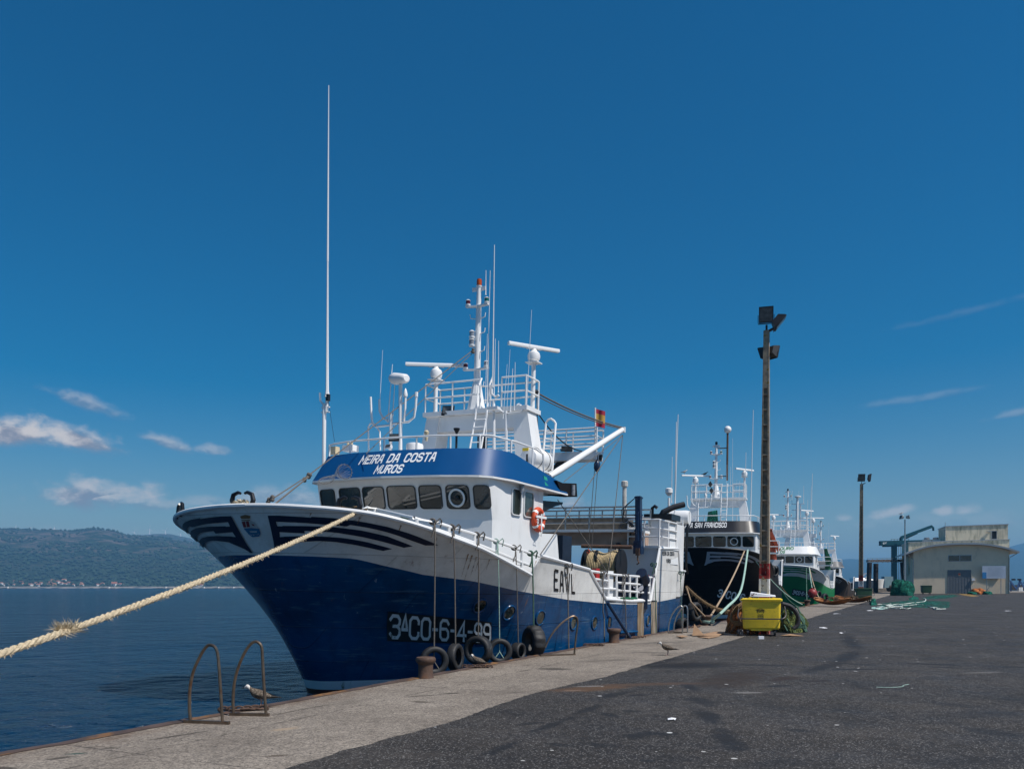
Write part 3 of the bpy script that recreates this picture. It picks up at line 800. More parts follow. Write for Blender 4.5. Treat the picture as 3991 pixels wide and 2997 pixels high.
# rail along the bow rim
def rimx(y): return interp(sorted([(c[1], c[0]) for c in HC[:44]]), y)
def rail_pt(px, py):
    x = 3.3
    for _ in range(6):
        p = PS(px, py, x=x); x = rimx(p.y) - .03
    return p
upx = [(1432, 1977), (1470, 1984), (1613, 2018), (1702, 2036), (1760, 2055), (1850, 2082), (1936, 2110), (2058, 2153), (2101, 2167)]
lpx = [(1432, 1993), (1470, 2000), (1613, 2040), (1702, 2064), (1760, 2083), (1850, 2116), (1936, 2151), (2030, 2190), (2078, 2208)]
U = [rail_pt(*p) for p in upx]; Lw = [rail_pt(*p) for p in lpx]
loop = [U[0] + Vector((-.05, -.05, -.04)), (U[0] + Lw[0]) / 2 + Vector((-.1, -.09, 0)), Lw[0] + Vector((-.05, -.05, .04))]
posts = []
for px in (1460, 1625, 1750, 1850, 1937, 2035):
    f = lambda pl: interp(pl, px)
    p = rail_pt(px, f(upx)); posts.append((p, Vector((p.x, p.y, interp(sorted([(c[1], c[2]) for c in HC[:41]]), p.y) - .02))))
railing(main, [Lw[::-1] + loop[::-1] + U], posts, .038, 'bow_railing')

# horn cleats on the rim and their lashings
def cleat(p, w):
    p = Vector(p); m = MB()
    for sd in (-1, 1):
        m.tube([p + Vector((sd * w * .42, 0, -.02)), p + Vector((sd * w * .5, 0, .12)), p + Vector((sd * w * .44, 0, .24)), p + Vector((sd * w * .22, 0, .29)), p + Vector((sd * w * .1, 0, .27))], [.05, .055, .05, .04, .03], 8)
    m.box(p, (w * 1.25, .16, .05)); return m.build('fairlead', blackp, main)
c1 = PS(945, 1970, y=14.05); cleat(c1, .62)
c2 = PS(1360, 1990, y=14.75); cleat(c2, .6)
c3 = hull_point(HC[15], HC[15][2], True); t3 = (hull_point(HC[17], HC[17][2], True) - hull_point(HC[13], HC[13][2], True)).normalized(); m = MB()
for sd in (-1, 1): m.tube([c3 + t3 * (sd * .17) + Vector((.05, .05, v)) if k == 0 else c3 + t3 * (sd * k) + Vector((.05, .05, v)) for k, v in ((0, -.06), (.22, .1), (.2, .24), (.1, .28))], [.05, .055, .045, .03], 8)
m.build('fairlead', blackp, main)

# life raft canister on its cradle
lr = PS(2060, 1782, x=2.45); m = MB()
m.lathe([(.06, -.06), (.26, 0), (.32, .08), (.335, .2), (.335, .55), (.36, .58), (.36, .62), (.335, .65), (.335, 1.0), (.32, 1.12), (.26, 1.2), (.05, 1.24)], lr, (0, 1, .0), 20)
o = m.build('liferaft_canister', whitec, main)
m = MB(); [m.torus(lr + Vector((0, y, 0)), .34, .012, (0, 1, 0), 24, 5) for y in (.3, .85)]; m.build('strap', darksteel, o)
MB().box(lr + Vector((-.02, -.065, -.08)), (.05, .03, .34)).build('label_plate', blackp, o); MB().box(lr + Vector((-.1, .02, .24)), (.2, .1, .09)).build('warning_label', yellow, o)
m = MB(); [m.bar(lr + Vector((a_, y, -.3)), lr + Vector((a_ * 1.2, y, -.75)), .05) for a_ in (-.3, .3) for y in (.2, .95)]; m.box(lr + Vector((0, .6, -.38)), (.7, 1.1, .05)); m.build('cradle', white, o)

# ladder hoop and stern platform with the ensign
A0, A1 = PS(2112, 1830, y=24.6), PS(2152, 1840, y=24.6); B0, B1 = PS(2128, 1648, y=25.0), PS(2166, 1650, y=25.0)
m = MB(); m.tube([A0, B0, B0 + Vector((.08, 0, .1)), (B0 + B1) / 2 + Vector((0, 0, .14)), B1 + Vector((-.06, 0, .08)), B1, A1], .035, 7)
for q in range(6): t = .06 + q * .15; m.tube([A0.lerp(B0, t), A1.lerp(B1, t)], .022, 6)
m.build('hooped_ladder', white, main)
ya = 29.0; e0, e1 = PS(2152, 1768, y=ya), PS(2337, 1763, y=ya); zc = PS(2337, 1778, y=ya).z
m = MB(); m.box((0, ya, zc), (e1.x * 2, .7, .3)); m.build('stern_gantry_beam', white, main)
for sd in (-1, 1): MB().bar((-1.1 + sd * .9, ya, 1.2), (-1.1 + sd * .9, ya, zc - .1), .3, .4).build('stern_gantry_leg', white, main)
MB().bar((-.2, ya, zc - 1.2), (1.05, ya, zc - .14), .16, .3).build('stern_gantry_brace', darksteel, main)
zt = zc + .15; runs = [[(-e1.x, ya - .33, zt + h_), (e1.x, ya - .33, zt + h_), (e1.x, ya + .33, zt + h_), (-e1.x, ya + .33, zt + h_)] for h_ in (.28, .55, .84)]
railing(main, runs, [((s, y, zt), (s, y, zt + .84)) for s in (-e1.x, -.8, .35, 1.25, e1.x) for y in (ya - .33, ya + .33)], .03, 'gantry_railing')
fp0, fp1 = PS(2320, 1758, y=ya - .2), PS(2320, 1589, y=ya - .2); o = MB().tube([fp0, fp1], .03, 7).build('flag_pole', whitec, main)
def flag_rows(z0, z1):
    return [[Vector((fp1.x + .03 + .31 * q / 6, fp1.y + .03 * math.sin(q * 1.1) + .12 * q / 6, z0 + (z1 - z0) * k - .09 * q / 6)) for q in range(7)] for k in (0, 1)]
zf = fp1.z - .04; fl = MB(); fl.grid(flag_rows(zf, zf - .16)); fl.grid(flag_rows(zf - .44, zf - .62)); fl.mi = 1; fl.grid(flag_rows(zf - .16, zf - .44)); fl.build('ensign', [redflag, yellowflag], o)

def floodlight(root, c, w, h, d, direc, name='floodlight', body=blackp, parent_lens=True):
    d_ = Vector(direc).normalized(); x = d_.cross(Vector((0, 0, 1))).normalized(); u = x.cross(d_)
    c = Vector(c); P4 = lambda ww, hh, k: [c + x * (ww / 2 * a_) + u * (hh / 2 * b_) + d_ * k for a_, b_ in ((-1, -1), (1, -1), (1, 1), (-1, 1))]
    m = MB(); m.prism(P4(w * .6, h * .6, -d), P4(w, h, 0)); m.prism(P4(w, h, 0), P4(w, h, d * .25)); m.bar(c + x * w * .55 - u * h * .5, c + x * w * .55 + u * .0, .02); m.bar(c - x * w * .55 - u * h * .5, c - x * w * .55, .02); m.bar(c + x * w * .56 - u * h * .55, c - x * w * .56 - u * h * .55, .03)
    o = m.build(name, body, root)
    MB().poly(P4(w * .86, h * .84, d * .25 + .004)).build('lens', mat('floodlight_glass', (.10, .105, .105), .25, var=.4, scale=8), o, smooth=0)
    return o
VIEW = Vector((.35, -1, -.35))
floodlight(main, PS(2208, 1748, y=ya - .45), .38, .18, .14, (.5, -1, -.5))
floodlight(main, PS(2343, 1783, y=ya), .12, .2, .14, (1, .1, -.2))
floodlight(main, PS(1536, 1704, y=20.3), .27, .19, .1, (.3, -1, .1))
floodlight(main, PS(1514, 1739, y=20.1), .22, .1, .1, (-.2, -1, .35), body=whitec)
floodlight(main, PS(1748, 1600, y=24.0), .4, .3, .2, (.3, -1, .3))
# hanging block under the gantry and boom with its tackle
m = MB(); q = PS(2327, 1815, y=ya - .2); m.lathe([(.05, -.22), (.12, -.1), (.12, .08), (.05, .18)], q, n=10); m.tube([q + Vector((0, 0, .15)), q + Vector((0, 0, .38))], .03, 6); m.build('hanging_block', cranepaint, main)
b0, b1 = PS(2142, 1857, x=2.8), PS(2426, 1675, x=2.85); m = MB(); m.tube([b0, b0.lerp(b1, .1), b1], [.075, .11, .095], 12); m.box(b1, (.2, .12, .2)); m.build('boom', whitec, main)
tl = PS(2091, 1530, y=24.9)
for dz, r in ((0, .028), (-.1, .018)):
    MB().tube(sag(tl + Vector((0, 0, dz)), b1 + Vector((0, 0, .08 + dz * .5)), .12), r, 6).build('topping_lift', ropegrey, main)
MB().lathe([(.05, -.1), (.1, 0), (.05, .1)], tl, (1, 0, 0), 10).build('block', darksteel, main)
def wire(pts, r=.012, mt_=None, name='wire'):
    return MB().tube(pts, r, 5).build(name, mt_ or ropegrey, main)
wire([tl, PS(2099, 1745, y=24.7)], .014)
wire(sag(PS(2098, 1612, y=25), PS(2267, 1758, y=28.7), .25), .022, darksteel, 'chain')
mb_ = PS(1840, 1368, y=24.35)
f1 = PS(1045, 1955, y=14.6)
wire([mb_, PS(1202, 1853, y=17.2), f1], .016); wire([mb_ - Vector((0, 0, .08)), PS(1428, 1767, y=19.3), PS(1440, 1790, y=19.1)], .011)
wire([PS(1202, 1853, y=17.2) + Vector((.03, 0, -.02)), f1 + Vector((.1, .1, -.05))], .02)
m = MB(); [m.ball(PS(x, y, y=yy) + Vector((random.uniform(-.05, .05), 0, random.uniform(-.05, .05))), .055, 7, 5) for x, y, yy in ((1202, 1853, 17.2), (1208, 1849, 17.2), (1192, 1866, 17.0), (1050, 1952, 14.7), (1060, 1945, 14.7), (1840, 1368, 24.3), (1846, 1366, 24.3)) for _ in range(2)]; m.build('knot', ropegrey, main)
w0 = PS(2173, 1947, y=24.6); w1 = rail_pt(2101, 2167); lo = Vector((3.95, 26.1, 2.25))
wire([b1 + Vector((0, 0, -.2)), w1], .016); wire([w0, PS(2372, 2236, x=3.95)], .014); wire([b1 + Vector((0, .05, -.2)), PS(2371, 2233, x=3.9)], .014); wire([b1 + Vector((0, 0, -.2)), PS(2198, 1877, y=24.6)], .012)
for x0, x1 in ((2317, 2293), (2329, 2306)): wire([PS(x0, 1832, y=28.8), PS(x1, 2140, y=28.8)], .012)
MB().tube([PS(2293, 2140, y=28.8) + Vector(v) for v in ((0, 0, 0), (.06, 0, -.08), (.02, 0, -.16), (-.05, 0, -.1))], .022, 6).build('hook', orange, main)

# side lights screen under the visor end
n0 = PS(2170, 1892, x=3.2); q = [PS(x, y, x=3.15) for x, y in ((2168, 1872), (2190, 1882), (2245, 1884), (2248, 1936), (2188, 1930))]
m = MB(); m.prism([p + Vector((-.45, 0, 0)) for p in q], [p + Vector((.02, 0, 0)) for p in q]); o = m.build('sidelight_box', mat('matt_black', (.008, .008, .009), .75, spec=.2), main, smooth=0)
for dy in (1900, 1920): MB().cyl(PS(2233, dy, x=3.22) - Vector((0, 0, .08)), PS(2233, dy, x=3.22) + Vector((0, 0, .08)), .07).build('navigation_lamp', clearlens, o)
m = MB(); m.prism([PS(x, y, x=2.9) for x, y in ((2112, 1950), (2194, 1957), (2192, 1966), (2165, 1972), (2113, 1998))], [PS(x, y, x=2.3) for x, y in ((2112, 1950), (2194, 1957), (2192, 1966), (2165, 1972), (2113, 1998))]); m.build('bracket', darksteel, main, smooth=0)
MB().cyl(PS(2034, 1915, x=3.05), PS(2034, 1890, x=3.05), .07).build('deck_lamp', clearlens, main)
t = MB(); p = PS(2130, 1874, x=3.12); t.prism([p + Vector((0, -.12, -.14)), p + Vector((0, .12, -.16)), p + Vector((-.06, .12, .12)), p + Vector((-.06, -.12, .14))], [p + Vector((.02, -.12, -.14)), p + Vector((.02, .12, -.16)), p + Vector((-.04, .12, .12)), p + Vector((-.04, -.12, .14))]); t.build('safety_sign', mat('sign_green', (.02, .30, .2), .5), main)
t = MB(); p = PS(1576, 2022, y=19.55); t.box(p, (.24, .02, .22)); t.build('safety_sign', mat('sign_dark_green', (.02, .16, .09), .5), main)

# tall whip on the port corner
yq = 20.6; p0, p1, p2, p3 = PS(1263, 1773, y=yq), PS(1264, 1575, y=yq), PS(1275, 1548, y=yq), PS(1281, 334, y=yq)
m = MB(); m.tube([p0 - Vector((0, 0, .3)), p1], .06, 8); m.tube([p1 + Vector((.09, 0, -.25)), p2], .05, 8); m.tube([p1, p1 + Vector((-.06, 0, .02)), p1 + Vector((-.16, 0, .12)), p1 + Vector((-.18, 0, .36))], .035, 7); [m.box(p1 + Vector((.05, 0, z)), (.3, .06, .03)) for z in (-.1, -.25)]
o = m.build('antenna_post', whitec, main); MB().box(p2 + Vector((.05, -.02, -.02)), (.1, .1, .2)).build('tuner_box', blackp, o)
t_ = (1020 - 334) / (1548 - 334.); pm = PS(1277, 1020, y=yq); whip(main, p2, pm, .05); m = MB(); m.tube([pm, pm.lerp(p3, .45), p3], [.032, .024, .012], 6); m.build('whip_antenna', whitec, main)
wire([p1 + Vector((.15, 0, .1)), PS(1304, 1722, y=yq)], .006, blackp, 'antenna_wire')
MB().box(PS(1302, 1756, y=20.4), (.26, .2, .22)).build('junction_box', cream, main); MB().box(PS(1366, 1748, y=20.6), (.38, .3, .18)).build('roof_box', white, main)
m = MB(); [m.tube([PS(x, 1745, y=20.6), PS(x, 1722, y=20.6)], .035, 7) for x in (1356, 1371)]; m.build('vent_pipe', cream, main)
# closed array radar on its own post
r0 = PS(1561, 1755, y=20.7); r1 = PS(1561, 1498, y=20.7); o = MB().cyl(r0 - Vector((0, 0, .2)), r1, .055).build('radar_mast', whitec, main)
d = Vector((.93, -.35, 0)).normalized(); n_ = Vector((-d.y, d.x, 0)); loops = []
for k, s_ in ((-.36, .55), (-.33, .8), (-.2, 1), (0, .92), (.2, .8), (.33, .72), (.37, .5)):
    c = r1 + d * k + Vector((-.05, 0, .17 - k * .13)); loops.append([c + n_ * (.20 * s_ * math.cos(a_)) + Vector((0, 0, .18 * s_ * math.sin(a_))) for a_ in [q * math.pi / 5 for q in range(10)]])
m = MB(); m.grid([l + [l[0]] for l in loops]); m.poly(loops[0][::-1]); m.poly(loops[-1]); m.build('radar_housing', whitec, o, smooth=50)
# more roof gear
m = MB(); m.lathe([(.25, -.2), (.26, .1), (.24, .16), (.15, .19)], PS(1616, 1752, y=21), n=16); m.build('dome_antenna', whitec, main)
m = MB(); p = PS(1778, 1760, y=19.8); m.tube([p - Vector((0, 0, .1)), p + Vector((0, 0, .52))], .032, 8); m.lathe([(.03, .5), (.09, .6), (.09, .63)], p, n=10); m.build('chimney_pipe', darksteel, main)
m = MB(); p = PS(1662, 1705, y=20); m.lathe([(.03, 0), (.05, .1), (.03, .14), (.06, .2), (.07, .26), (.03, .3)], p - Vector((0, 0, .1)), n=10); m.build('search_lamp', cream, main)
hp = [PS(x, y, y=20.9) for x, y in ((1437, 1756), (1435, 1664), (1444, 1650), (1464, 1658), (1480, 1682), (1482, 1754))]; MB().tube(hp, .025, 7).build('hoop_rail', whitec, main)
for x, yt_, yb in ((1926, 1676, 1800), (1972, 1678, 1798)): MB().tube([PS(x, yb, y=21.6), PS(x + 1, yt_, y=21.6)], .045, 8).build('antenna_post', whitec, main)
m = MB(); m.tube([PS(x, y, y=21.6) for x, y in ((1944, 1590), (1955, 1603), (1972, 1612), (2032, 1606), (2042, 1592))], .028, 7); m.tube([PS(1972, 1680, y=21.6), PS(1972, 1602, y=21.6)], .04, 8); m.build('antenna_yoke', whitec, main)
whip(main, PS(1975, 1606, y=21.6), PS(1988, 1362, y=21.6), .008); whip(main, PS(2004, 1600, y=21.6), PS(2008, 1412, y=21.6), .014); whip(main, PS(2052, 1596, y=21.6), PS(2072, 1208, y=21.6), .010)
m = MB(); m.tube([PS(1926, 1800, y=21.5), PS(1924, 1560, y=21.5)], .045, 8); m.box(PS(1924, 1592, y=21.4), (.34, .2, .08)); m.tube([PS(1916, 1500, y=21.5), PS(1917, 1536, y=21.5), PS(1932, 1548, y=21.5), PS(1944, 1540, y=21.5)], .04, 7); m.build('antenna_post', whitec, main)
whip(main, PS(1920, 1510, y=21.5), PS(1927, 955, y=21.5), .022); whip(main, PS(1904, 1570, y=21.5), PS(1905, 1254, y=21.5), .012); whip(main, PS(1942, 1530, y=21.5), PS(1943, 1328, y=21.5), .013); whip(main, PS(1893, 1150, y=24.5), PS(1894, 1054, y=24.5), .018)
m = MB(); p = PS(2022, 1600, y=24.6); m.lathe([(.13, 0), (.13, .2), (.08, .3), (.02, .33)], p - Vector((0, 0, .1)), n=12); m.build('dome_antenna', whitec, main)
m = MB(); m.box(PS(1880, 1725, y=23.6), (.3, .25, .35), .4); m.build('black_cover', blackp, main)

# after deck: crossing bridge, gallows, winch, crane, casing
yb = 32.0
x0, x1 = -3.9, PS(2512, 2070, y=yb).x; zb = PS(2300, 2072, y=yb).z
m = MB(); m.box(((x0 + x1) / 2, yb, zb), (x1 - x0, 1.5, .1)); m.build('bridge_deck', white, main)
brown = mat('bridge_girder_paint', (.36, .25, .19), .6, var=.25, dirt_and_tint=[(RUST, .6, .75, 3, 3, 1, .7)])
MB().box(((x0 + x1) / 2, yb + .1, zb - .29), (x1 - x0, .9, .48)).build('bridge_girder', brown, main)
runs = []; pst = []
for yy in (yb - .72, yb + .72):
    for h_ in (.3, .6, .92): runs.append([(x0, yy, zb + h_), (x1, yy, zb + h_)])
    for q in range(8): s = x0 + (x1 - x0) * q / 7; pst.append(((s, yy, zb), (s, yy, zb + .92)))
railing(main, runs, pst, .032, 'bridge_railing', steel)
m = MB(); m.box((-.2, yb + .3, zb + .28), (5.6, .5, .5)); m.build('storage_bin', mat('weathered_wood', (.09, .08, .065), .85, var=.5, scale=5), main)
# stern gallows leg with rungs
G = lambda px, py, x: PS(px, py, x=x)
g0, g1 = G(2634, 2075, 3.3), G(2690, 2230, 3.3)
m = MB(); m.box((3.0, 35.6, (zb + 2.6) / 2 + .25), (1.3, 1.5, zb - 2.1)); m.build('stern_gallows', white, main)
for q in range(5):
    z = 2.9 + q * .36; m = MB(); m.tube([(3.25, 34.85, z), (3.25, 34.65, z), (3.6, 34.65, z), (3.6, 34.85, z)], .022, 6)
    m.build('ladder_rung', blackp, main)
MB().tube([G(2683, 1995, 3.75), G(2675, 2130, 3.75), G(2674, 2205, 3.7), G(2679, 2235, 3.7)], .06, 8).build('exhaust_hose', blackp, main)
railing(main, [[G(2683, 1993, 3.7), G(2702, 2002, 3.7) + Vector((-.4, 0, 0))], [(3.6, 36.3, zb + .9), (1.0, 36.3, zb + .9)], [(3.6, 36.3, zb + .45), (1.0, 36.3, zb + .45)]], [((s, 36.3, zb - .2), (s, 36.3, zb + .9)) for s in (1.0, 1.9, 2.8, 3.6)], .03, 'stern_railing')
# funnel casing
fc = PS(2580, 2068, y=33.6); m = MB(); m.prism([(fc.x - .5, 33.0, 2.9), (fc.x + .55, 33.0, 2.9), (fc.x + .55, 34.2, 2.9), (fc.x - .5, 34.2, 2.9)], [(fc.x - .42, 33.05, fc.z + .42), (fc.x + .45, 33.05, fc.z + .42), (fc.x + .45, 34.1, fc.z + .42), (fc.x - .42, 34.1, fc.z + .42)]); m.build('funnel', white, main, smooth=0)
m = MB(); m.box((fc.x, 33.6, fc.z + .52), (1.15, 1.3, .24)); p = Vector((fc.x, 33.5, fc.z + .62)); m.tube([p, p + Vector((.05, 0, .12)), p + Vector((.4, .3, .35)), p + Vector((.75, .6, .48))], .12, 10); m.tube([p + Vector((-.4, 0, 0)), p + Vector((-.4, 0, .3)), p + Vector((-.3, 0, .38)), p + Vector((-.2, 0, .3))], .07, 8); m.build('exhaust_cap', blackp, main)
# crane
k0, k1 = PS(2489, 2128, y=31.2), PS(2489, 1934, y=31.2)
m = MB(); m.box(k0 + Vector((0, 0, -.05)), (.3, .4, .5)); m.bar(k0, k1, .20, .26); m.bar(k0 + Vector((.0, -.17, .1)), k1 + Vector((.02, -.16, -.6)), .09, .09); [m.box(k0.lerp(k1, f), (.25, .31, .06)) for f in (.3, .62, .97)]; m.bar(k0 + Vector((.13, -.1, .2)), k1 + Vector((.11, -.08, -.9)), .04, .04); o = m.build('deck_crane', cranepaint, main, smooth=0)
m = MB(); [m.tube([k1 + Vector((-.1, -.2, -.1)), k1 + Vector((-.4 - .1 * q, -.25, -.35 - .1 * q)), k1 + Vector((-.52, -.25, -.8 - .1 * q)), k1 + Vector((-.12, -.2, -1.1))], .018, 5) for q in range(3)]; m.build('hydraulic_hose', blackp, o)
hk = PS(2486, 2150, y=31.0); m = MB(); m.box(hk, (.14, .14, .28)); m.tube([hk + Vector((0, 0, -.1)), hk + Vector((0, 0, -.3)), hk + Vector((.05, 0, -.42)), hk + Vector((-.03, 0, -.48))], .03, 6); m.build('crane_hook', rusty, o)
# winch with its rope
wy = 29.6; a_, b_ = PS(2292, 2200, y=wy), PS(2418, 2200, y=wy); zc_ = PS(2350, 2205, y=wy).z; L_ = b_.x - a_.x
m = MB(); prof = [(.5, 0)]
for q in range(40): u = q / 39; prof.append((.52 + .05 * math.sin(u * 9) + (.02 if q % 2 else -.02), .06 + (L_ - .12) * u))
prof.append((.5, L_)); m.lathe(prof, (a_.x, wy, zc_), (1, 0, 0), 24); o = m.build('net_winch', mat('wound_rope', (.42, .33, .19), .9, var=.35, scale=14, bump=.8, bscale=40, bd=.02), main, smooth=15)
for k in (-.06, L_): MB().cyl((a_.x + k, wy, zc_), (a_.x + k + .06, wy, zc_), .62, n=28).build('drum_flange', darksteel, o)
wm = mat('dark_blue_machinery', (.012, .022, .05), .45, .2, var=.4, scale=4, dirt_and_tint=[((.12, .09, .06), .58, .72, 6, 6, 3, .8)])
for k in (-.25, L_ + .18): MB().box((a_.x + k, wy, 1.7), (.14, .9, 1.5)).build('winch_frame', wm, o, smooth=0)
for q in range(3): MB().cyl((a_.x + L_ + .35 + .3 * q, wy - .4 + .2 * q, 1.3 + .45 * q), (a_.x + L_ + .75 + .1 * q, wy - .45, 1.5 + .5 * q), .2).build('hydraulic_motor', wm, o)
MB().box((a_.x + L_ + .8, wy + .2, 1.7), (.4, .5, 1.0), .3).build('gear_case', wm, o, smooth=0)
MB().tube([(a_.x + L_ + .5, wy - .5, 1.4), (a_.x + L_ + .6, wy - .6, 2.1), (a_.x + L_ + .9, wy - .5, 2.4)], .06, 7).build('hydraulic_pipe', wm, o)
MB().tube([(a_.x - .2, wy - .2, zc_ + .72), (a_.x + L_ + .5, wy - .2, zc_ + .70)], .07, 8).build('winch_shaft', rusty, o)
q = PS(2278, 2178, y=wy - .3); MB().lathe([(.28, 0), (.34, .04), (.34, .1), (.2, .13), (.2, .4), (.34, .43), (.34, .5)], q, (1, .25, 0), 20).build('warping_head', blackp, o)
for px, py in ((2322, 2240), (2517, 2262)): MB().box(PS(px, py, x=3.75), (.15, .3, .42)).build('locker', red, main)
MB().tube([PS(2374, 2240, y=30.8), PS(2395, 2180, y=30.8), PS(2410, 2120, y=31.3)], [.16, .12, .1], 8).build('net_hanger', blackp, main)
m = MB(); [m.tube([(s, 30.2, 1.2), (s, 30.2, zb - .4)], .05, 6) for s in (-2.2, -1.9, -1.6, -1.3)]; m.build('guard_bar', steel, main)
m = MB(); m.box((PS(2185, 2120, y=27).x, 27, 2.4), (.5, .8, 2.6)); m.build('vent_trunk', mat('dark_trunk_paint', (.01, .02, .04), .5, var=.4), main)
# open rails of the working deck
def side(px, py): return PS(px, py, x=4.03)
R4 = [side(x, y) for x, y in ((2295, 2224), (2400, 2240), (2540, 2250))]
gate = [[side(2405, y), side(2532, y + 11)] for y in (2240, 2270, 2300, 2329)]
left = [[side(2320, 2256), side(2368, 2264)], [side(2333, 2293), side(2398, 2295)], [side(2355, 2328), side(2400, 2330)]]
pst = [(side(x, y0), side(x, y1)) for x, y0, y1 in ((2370, 2236, 2330), (2402, 2238, 2340), (2432, 2242, 2332), (2454, 2244, 2338), (2481, 2246, 2340), (2508, 2250, 2334), (2531, 2252, 2332))]
railing(main, [R4] + gate + left, pst, .042, 'gate_railing')
MB().tube([side(2413, 2332), side(2480, 2332)], .05, 8).build('gate_roller', greencrane, main)
m = MB(); m.box(side(2385, 2290) + Vector((-.15, 0, 0)), (.2, .5, 1.1)); m.build('gate_post', white, main)
# platform above the stern panel
z = 3.62
railing(main, [[(4.0, 31.5, z + h_), (4.0, 33.9, z + h_), (2.2, 33.9, z + h_)] for h_ in (.3, .62, .95)] + [[(4.0, 31.5, z + h_), (2.75, 31.5, z + h_)] for h_ in (.3, .62, .95)], [((4.0, y, z - .1), (4.0, y, z + .95)) for y in (31.5, 32.7, 33.9)] + [((s, 31.5, z - .1), (s, 31.5, z + .95)) for s in (2.75, 3.4)], .035, 'working_platform_railing')
m = MB(); m.box((3.0, 32.8, z - .1), (2.1, 2.6, .1)); m.prism([(1.9, 31.55, 1.2), (3.9, 31.55, 1.2), (3.9, 34.0, 1.2), (1.9, 34.0, 1.2)], [(1.9, 31.6, 3.5), (3.9, 31.6, 3.5), (3.9, 34.0, 3.5), (1.9, 34.0, 3.5)]); m.build('winch_house', white, main, smooth=0)
m = MB(); [m.torus((2.6 + .25 * random.uniform(-1, 1), 31.9 + .3 * random.uniform(-1, 1), z + .35 + .08 * q), .26, .025, (random.uniform(-.6, .6), -1, random.uniform(-.3, .6)), 14, 5) for q in range(5)]; m.build('hose_coil', blackp, main)
m = MB(); m.tube([PS(2433, 2072, y=32.9), PS(2434, 1895, y=32.9)], .09, 8); m.lathe([(.11, 0), (.14, .02), (.14, .2), (.1, .24)], PS(2434, 1897, y=32.9), n=10); m.build('stern_exhaust', mat('stained_white', (.5, .48, .44), .5, var=.3, dirt_and_tint=[(RUST, .5, .7, 3, 3, .5, .7)]), main)
m = MB(); m.tube([PS(2607, 2010, y=34), PS(2607, 1940, y=34)], .05, 8); m.lathe([(.05, -.05), (.15, .08), (.15, .24), (.08, .28)], PS(2607, 1928, y=34), n=14); m.build('dome_antenna', whitec, main)
whip(main, PS(2629, 2010, y=35.5), PS(2643, 1615, y=35.5), .03); whip(main, PS(2617, 1960, y=35), PS(2620, 1780, y=35), .018)
m = MB(); m.lathe([(.3, -.45), (.33, -.3), (.33, .3), (.3, .45)], PS(2648, 2018, y=36.6), (1, 0, 0), 16); m.build('liferaft_canister', whitec, main)
# spar leaning against the side
MB().tube([side(2355, 2345) + Vector((.1, 0, 0)), FR.toS((.05, 27.1, .17))], .055, 8).build('gangway_spar', cranepaint, main)
MB().tube([FR.hit(2408, 2464, .06), FR.hit(2476, 2460, .06)], .05, 8).build('rubbing_bar', blue, main)
# ------------------------------------------------------------------ fenders and ropes on the near boat
def tyre_mesh(mb, c, axis, Ro, w, tread=0.):
    c = Vector(c); ax = Vector(axis).normalized(); x = ax.orthogonal().normalized(); y = ax.cross(x)
    ri = Ro * .60; hw = w / 2
    prof = [(ri, -hw * .7), (ri + .03, -hw * .95), (Ro * .82, -hw), (Ro * .93, -hw * .92), (Ro, -hw * .62), (Ro + .004, 0), (Ro, hw * .62), (Ro * .93, hw * .92), (Ro * .82, hw), (ri + .03, hw * .95), (ri, hw * .7), (ri + .05, hw * .6), (Ro * .86, hw * .5), (Ro * .86, -hw * .5), (ri + .05, -hw * .6)]
    n = 48; i0 = len(mb.v); k_ = len(prof)
    for a in range(n):
        t = 2 * math.pi * a / n; d = x * math.cos(t) + y * math.sin(t)
        for q, (r, h) in enumerate(prof):
            rr = r + (tread if (tread and 4 <= q <= 6 and a % 4 < 2) else 0) - (.012 if q == 5 and not tread else 0)
            mb.v.append(tuple(c + d * rr + ax * h))
    for a in range(n):
        for q in range(k_):
            a2, q2 = (a + 1) % n, (q + 1) % k_
            mb.face((i0 + a * k_ + q, i0 + a2 * k_ + q, i0 + a2 * k_ + q2, i0 + a * k_ + q2))

def knot(mb, p, r):
    p = Vector(p)
    for q in range(3): mb.torus(p + Vector((0, (q - 1) * r * 1.6, 0)), .065, r, (.3 * (q - 1), 1, .25), 14, 6)
    mb.tube([p + Vector((.06, 0, -.02)), p + Vector((.14, .06, .07)), p + Vector((.1, .2, .03)), p + Vector((.05, .22, -.12))], r, 6)
    mb.tube([p + Vector((.05, -.02, -.03)), p + Vector((.07, -.08, -.2)), p + Vector((.02, -.1, -.36))], r, 6)

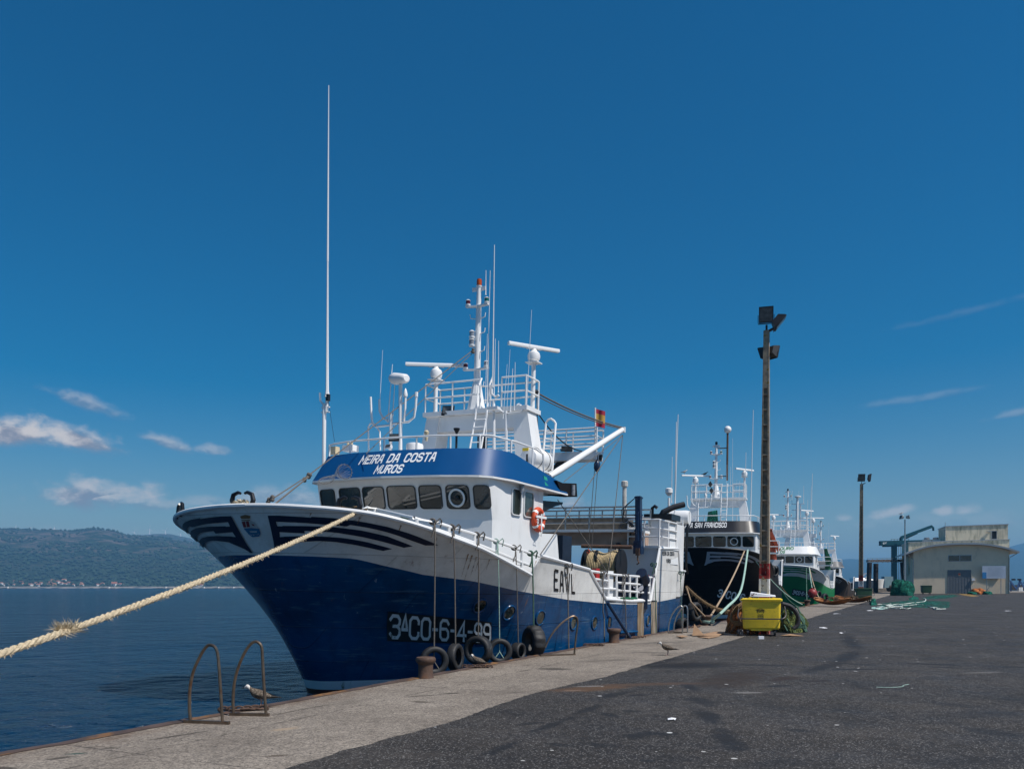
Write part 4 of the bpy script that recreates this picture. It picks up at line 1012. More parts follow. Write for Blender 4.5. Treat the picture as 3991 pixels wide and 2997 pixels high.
TG = 'tyre fenders hung along the near trawler'
def fender(label, px, py, x, hpx, ang, w, rope_px, rm, rr=.017, tread=0., inner=None):
    c = W(px, py, x=x); d = ray(px, py); t = (x - CX) / d.x
    Ro = hpx * t / F / 2
    vd = Vector((-d.x, -d.y, 0)).normalized(); ax = Matrix.Rotation(R(ang), 3, 'Z') @ vd
    root = thing('tyre_fender', label, 'fender', c, group=TG)
    m = MB(); tyre_mesh(m, c, ax, Ro, w, tread); m.build('tyre', rubber, root, smooth=50)
    u = interp(upx, rope_px) if rope_px < 2100 else None
    p = FR.toW(rail_pt(rope_px, u))
    top = c + Vector((0, 0, Ro * .92))
    m = MB(); m.tube([p + Vector((.03, 0, 0)), p + Vector((.05, 0, -.12)), p.lerp(top, .5) + Vector((.03, 0, 0)), top, c + Vector((0, 0, Ro * .55))], rr, 7); knot(m, p, rr * 1.05)
    if inner: m.tube([c + Vector((0, 0, Ro * .6)), c + Vector((0, 0, -.02)), c + ax.cross(Vector((0, 0, 1))) * Ro * .4 - Vector((0, 0, Ro * .6))], rr, 6); m.tube([c + Vector((0, 0, -.02)), c - ax.cross(Vector((0, 0, 1))) * Ro * .35 - Vector((0, 0, Ro * .62))], rr, 6)
    m.build('rope', rm, root)
fender('worn round tyre fender beside the bollard under the near bow', 1692, 2574, -.75, 113, 14, .19, 1688, ropegrey, inner=True)
fender('narrow tyre fender pinched in a rope loop between two round tyres', 1775, 2560, -.6, 108, 66, .2, 1762, ropegrey)
fender('thick tyre fender with white scuffs behind the resting gull', 1864, 2533, -.5, 113, -26, .26, 1859, ropegrey)
fender('large round tyre fender hung on the bright teal line', 1947, 2536, -.42, 98, 12, .2, 1934, ropeteal, .012, inner=True)
fender('small tyre fender seen edge-on beside the chunky tractor tyre', 2020, 2537, -.35, 68, 58, .24, 2004, ropegrey, .013)
fender('big chunky tractor tyre fender with deep tread lugs', 2080, 2499, -.3, 118, -62, .36, 2068, ropegreen, .02, tread=.03)
def hang(label, pts, rm, r=.017, kn=True, group='ropes hanging down the near trawler'):
    m = MB(); m.tube(pts, r, 7)
    if kn: knot(m, pts[0], r)
    return single(m, 'hanging_rope', rm, label, 'rope', pts[0], group)
sx = lambda px, py, x=-.22: W(px, py, x=x)
hang('dark rope hanging over the letters of the EAWL call sign', [sx(2209, 2206), sx(2211, 2240), sx(2214, 2330), sx(2217, 2528, -.15)], ropegrey)
hang('knotted dark rope hanging beside the slanting spar', [sx(2347, 2232), sx(2350, 2290), sx(2351, 2340), sx(2350, 2385), sx(2355, 2410), sx(2356, 2500, -.15)], ropegrey, .019)
hang('dark rope hanging from the middle of the white gate railing', [sx(2432, 2244), sx(2431, 2290), sx(2438, 2360), sx(2441, 2486, -.15)], ropegrey)
hang('short frayed rope end hanging from the white gate railing', [sx(2429, 2244), sx(2424, 2290), sx(2431, 2340), sx(2441, 2376)], ropegrey, .014, False)
hang('dark green rope hanging down the white stern panel', [sx(2543, 2200), sx(2552, 2215), sx(2555, 2330), sx(2557, 2466, -.15)], ropegreen)
hang('thin rope hanging at the after edge of the stern panel', [sx(2651, 2232), sx(2654, 2300), sx(2657, 2456, -.15)], ropegreen, .014)
# stern tyre against the quay
def loose_tyre(label, p, ax, Ro, w, tread=0., group=None):
    m = MB(); tyre_mesh(m, p, ax, Ro, w, tread); return single(m, 'tyre_fender', rubber, label, 'fender', p, group, 50)
loose_tyre('big ribbed tyre fender at the stern corner of the blue trawler', W(2706, 2383, x=-.15), (1, -.35, 0), .40, .38, .02, TG)
loose_tyre('old tyre half sunk between hull and quay behind the paired ladder rails', W(2660, 2440, x=-.2), (1, -.2, 0), .36, .3, 0, TG)

def rope(label, pts, r, mt_, name='mooring_rope', group='mooring ropes', fr=None, strands=False):
    m = MB()
    if strands:
        P_ = [Vector(p) for p in pts]; L = sum((b - a).length for a, b in zip(P_, P_[1:])); n = int(L / .03)
        dense = [Vector(p) for p in resample([tuple(p) for p in P_], n)]
        for s_ in range(3):
            out = []
            for k, p in enumerate(dense):
                d = (dense[min(k + 1, n - 1)] - dense[max(k - 1, 0)]).normalized(); x = d.cross(Vector((0, 0, 1))).normalized(); y = x.cross(d)
                a_ = k * .03 / .30 * 2 * math.pi + s_ * 2.094; wob = 1 + .18 * noise.noise(p * 3.1)
                out.append(p + (x * math.cos(a_) + y * math.sin(a_)) * r * .5 * wob)
            m.tube(out, r * .62, 6)
    else: m.tube(pts, r, 8)
    if fr: fray(m, pts, r, fr[0], fr[1])
    return single(m, name, mt_, label, 'rope', pts[0], group)

bow = FR.toW(PS(1392, 1996, y=14.72)); low = W(0, 2548, t=8.7); end = low + (low - bow) * .40; end.z = .28
pts = sag(bow, low, .10, 30) + [low.lerp(end, .5), end]
rope('thick frayed tan bow rope running down across the water', pts, .040, ropemat, fr=(1300, .04), strands=True)
TUFT = min((Vector(a).lerp(Vector(b), k / 10) for a, b in zip(pts, pts[1:]) for k in range(10)), key=lambda v: abs((v - CAM).dot(Vector((CT, ST, 0))) / (v - CAM).dot(Vector((-ST, CT, 0))) * F + 1995.5 - 258))
m = MB()
for q in range(420):
    a_ = random.uniform(0, 6.28); l_ = random.uniform(.06, .2); p = TUFT + Vector((0, random.uniform(-.12, .12), random.uniform(-.02, .02)))
    d = Vector((math.cos(a_) * .6, math.sin(a_) * .6, random.uniform(-.3, .8))).normalized(); s_ = d.orthogonal().normalized() * .006
    m.poly([p - s_, p + s_, p + d * l_])
single(m, 'rope_fray', ropemat, 'tuft of loose fibres bursting from the thick tan bow rope', 'rope', TUFT)
def lashing(label, S_pts, r, mt_, n):
    m = MB()
    for q in range(n):
        c = S_pts[0].lerp(S_pts[1], random.random()); o = lambda: Vector((random.uniform(-.16, .16), random.uniform(-.1, .1), random.uniform(-.05, .12)))
        m.tube([FR.toW(c + o()), FR.toW(c + o()), FR.toW(c + o()), FR.toW(c + o())], r, 5)
    P_ = [FR.toW(p) for p in S_pts]; fray(m, P_, .05, 160, .16)
    single(m, 'lashing', mt_, label, 'rope', P_[0], 'rope lashings on the bow rim')
lashing('tangle of pale rope round the horns at the stem', [PS(905, 1968, y=14.05), PS(985, 1964, y=14.05)], .022, ropemat, 12)
lashing('brown rope lashing where the thick bow rope is made fast', [PS(1322, 1990, y=14.7), PS(1425, 2000, y=14.85)], .022, ropebrown, 12)

# lifebuoy
def lifebuoy(label, c, nrm, Ro, txt=True):
    root = thing('lifebuoy', label, 'lifebuoy', c)
    MB().torus(c, Ro * .76, Ro * .24, nrm, 36, 12).build('ring', orange, root, smooth=60)
    x = Vector(nrm).cross(Vector((0, 0, 1))).normalized(); m = MB()
    for a_ in (40, 140, 220, 320):
        d = (x * math.cos(R(a_)) + Vector((0, 0, 1)) * math.sin(R(a_))); t_ = d.cross(Vector(nrm))
        q = Vector(c) + d * Ro * .76
        rows = []
        for s_ in (-.04, .04):
            rows.append([q + t_ * s_ + (d * math.cos(u) + Vector(nrm) * math.sin(u)) * Ro * .25 for u in [k * 2 * math.pi / 16 for k in range(17)]])
        m.grid(rows)
    m.build('band', whitec, root)
    m = MB(); n_ = Vector(nrm); m.box(Vector(c) + n_ * Ro * .26 + Vector((0, 0, .07)), (.02, Ro * 1.9, .07)); m.box(Vector(c) + n_ * Ro * .27 + Vector((0, 0, -.08)), (.02, .06, Ro * 1.3)); m.build('bracket', whitec, root)
    m = MB(); m.tube([Vector(c) + Vector((.05, 0, -Ro * .9)), Vector(c) + Vector((.08, -.12, -Ro * 1.15)), Vector(c) + Vector((.06, .1, -Ro * 1.3)), Vector(c) + Vector((.06, .06, -Ro * .9))], .01, 5); m.build('line', whitec, root)
    if txt:
        m = MB(); p = Vector(c) + n_ * Ro * .25 + Vector((0, -Ro * .78, -.13))
        lettering(m, '3', lambda u, v: p + Vector((.006, .1 * u, .14 * v)), .9, .2); m.build('number', whitec, root)
lifebuoy('orange lifebuoy numbered 3 on the white wheelhouse side', FR.toW(PS(2098, 2025, x=3.06)), (1, 0, 0), .375)
# fish traps swinging from the forestay
def trap(label, c, ax1, ax2, c2):
    root = thing('fish_trap', label, 'fish trap', c, group='hoop traps hanging before the visor')
    m = MB(); [m.torus(a_, .2, .009, b_, 28, 5) for a_, b_ in ((c, ax1),)]; m.build('hoop', ropegrey, root)
    n_ = Vector(ax1).normalized(); x = n_.orthogonal().normalized(); y = n_.cross(x); m = MB()
    ring = lambda f, k: [c.lerp(c2, f) + (x * math.cos(q * math.pi / 8 + k) + y * math.sin(q * math.pi / 8 + k)) * (.2 * (1 - f) + .03) for q in range(16)]
    for k in range(5):
        A_, B_ = ring(k / 5, k * .2), ring((k + 1) / 5, (k + 1) * .2)
        for q in range(16):
            m.tube([A_[q], B_[q]], .0022, 3, caps=False); m.tube([A_[q], B_[(q + 15) % 16]], .0022, 3, caps=False)
    m.build('net', mat('pale_trap_net', (.5, .48, .45), .9), root)
ta, tb = FR.toW(PS(1271, 1872, y=18.5)), FR.toW(PS(1344, 1838, y=18.6)); tm = ta.lerp(tb, .5) + Vector((0, 0, .03))
trap('round hoop trap hanging lower, just under the visor edge', ta, (.2, -.5, .8), (0, 0, 1), tm)
trap('hoop trap standing upright against the blue visor', tb, (.85, -.5, .1), (0, 0, 1), tm)

# ------------------------------------------------------------------ the boats beyond
def other(name, label, stem, yaw, k, S, lift=0., grp='trawlers moored along the quay'):
    d = Vector((-math.sin(yaw), math.cos(yaw), 0)); loc = Vector((stem[0], stem[1], WATER + lift)) + d * (25 - 13.95) * k
    return trawler(name, label, loc, (0, .012, yaw), k, S, grp)
wins = [(-2.75, -2.05), (-1.9, -1.05), (-.9, .1), (.25, 1.0), (1.15, 1.95), (2.1, 2.75)]
base_w = [(a_, b_, 4.0, 4.62) for a_, b_ in wins]
bt, BF = other('fishing_trawler', 'black hulled trawler with a black visor, second from the camera', (-5.15, 56.5), R(6.6), 1.13,
      dict(hull=blackhull, top=blackhull, house=white, visor=blackp, stripe=greysteel, windows=base_w, clear=1.55, rim=blackp, beacon=darksteel,
           name=[('PLAYA SAN FRANCISCO', -1.95, 1.1, .42, .88, .17)], namecol=whitec, mast_top=11.4), .28)
gt, GF = other('fishing_trawler', 'green hulled trawler with a white visor behind the lamp post', (-6.7, 97), R(2.0), 1.16,
      dict(hull=greenhull, top=topside, house=white, visor=white, stripe=greenhull, windows=base_w, clear=1.55, beacon=darksteel,
           name=[('MONTELOURO', -2.3, 1.0, .50, .92, .2), ('MUROS', -1.0, .2, .04, .42, .2)], namecol=greenhull))
st, SF = other('fishing_trawler', 'dark weathered trawler with a grey visor, farthest along the quay', (-6.2, 126), R(1), 1.0,
      dict(hull=darkhull, top=darkhull, house=white, visor=mat('grey_visor_paint', (.12, .12, .125), .5), windows=base_w, clear=1.55, beacon=darksteel))
def reg(root, txt, y0, z0, y1, z1, hh, plate, bar_col=boot, sh=.2):
    f = lambda u, v, o: (lambda y, z: onhull(y, z + hh * v, o))(y0 + (y1 - y0) * u, z0 + (z1 - z0) * u)
    if plate:
        m = MB(); m.grid([[f(-.03 + 1.06 * q / 14, -.2 + 1.4 * k / 3, .012) for q in range(15)] for k in range(4)]); m.build('registration_plate', blackp, root)
    m = MB(); lettering(m, txt, lambda u, v: f(u, v, .022), .9, .18, .24, sh); m.build('registration_number', bar_col, root, smooth=0)
def reg_px(root, fr, txt, q, plate):
    q2 = [Vector(p) for p in q]; f = lambda u, v, o: (lambda p: fr.hit(p.x, p.y, o))(q2[3].lerp(q2[2], u).lerp(q2[0].lerp(q2[1], u), v))
    if plate: m = MB(); m.grid([[f(-.04 + 1.08 * k / 14, -.25 + 1.5 * j / 3, .012) for k in range(15)] for j in range(4)]); m.build('registration_plate', blackp, root)
    m = MB(); lettering(m, txt, lambda u, v: f(u, v, .025), .9, .17, .26, .2); m.build('registration_number', whitec, root, smooth=0)
reg_px(bt, BF, '3aCO-6-5-99', [(2799, 2293), (2990, 2330), (2988, 2362), (2795, 2325)], False)
reg_px(gt, GF, '3aCO-6-1-99', [(3091, 2298), (3165, 2310), (3163, 2326), (3088, 2315)], True)
reg(st, 'SANTA', 14.75, 2.8, 16.6, 2.45, .4, False, greysteel, 0)
for root, cm, px in ((bt, orangepaint, 1), (gt, greencrane, 1)):
    m = MB(); c = Vector((3.3, 32.2, 3.5))
    m.cyl(c - Vector((0, 0, .9)), c + Vector((0, 0, .4)), .35, .3); m.bar(c + Vector((0, 0, .3)), c + Vector((-.2, -.3, 2.4)), .34, .4); m.bar(c + Vector((-.2, -.3, 2.3)), c + Vector((.5, -.5, .7)), .26, .3); m.bar(c + Vector((.25, 0, .2)), c + Vector((.1, -.3, 1.7)), .14)
    m.build('deck_crane', cm, root, smooth=0)
    m = MB(); m.prism([(1.9, 31.55, 1.2), (3.95, 31.55, 1.2), (3.95, 34.2, 1.2), (1.9, 34.2, 1.2)], [(1.9, 31.6, 3.5), (3.95, 31.6, 3.5), (3.95, 34.2, 3.5), (1.9, 34.2, 3.5)]); m.build('winch_house', white, root, smooth=0)
    MB().box((0, 32, 4.0), (7.6, 1.4, .12)).build('bridge_deck', white, root)
    railing(root, [[(-3.8, yy, 4.05 + h_), (3.8, yy, 4.05 + h_)] for yy in (31.3, 32.7) for h_ in (.45, .9)], [((s, yy, 4.05), (s, yy, 4.95)) for yy in (31.3, 32.7) for s in (-3.8, -1.9, 0, 1.9, 3.8)], .035, 'bridge_railing', white)
    railing(root, [[(4.02, 25.7, 1.5 + h_), (4.02, 30.5, 1.5 + h_)] for h_ in (.35, .7)], [((4.02, 25.7 + q * .8, 1.45), (4.02, 25.7 + q * .8, 2.2)) for q in range(7)], .04, 'gate_railing')
    m = MB(); m.torus((1.4, 29.6, 2.2), .45, .2, (1, 0, 0), 20, 8); m.cyl((.2, 29.6, 2.2), (2.2, 29.6, 2.2), .5); m.build('net_winch', greencrane, root)
    whip(root, (-2.5, 20.6, 5.2), (-2.45, 20.6, 12.5), .05); whip(root, (2.4, 21.6, 5.2), (2.5, 21.6, 13.2), .04); whip(root, (1.9, 23, 5.2), (1.95, 23, 10.6), .03)
# second portal with its own mast over the green boat's stern
for sd in (-1, 1):
    m = MB(); m.prism([(sd * 2.6, 34.2, 1.5), (sd * 1.9, 34.2, 1.5), (sd * 1.9, 34.9, 1.5), (sd * 2.6, 34.9, 1.5)], [(sd * 1.5, 34.2, 7.5), (sd * 1.05, 34.2, 7.5), (sd * 1.05, 34.9, 7.5), (sd * 1.5, 34.9, 7.5)]); m.build('portal_leg', white, gt, smooth=0)
MB().box((0, 34.55, 7.55), (3.7, .8, .4)).build('portal_beam', white, gt)
railing(gt, [[(-1.9, 34.2, 7.75 + h_), (1.9, 34.2, 7.75 + h_)] for h_ in (.4, .8)], [((s, 34.2, 7.7), (s, 34.2, 8.55)) for s in (-1.9, -.9, .9, 1.9)], .035, 'platform_railing')
m = MB(); m.tube([(-.3, 34.5, 7.6), (-.3, 34.5, 12.0)], [.2, .12], 10); m.tube([(.05, 34.5, 7.6), (.05, 34.5, 11.2)], .07, 8); [m.bar((-.9, 34.5, z), (.5, 34.5, z), .08) for z in (9.6, 10.6, 11.3)]; m.lathe([(.1, 0), (.38, .1), (.38, .2), (.1, .28)], (-.25, 34.5, 12.0), n=14); m.build('signal_mast', whitec, gt)
radar(gt, (1.5, 34.6, 7.7), 1.4, 2.4, .45)
whip(gt, (-.9, 34.5, 11.3), (-.9, 34.5, 12.9), .03); whip(gt, (.4, 34.5, 11.3), (.4, 34.5, 13.4), .03); whip(gt, (1.2, 34.3, 7.7), (1.25, 34.3, 13.3), .035)
# gear on the black boat
m = MB(); m.tube([(.55, 24.5, 8.9), (.55, 24.5, 12.3)], .07, 8); m.bar((-.2, 24.5, 11.2), (.55, 24.5, 11.2), .06); m.bar((-.2, 24.5, 9.2), (.55, 24.5, 9.2), .06); m.build('antenna_post', rusty, bt)
MB().ball((.55, 24.5, 12.5), .26, 14, 8).build('dome_antenna', whitec, bt)
m = MB(); m.prism([(-.75, 23.3, 5.3), (.1, 23.3, 5.3), (.1, 23.8, 5.3), (-.75, 23.8, 5.3)], [(-.6, 23.3, 6.6), (.0, 23.3, 6.7), (.0, 23.7, 6.7), (-.6, 23.8, 6.6)]); m.build('furled_net', netdeep, bt)
m = MB()
for dx, z in ((-.5, 8.55), (-.42, 8.1)): m.lathe([(.02, -.22), (.2, 0), (.02, .22)], (dx, 23.6, z), n=4)
m.build('day_shape', blackp, bt)
# ------------------------------------------------------------------ mooring lines of the boats beyond
B3 = Vector((.2, W(2737, 2436).y, 0)); B3.z = gz(0, B3.y)
B4 = Vector((.1, W(3134, 2361).y, 0)); B4.z = gz(0, B4.y)
bw = BF.toW((2.6, 14.9, 3.55)); ft = FR.toW(PS(2675, 2286, x=4.0))
rope('tan rope from the black bow straight down to the roped bollard', sag(bw, B3 + Vector((.15, 0, .35)), .25), .045, ropetan)
rope('pale teal rope sagging from the black bow to the roped bollard', smooth_curve([bw + Vector((.2, 0, 0)), (bw + Vector((.2, 0, 0))).lerp(B3, .5) + Vector((.5, .2, -.5)), B3 + Vector((.75, .5, .75)), B3 + Vector((.2, .1, .2))], 6), .06, ropeteal)
rope('teal line from the black bow rim running aft along its side', sag(bw + Vector((.2, .2, 0)), Vector((.3, 66, .6)), .5), .035, ropeteal)
rope('shaggy brown rope from the blue stern towards the orange net pile', sag(ft, W(2875, 2378, t=39), .35), .06, ropebrown, fr=(500, .16))
rope('thin tan rope from the blue stern to the roped bollard', [ft, W(2693, 2345, x=-.1), B3 + Vector((-.16, -.1, .1))], .03, ropetan)
rope('second thin tan line from the tyre knot to the roped bollard', [W(2693, 2345, x=-.1), B3 + Vector((.05, -.05, .3))], .03, ropetan)
m = MB(); [m.torus(B3 + Vector((0, 0, .12 + .035 * q)), .21 + .012 * q, .022, (.06, .05, 1), 22, 6) for q in range(3)]; [m.torus(B3 + Vector((.28, -.05, .16)), .07, .035, (random.uniform(-1, 1), random.uniform(-1, 1), .4), 12, 6) for q in range(4)]
single(m, 'rope_hitch', ropeteal, 'teal hitch wrapped round the bollard at the blue stern', 'rope', B3)
gb = GF.toW((2.9, 15.1, 3.5))
rope('pinkish rope from the green bow down to the quay edge', sag(gb, Vector((.2, 80.5, .5)), .8), .05, ropetan)
rope('teal line from the green bow past the red buoy', sag(gb, W(3185, 2345, t=72), .9), .04, ropeteal)
rope('dark rope drooping from the green bow', sag(gb - Vector((.3, 0, 0)), B4 + Vector((0, 0, .2)), 1.2), .04, ropegreen)
rope('slack brown rope from the black stern to the quay bollard', sag(W(3040, 2278, t=66), B4 + Vector((0, 0, .3)), .5), .04, ropebrown)
rope('second slack dark rope from the black stern to the quay', sag(W(3040, 2288, t=66), Vector((.4, 67, .4)), .5), .035, ropegreen)
m = MB(); c = W(3166, 2311, t=74); m.ball(c, .40, 20, 12); m.lathe([(.06, .38), (.08, .44), (.03, .5)], c, n=8)
single(m, 'buoy', mat('faded_red_buoy', (.25, .025, .025), .5, var=.25, dirt_and_tint=[((.3, .2, .18), .6, .75, 4, 4, 4, .5)]), 'round red buoy hanging beside the green hull', 'buoy', c)
for lb, (px, py, t_), r_ in (('black tyre high on the green hull side', (3190, 2282, 100), .55), ('black tyre low on the green hull beside the buoy', (3190, 2318, 98), .5), ('black tyre on the quay by the green stern', (3215, 2330, 80), .45), ('black tyre hanging on the grey after side of the black boat', (3018, 2225, 64), .45)):
    loose_tyre(lb, W(px, py, t=t_), (1, -.5, 0), r_, .3, 0, 'tyres on the boats beyond')

# ------------------------------------------------------------------ quay furniture
def bollard(label, x, y, r, h, g='iron bollards on the quay edge'):
    b = Vector((x, y, gz(x, y) - .01)); m = MB()
    m.lathe([(r * 1.06, 0), (r * 1.06, .03), (r, .05), (r * .97, h * .55), (r * 1.0, h * .66), (r * 1.2, h * .74), (r * 1.32, h * .82), (r * 1.32, h * .92), (r * 1.2, h * .985), (r * .8, h)], b, n=28)
    return single(m, 'bollard', rusty, label, 'bollard', b, g)
bollard('rusty bollard in front of the near bow and its tyres', .17, W(1638, 2640).y, .15, .43)
bollard('rusty bollard beside the foot of the slanting spar', .2, W(2391, 2504).y, .165, .46)
bollard('bollard wrapped in teal and tan rope at the blue stern', B3.x, B3.y, .19, .46)
bollard('dark bollard far along the quay under the green bow', B4.x, B4.y, .2, .5)

def hoop(pts, r=.021): return MB().tube(pts, r, 8)
Z7 = lambda x, y: (500 + x / 2.5675, 2350 + y / 2.5675)
def on_plane(a_, b_, px, py):
    """point seen at px, py in the vertical plane through the ground points a_, b_"""
    n_ = Vector((b_ - a_)).cross(Vector((0, 0, 1))); d = ray(px, py); t_ = (a_ - CAM).dot(n_) / d.dot(n_); return CAM + d * t_
root = thing('quay_ladder', 'nearest ladder with two tall bent rails beside the standing gull', 'ladder', W(812, 2818), group='ladder rails on the quay edge')
for hp, bar in (([(622, 1165), (612, 1040), (616, 860), (648, 690), (700, 565), (752, 470), (792, 425), (826, 418), (866, 438), (890, 490), (905, 610), (925, 900), (942, 1180)], ((562, 1195), (1012, 1212))),
                ([(1052, 1100), (1048, 980), (1060, 800), (1100, 640), (1160, 500), (1215, 418), (1262, 385), (1305, 395), (1335, 440), (1343, 560), (1356, 800), (1378, 1105)], ((1018, 1122), (1408, 1130)))):
    a_, b_ = W(*Z7(*bar[0])), W(*Z7(*bar[1]))
    hoop(smooth_curve([on_plane(a_, b_, *Z7(*p)) for p in hp], 4), .0215).build('handrail', browntube, root)
    MB().bar(a_ + Vector((0, 0, .02)), b_ + Vector((0, 0, .02)), .05, .045).build('base_bar', browntube, root, smooth=0)
Z8 = lambda x, y: (1900 + x / 2.3833, 2300 + y / 2.3833)
a_, b_ = W(*Z8(492, 612)), W(*Z8(815, 600))
root = thing('quay_ladder', 'single bent ladder rail leaning before the blue hull', 'ladder', b_, group='ladder rails on the quay edge')
hoop(smooth_curve([on_plane(a_, b_, *Z8(*p)) for p in ((536, 532), (562, 470), (610, 390), (680, 312), (745, 262), (790, 240), (820, 245), (836, 270), (836, 330), (820, 450), (806, 596))], 4), .024).build('handrail', browntube, root)
MB().bar(a_ + Vector((0, 0, .02)), b_ + Vector((0, 0, .02)), .05, .04).build('base_bar', browntube, root, smooth=0)
Z9 = lambda x, y: (2600 + x / 3.687, 2200 + y / 3.687)
root = thing('quay_ladder', 'far ladder with two curved grey rails by the blue stern', 'ladder', W(*Z9(120, 988)), group='ladder rails on the quay edge')
for hp in ([(15, 985), (25, 860), (60, 740), (115, 655), (170, 600), (205, 594), (224, 630), (226, 720), (220, 987)], [(95, 972), (102, 860), (135, 750), (190, 660), (235, 600), (268, 592), (290, 625), (295, 720), (292, 976)]):
    a_, b_ = W(*Z9(*hp[0])), W(*Z9(*hp[-1]))
    hoop(smooth_curve([on_plane(a_, b_, *Z9(*p)) for p in hp], 4), .026).build('handrail', steel, root)
    MB().bar(a_ + Vector((0, 0, .02)), b_ + Vector((0, 0, .02)), .05, .04).build('base_bar', browntube, root, smooth=0)

def chain(label, a_, b_, n, s_):
    m = MB(); a_, b_ = Vector(a_), Vector(b_)
    d = (b_ - a_).normalized(); side_ = d.cross(Vector((0, 0, 1)))
    for q in range(n):
        c = a_.lerp(b_, q / (n - 1)) + side_ * math.sin(q * .55) * .04; c.z = gz(c.x, c.y) + .03
        ax = Vector((0, 0, 1)) if q % 2 else side_; i0 = len(m.v); m.torus(c, s_, s_ * .3, ax + Vector((.2 * math.sin(q), .1, 0)), 12, 6)
        for k in range(i0, len(m.v)):
            v = Vector(m.v[k]) - c; al = d * v.dot(d); m.v[k] = tuple(c + v + al * .55)
    single(m, 'chain', rusty, label, 'chain', a_, 'chains lying on the quay edge')
chain('heavy pale chain lying behind the nearest ladder rails', W(872, 2772), W(1024, 2768), 11, .045)
chain('rusty chain lying under the resting gull', W(1812, 2602), W(1908, 2602), 13, .04)
chain('dark chain lying before the middle bollard', W(2284, 2517), W(2346, 2517), 12, .045)
chain('dark chain lying just past the middle bollard', W(2442, 2489), W(2510, 2485), 13, .045)
chain('short chain on the edge by the far ladder rails', W(2686, 2447), W(2728, 2444), 9, .05)

# ------------------------------------------------------------------ lamp posts
concrete_post = bpy.data.materials.new('concrete_post'); N, L = nt(concrete_post); bs = N['Principled BSDF']
tc = N.new('ShaderNodeTexCoord'); sp = N.new('ShaderNodeSeparateXYZ'); L.new(tc.outputs['Object'], sp.inputs[0])
nz = N.new('ShaderNodeTexNoise'); nz.inputs['Scale'].default_value = 5; nz.inputs['Detail'].default_value = 8; L.new(tc.outputs['Object'], nz.inputs['Vector'])
rp = N.new('ShaderNodeValToRGB'); L.new(nz.outputs['Fac'], rp.inputs[0])
rp.color_ramp.elements[0].position = .35; rp.color_ramp.elements[0].color = (.20, .155, .11, 1); rp.color_ramp.elements[1].position = .62; rp.color_ramp.elements[1].color = (.36, .285, .20, 1)
e = rp.color_ramp.elements.new(.70); e.color = (.25, .16, .04, 1)
bd = N.new('ShaderNodeValToRGB'); bd.color_ramp.interpolation = 'CONSTANT'
dv = N.new('ShaderNodeMath'); dv.operation = 'DIVIDE'; L.new(sp.outputs['Z'], dv.inputs[0]); dv.inputs[1].default_value = 4.0; L.new(dv.outputs[0], bd.inputs[0])
els = bd.color_ramp.elements; els[0].position = 0; els[0].color = (.30, .025, .02, 1); els[1].position = 1.40 / 4; els[1].color = (.70, .69, .67, 1)
e = els.new(2.0 / 4); e.color = (.28, .022, .018, 1); e = els.new(2.55 / 4); e.color = (0, 0, 0, 1)
n2 = N.new('ShaderNodeTexNoise'); n2.inputs['Scale'].default_value = 9; n2.inputs['Detail'].default_value = 6; L.new(tc.outputs['Object'], n2.inputs['Vector'])
lt = N.new('ShaderNodeMath'); lt.operation = 'LESS_THAN'; L.new(sp.outputs['Z'], lt.inputs[0]); lt.inputs[1].default_value = 2.55
wr = N.new('ShaderNodeMath'); wr.operation = 'LESS_THAN'; L.new(n2.outputs['Fac'], wr.inputs[0]); wr.inputs[1].default_value = .6
mu = N.new('ShaderNodeMath'); mu.operation = 'MULTIPLY'; L.new(lt.outputs[0], mu.inputs[0]); L.new(wr.outputs[0], mu.inputs[1])
mx = N.new('ShaderNodeMix'); mx.data_type = 'RGBA'; L.new(mu.outputs[0], mx.inputs['Factor']); L.new(rp.outputs[0], mx.inputs['A']); L.new(bd.outputs[0], mx.inputs['B']); L.new(mx.outputs['Result'], bs.inputs['Base Color']); bs.inputs['Roughness'].default_value = .85
bp = N.new('ShaderNodeBump'); bp.inputs['Strength'].default_value = .5; bp.inputs['Distance'].default_value = .02; L.new(nz.outputs['Fac'], bp.inputs['Height']); L.new(bp.outputs[0], bs.inputs['Normal'])

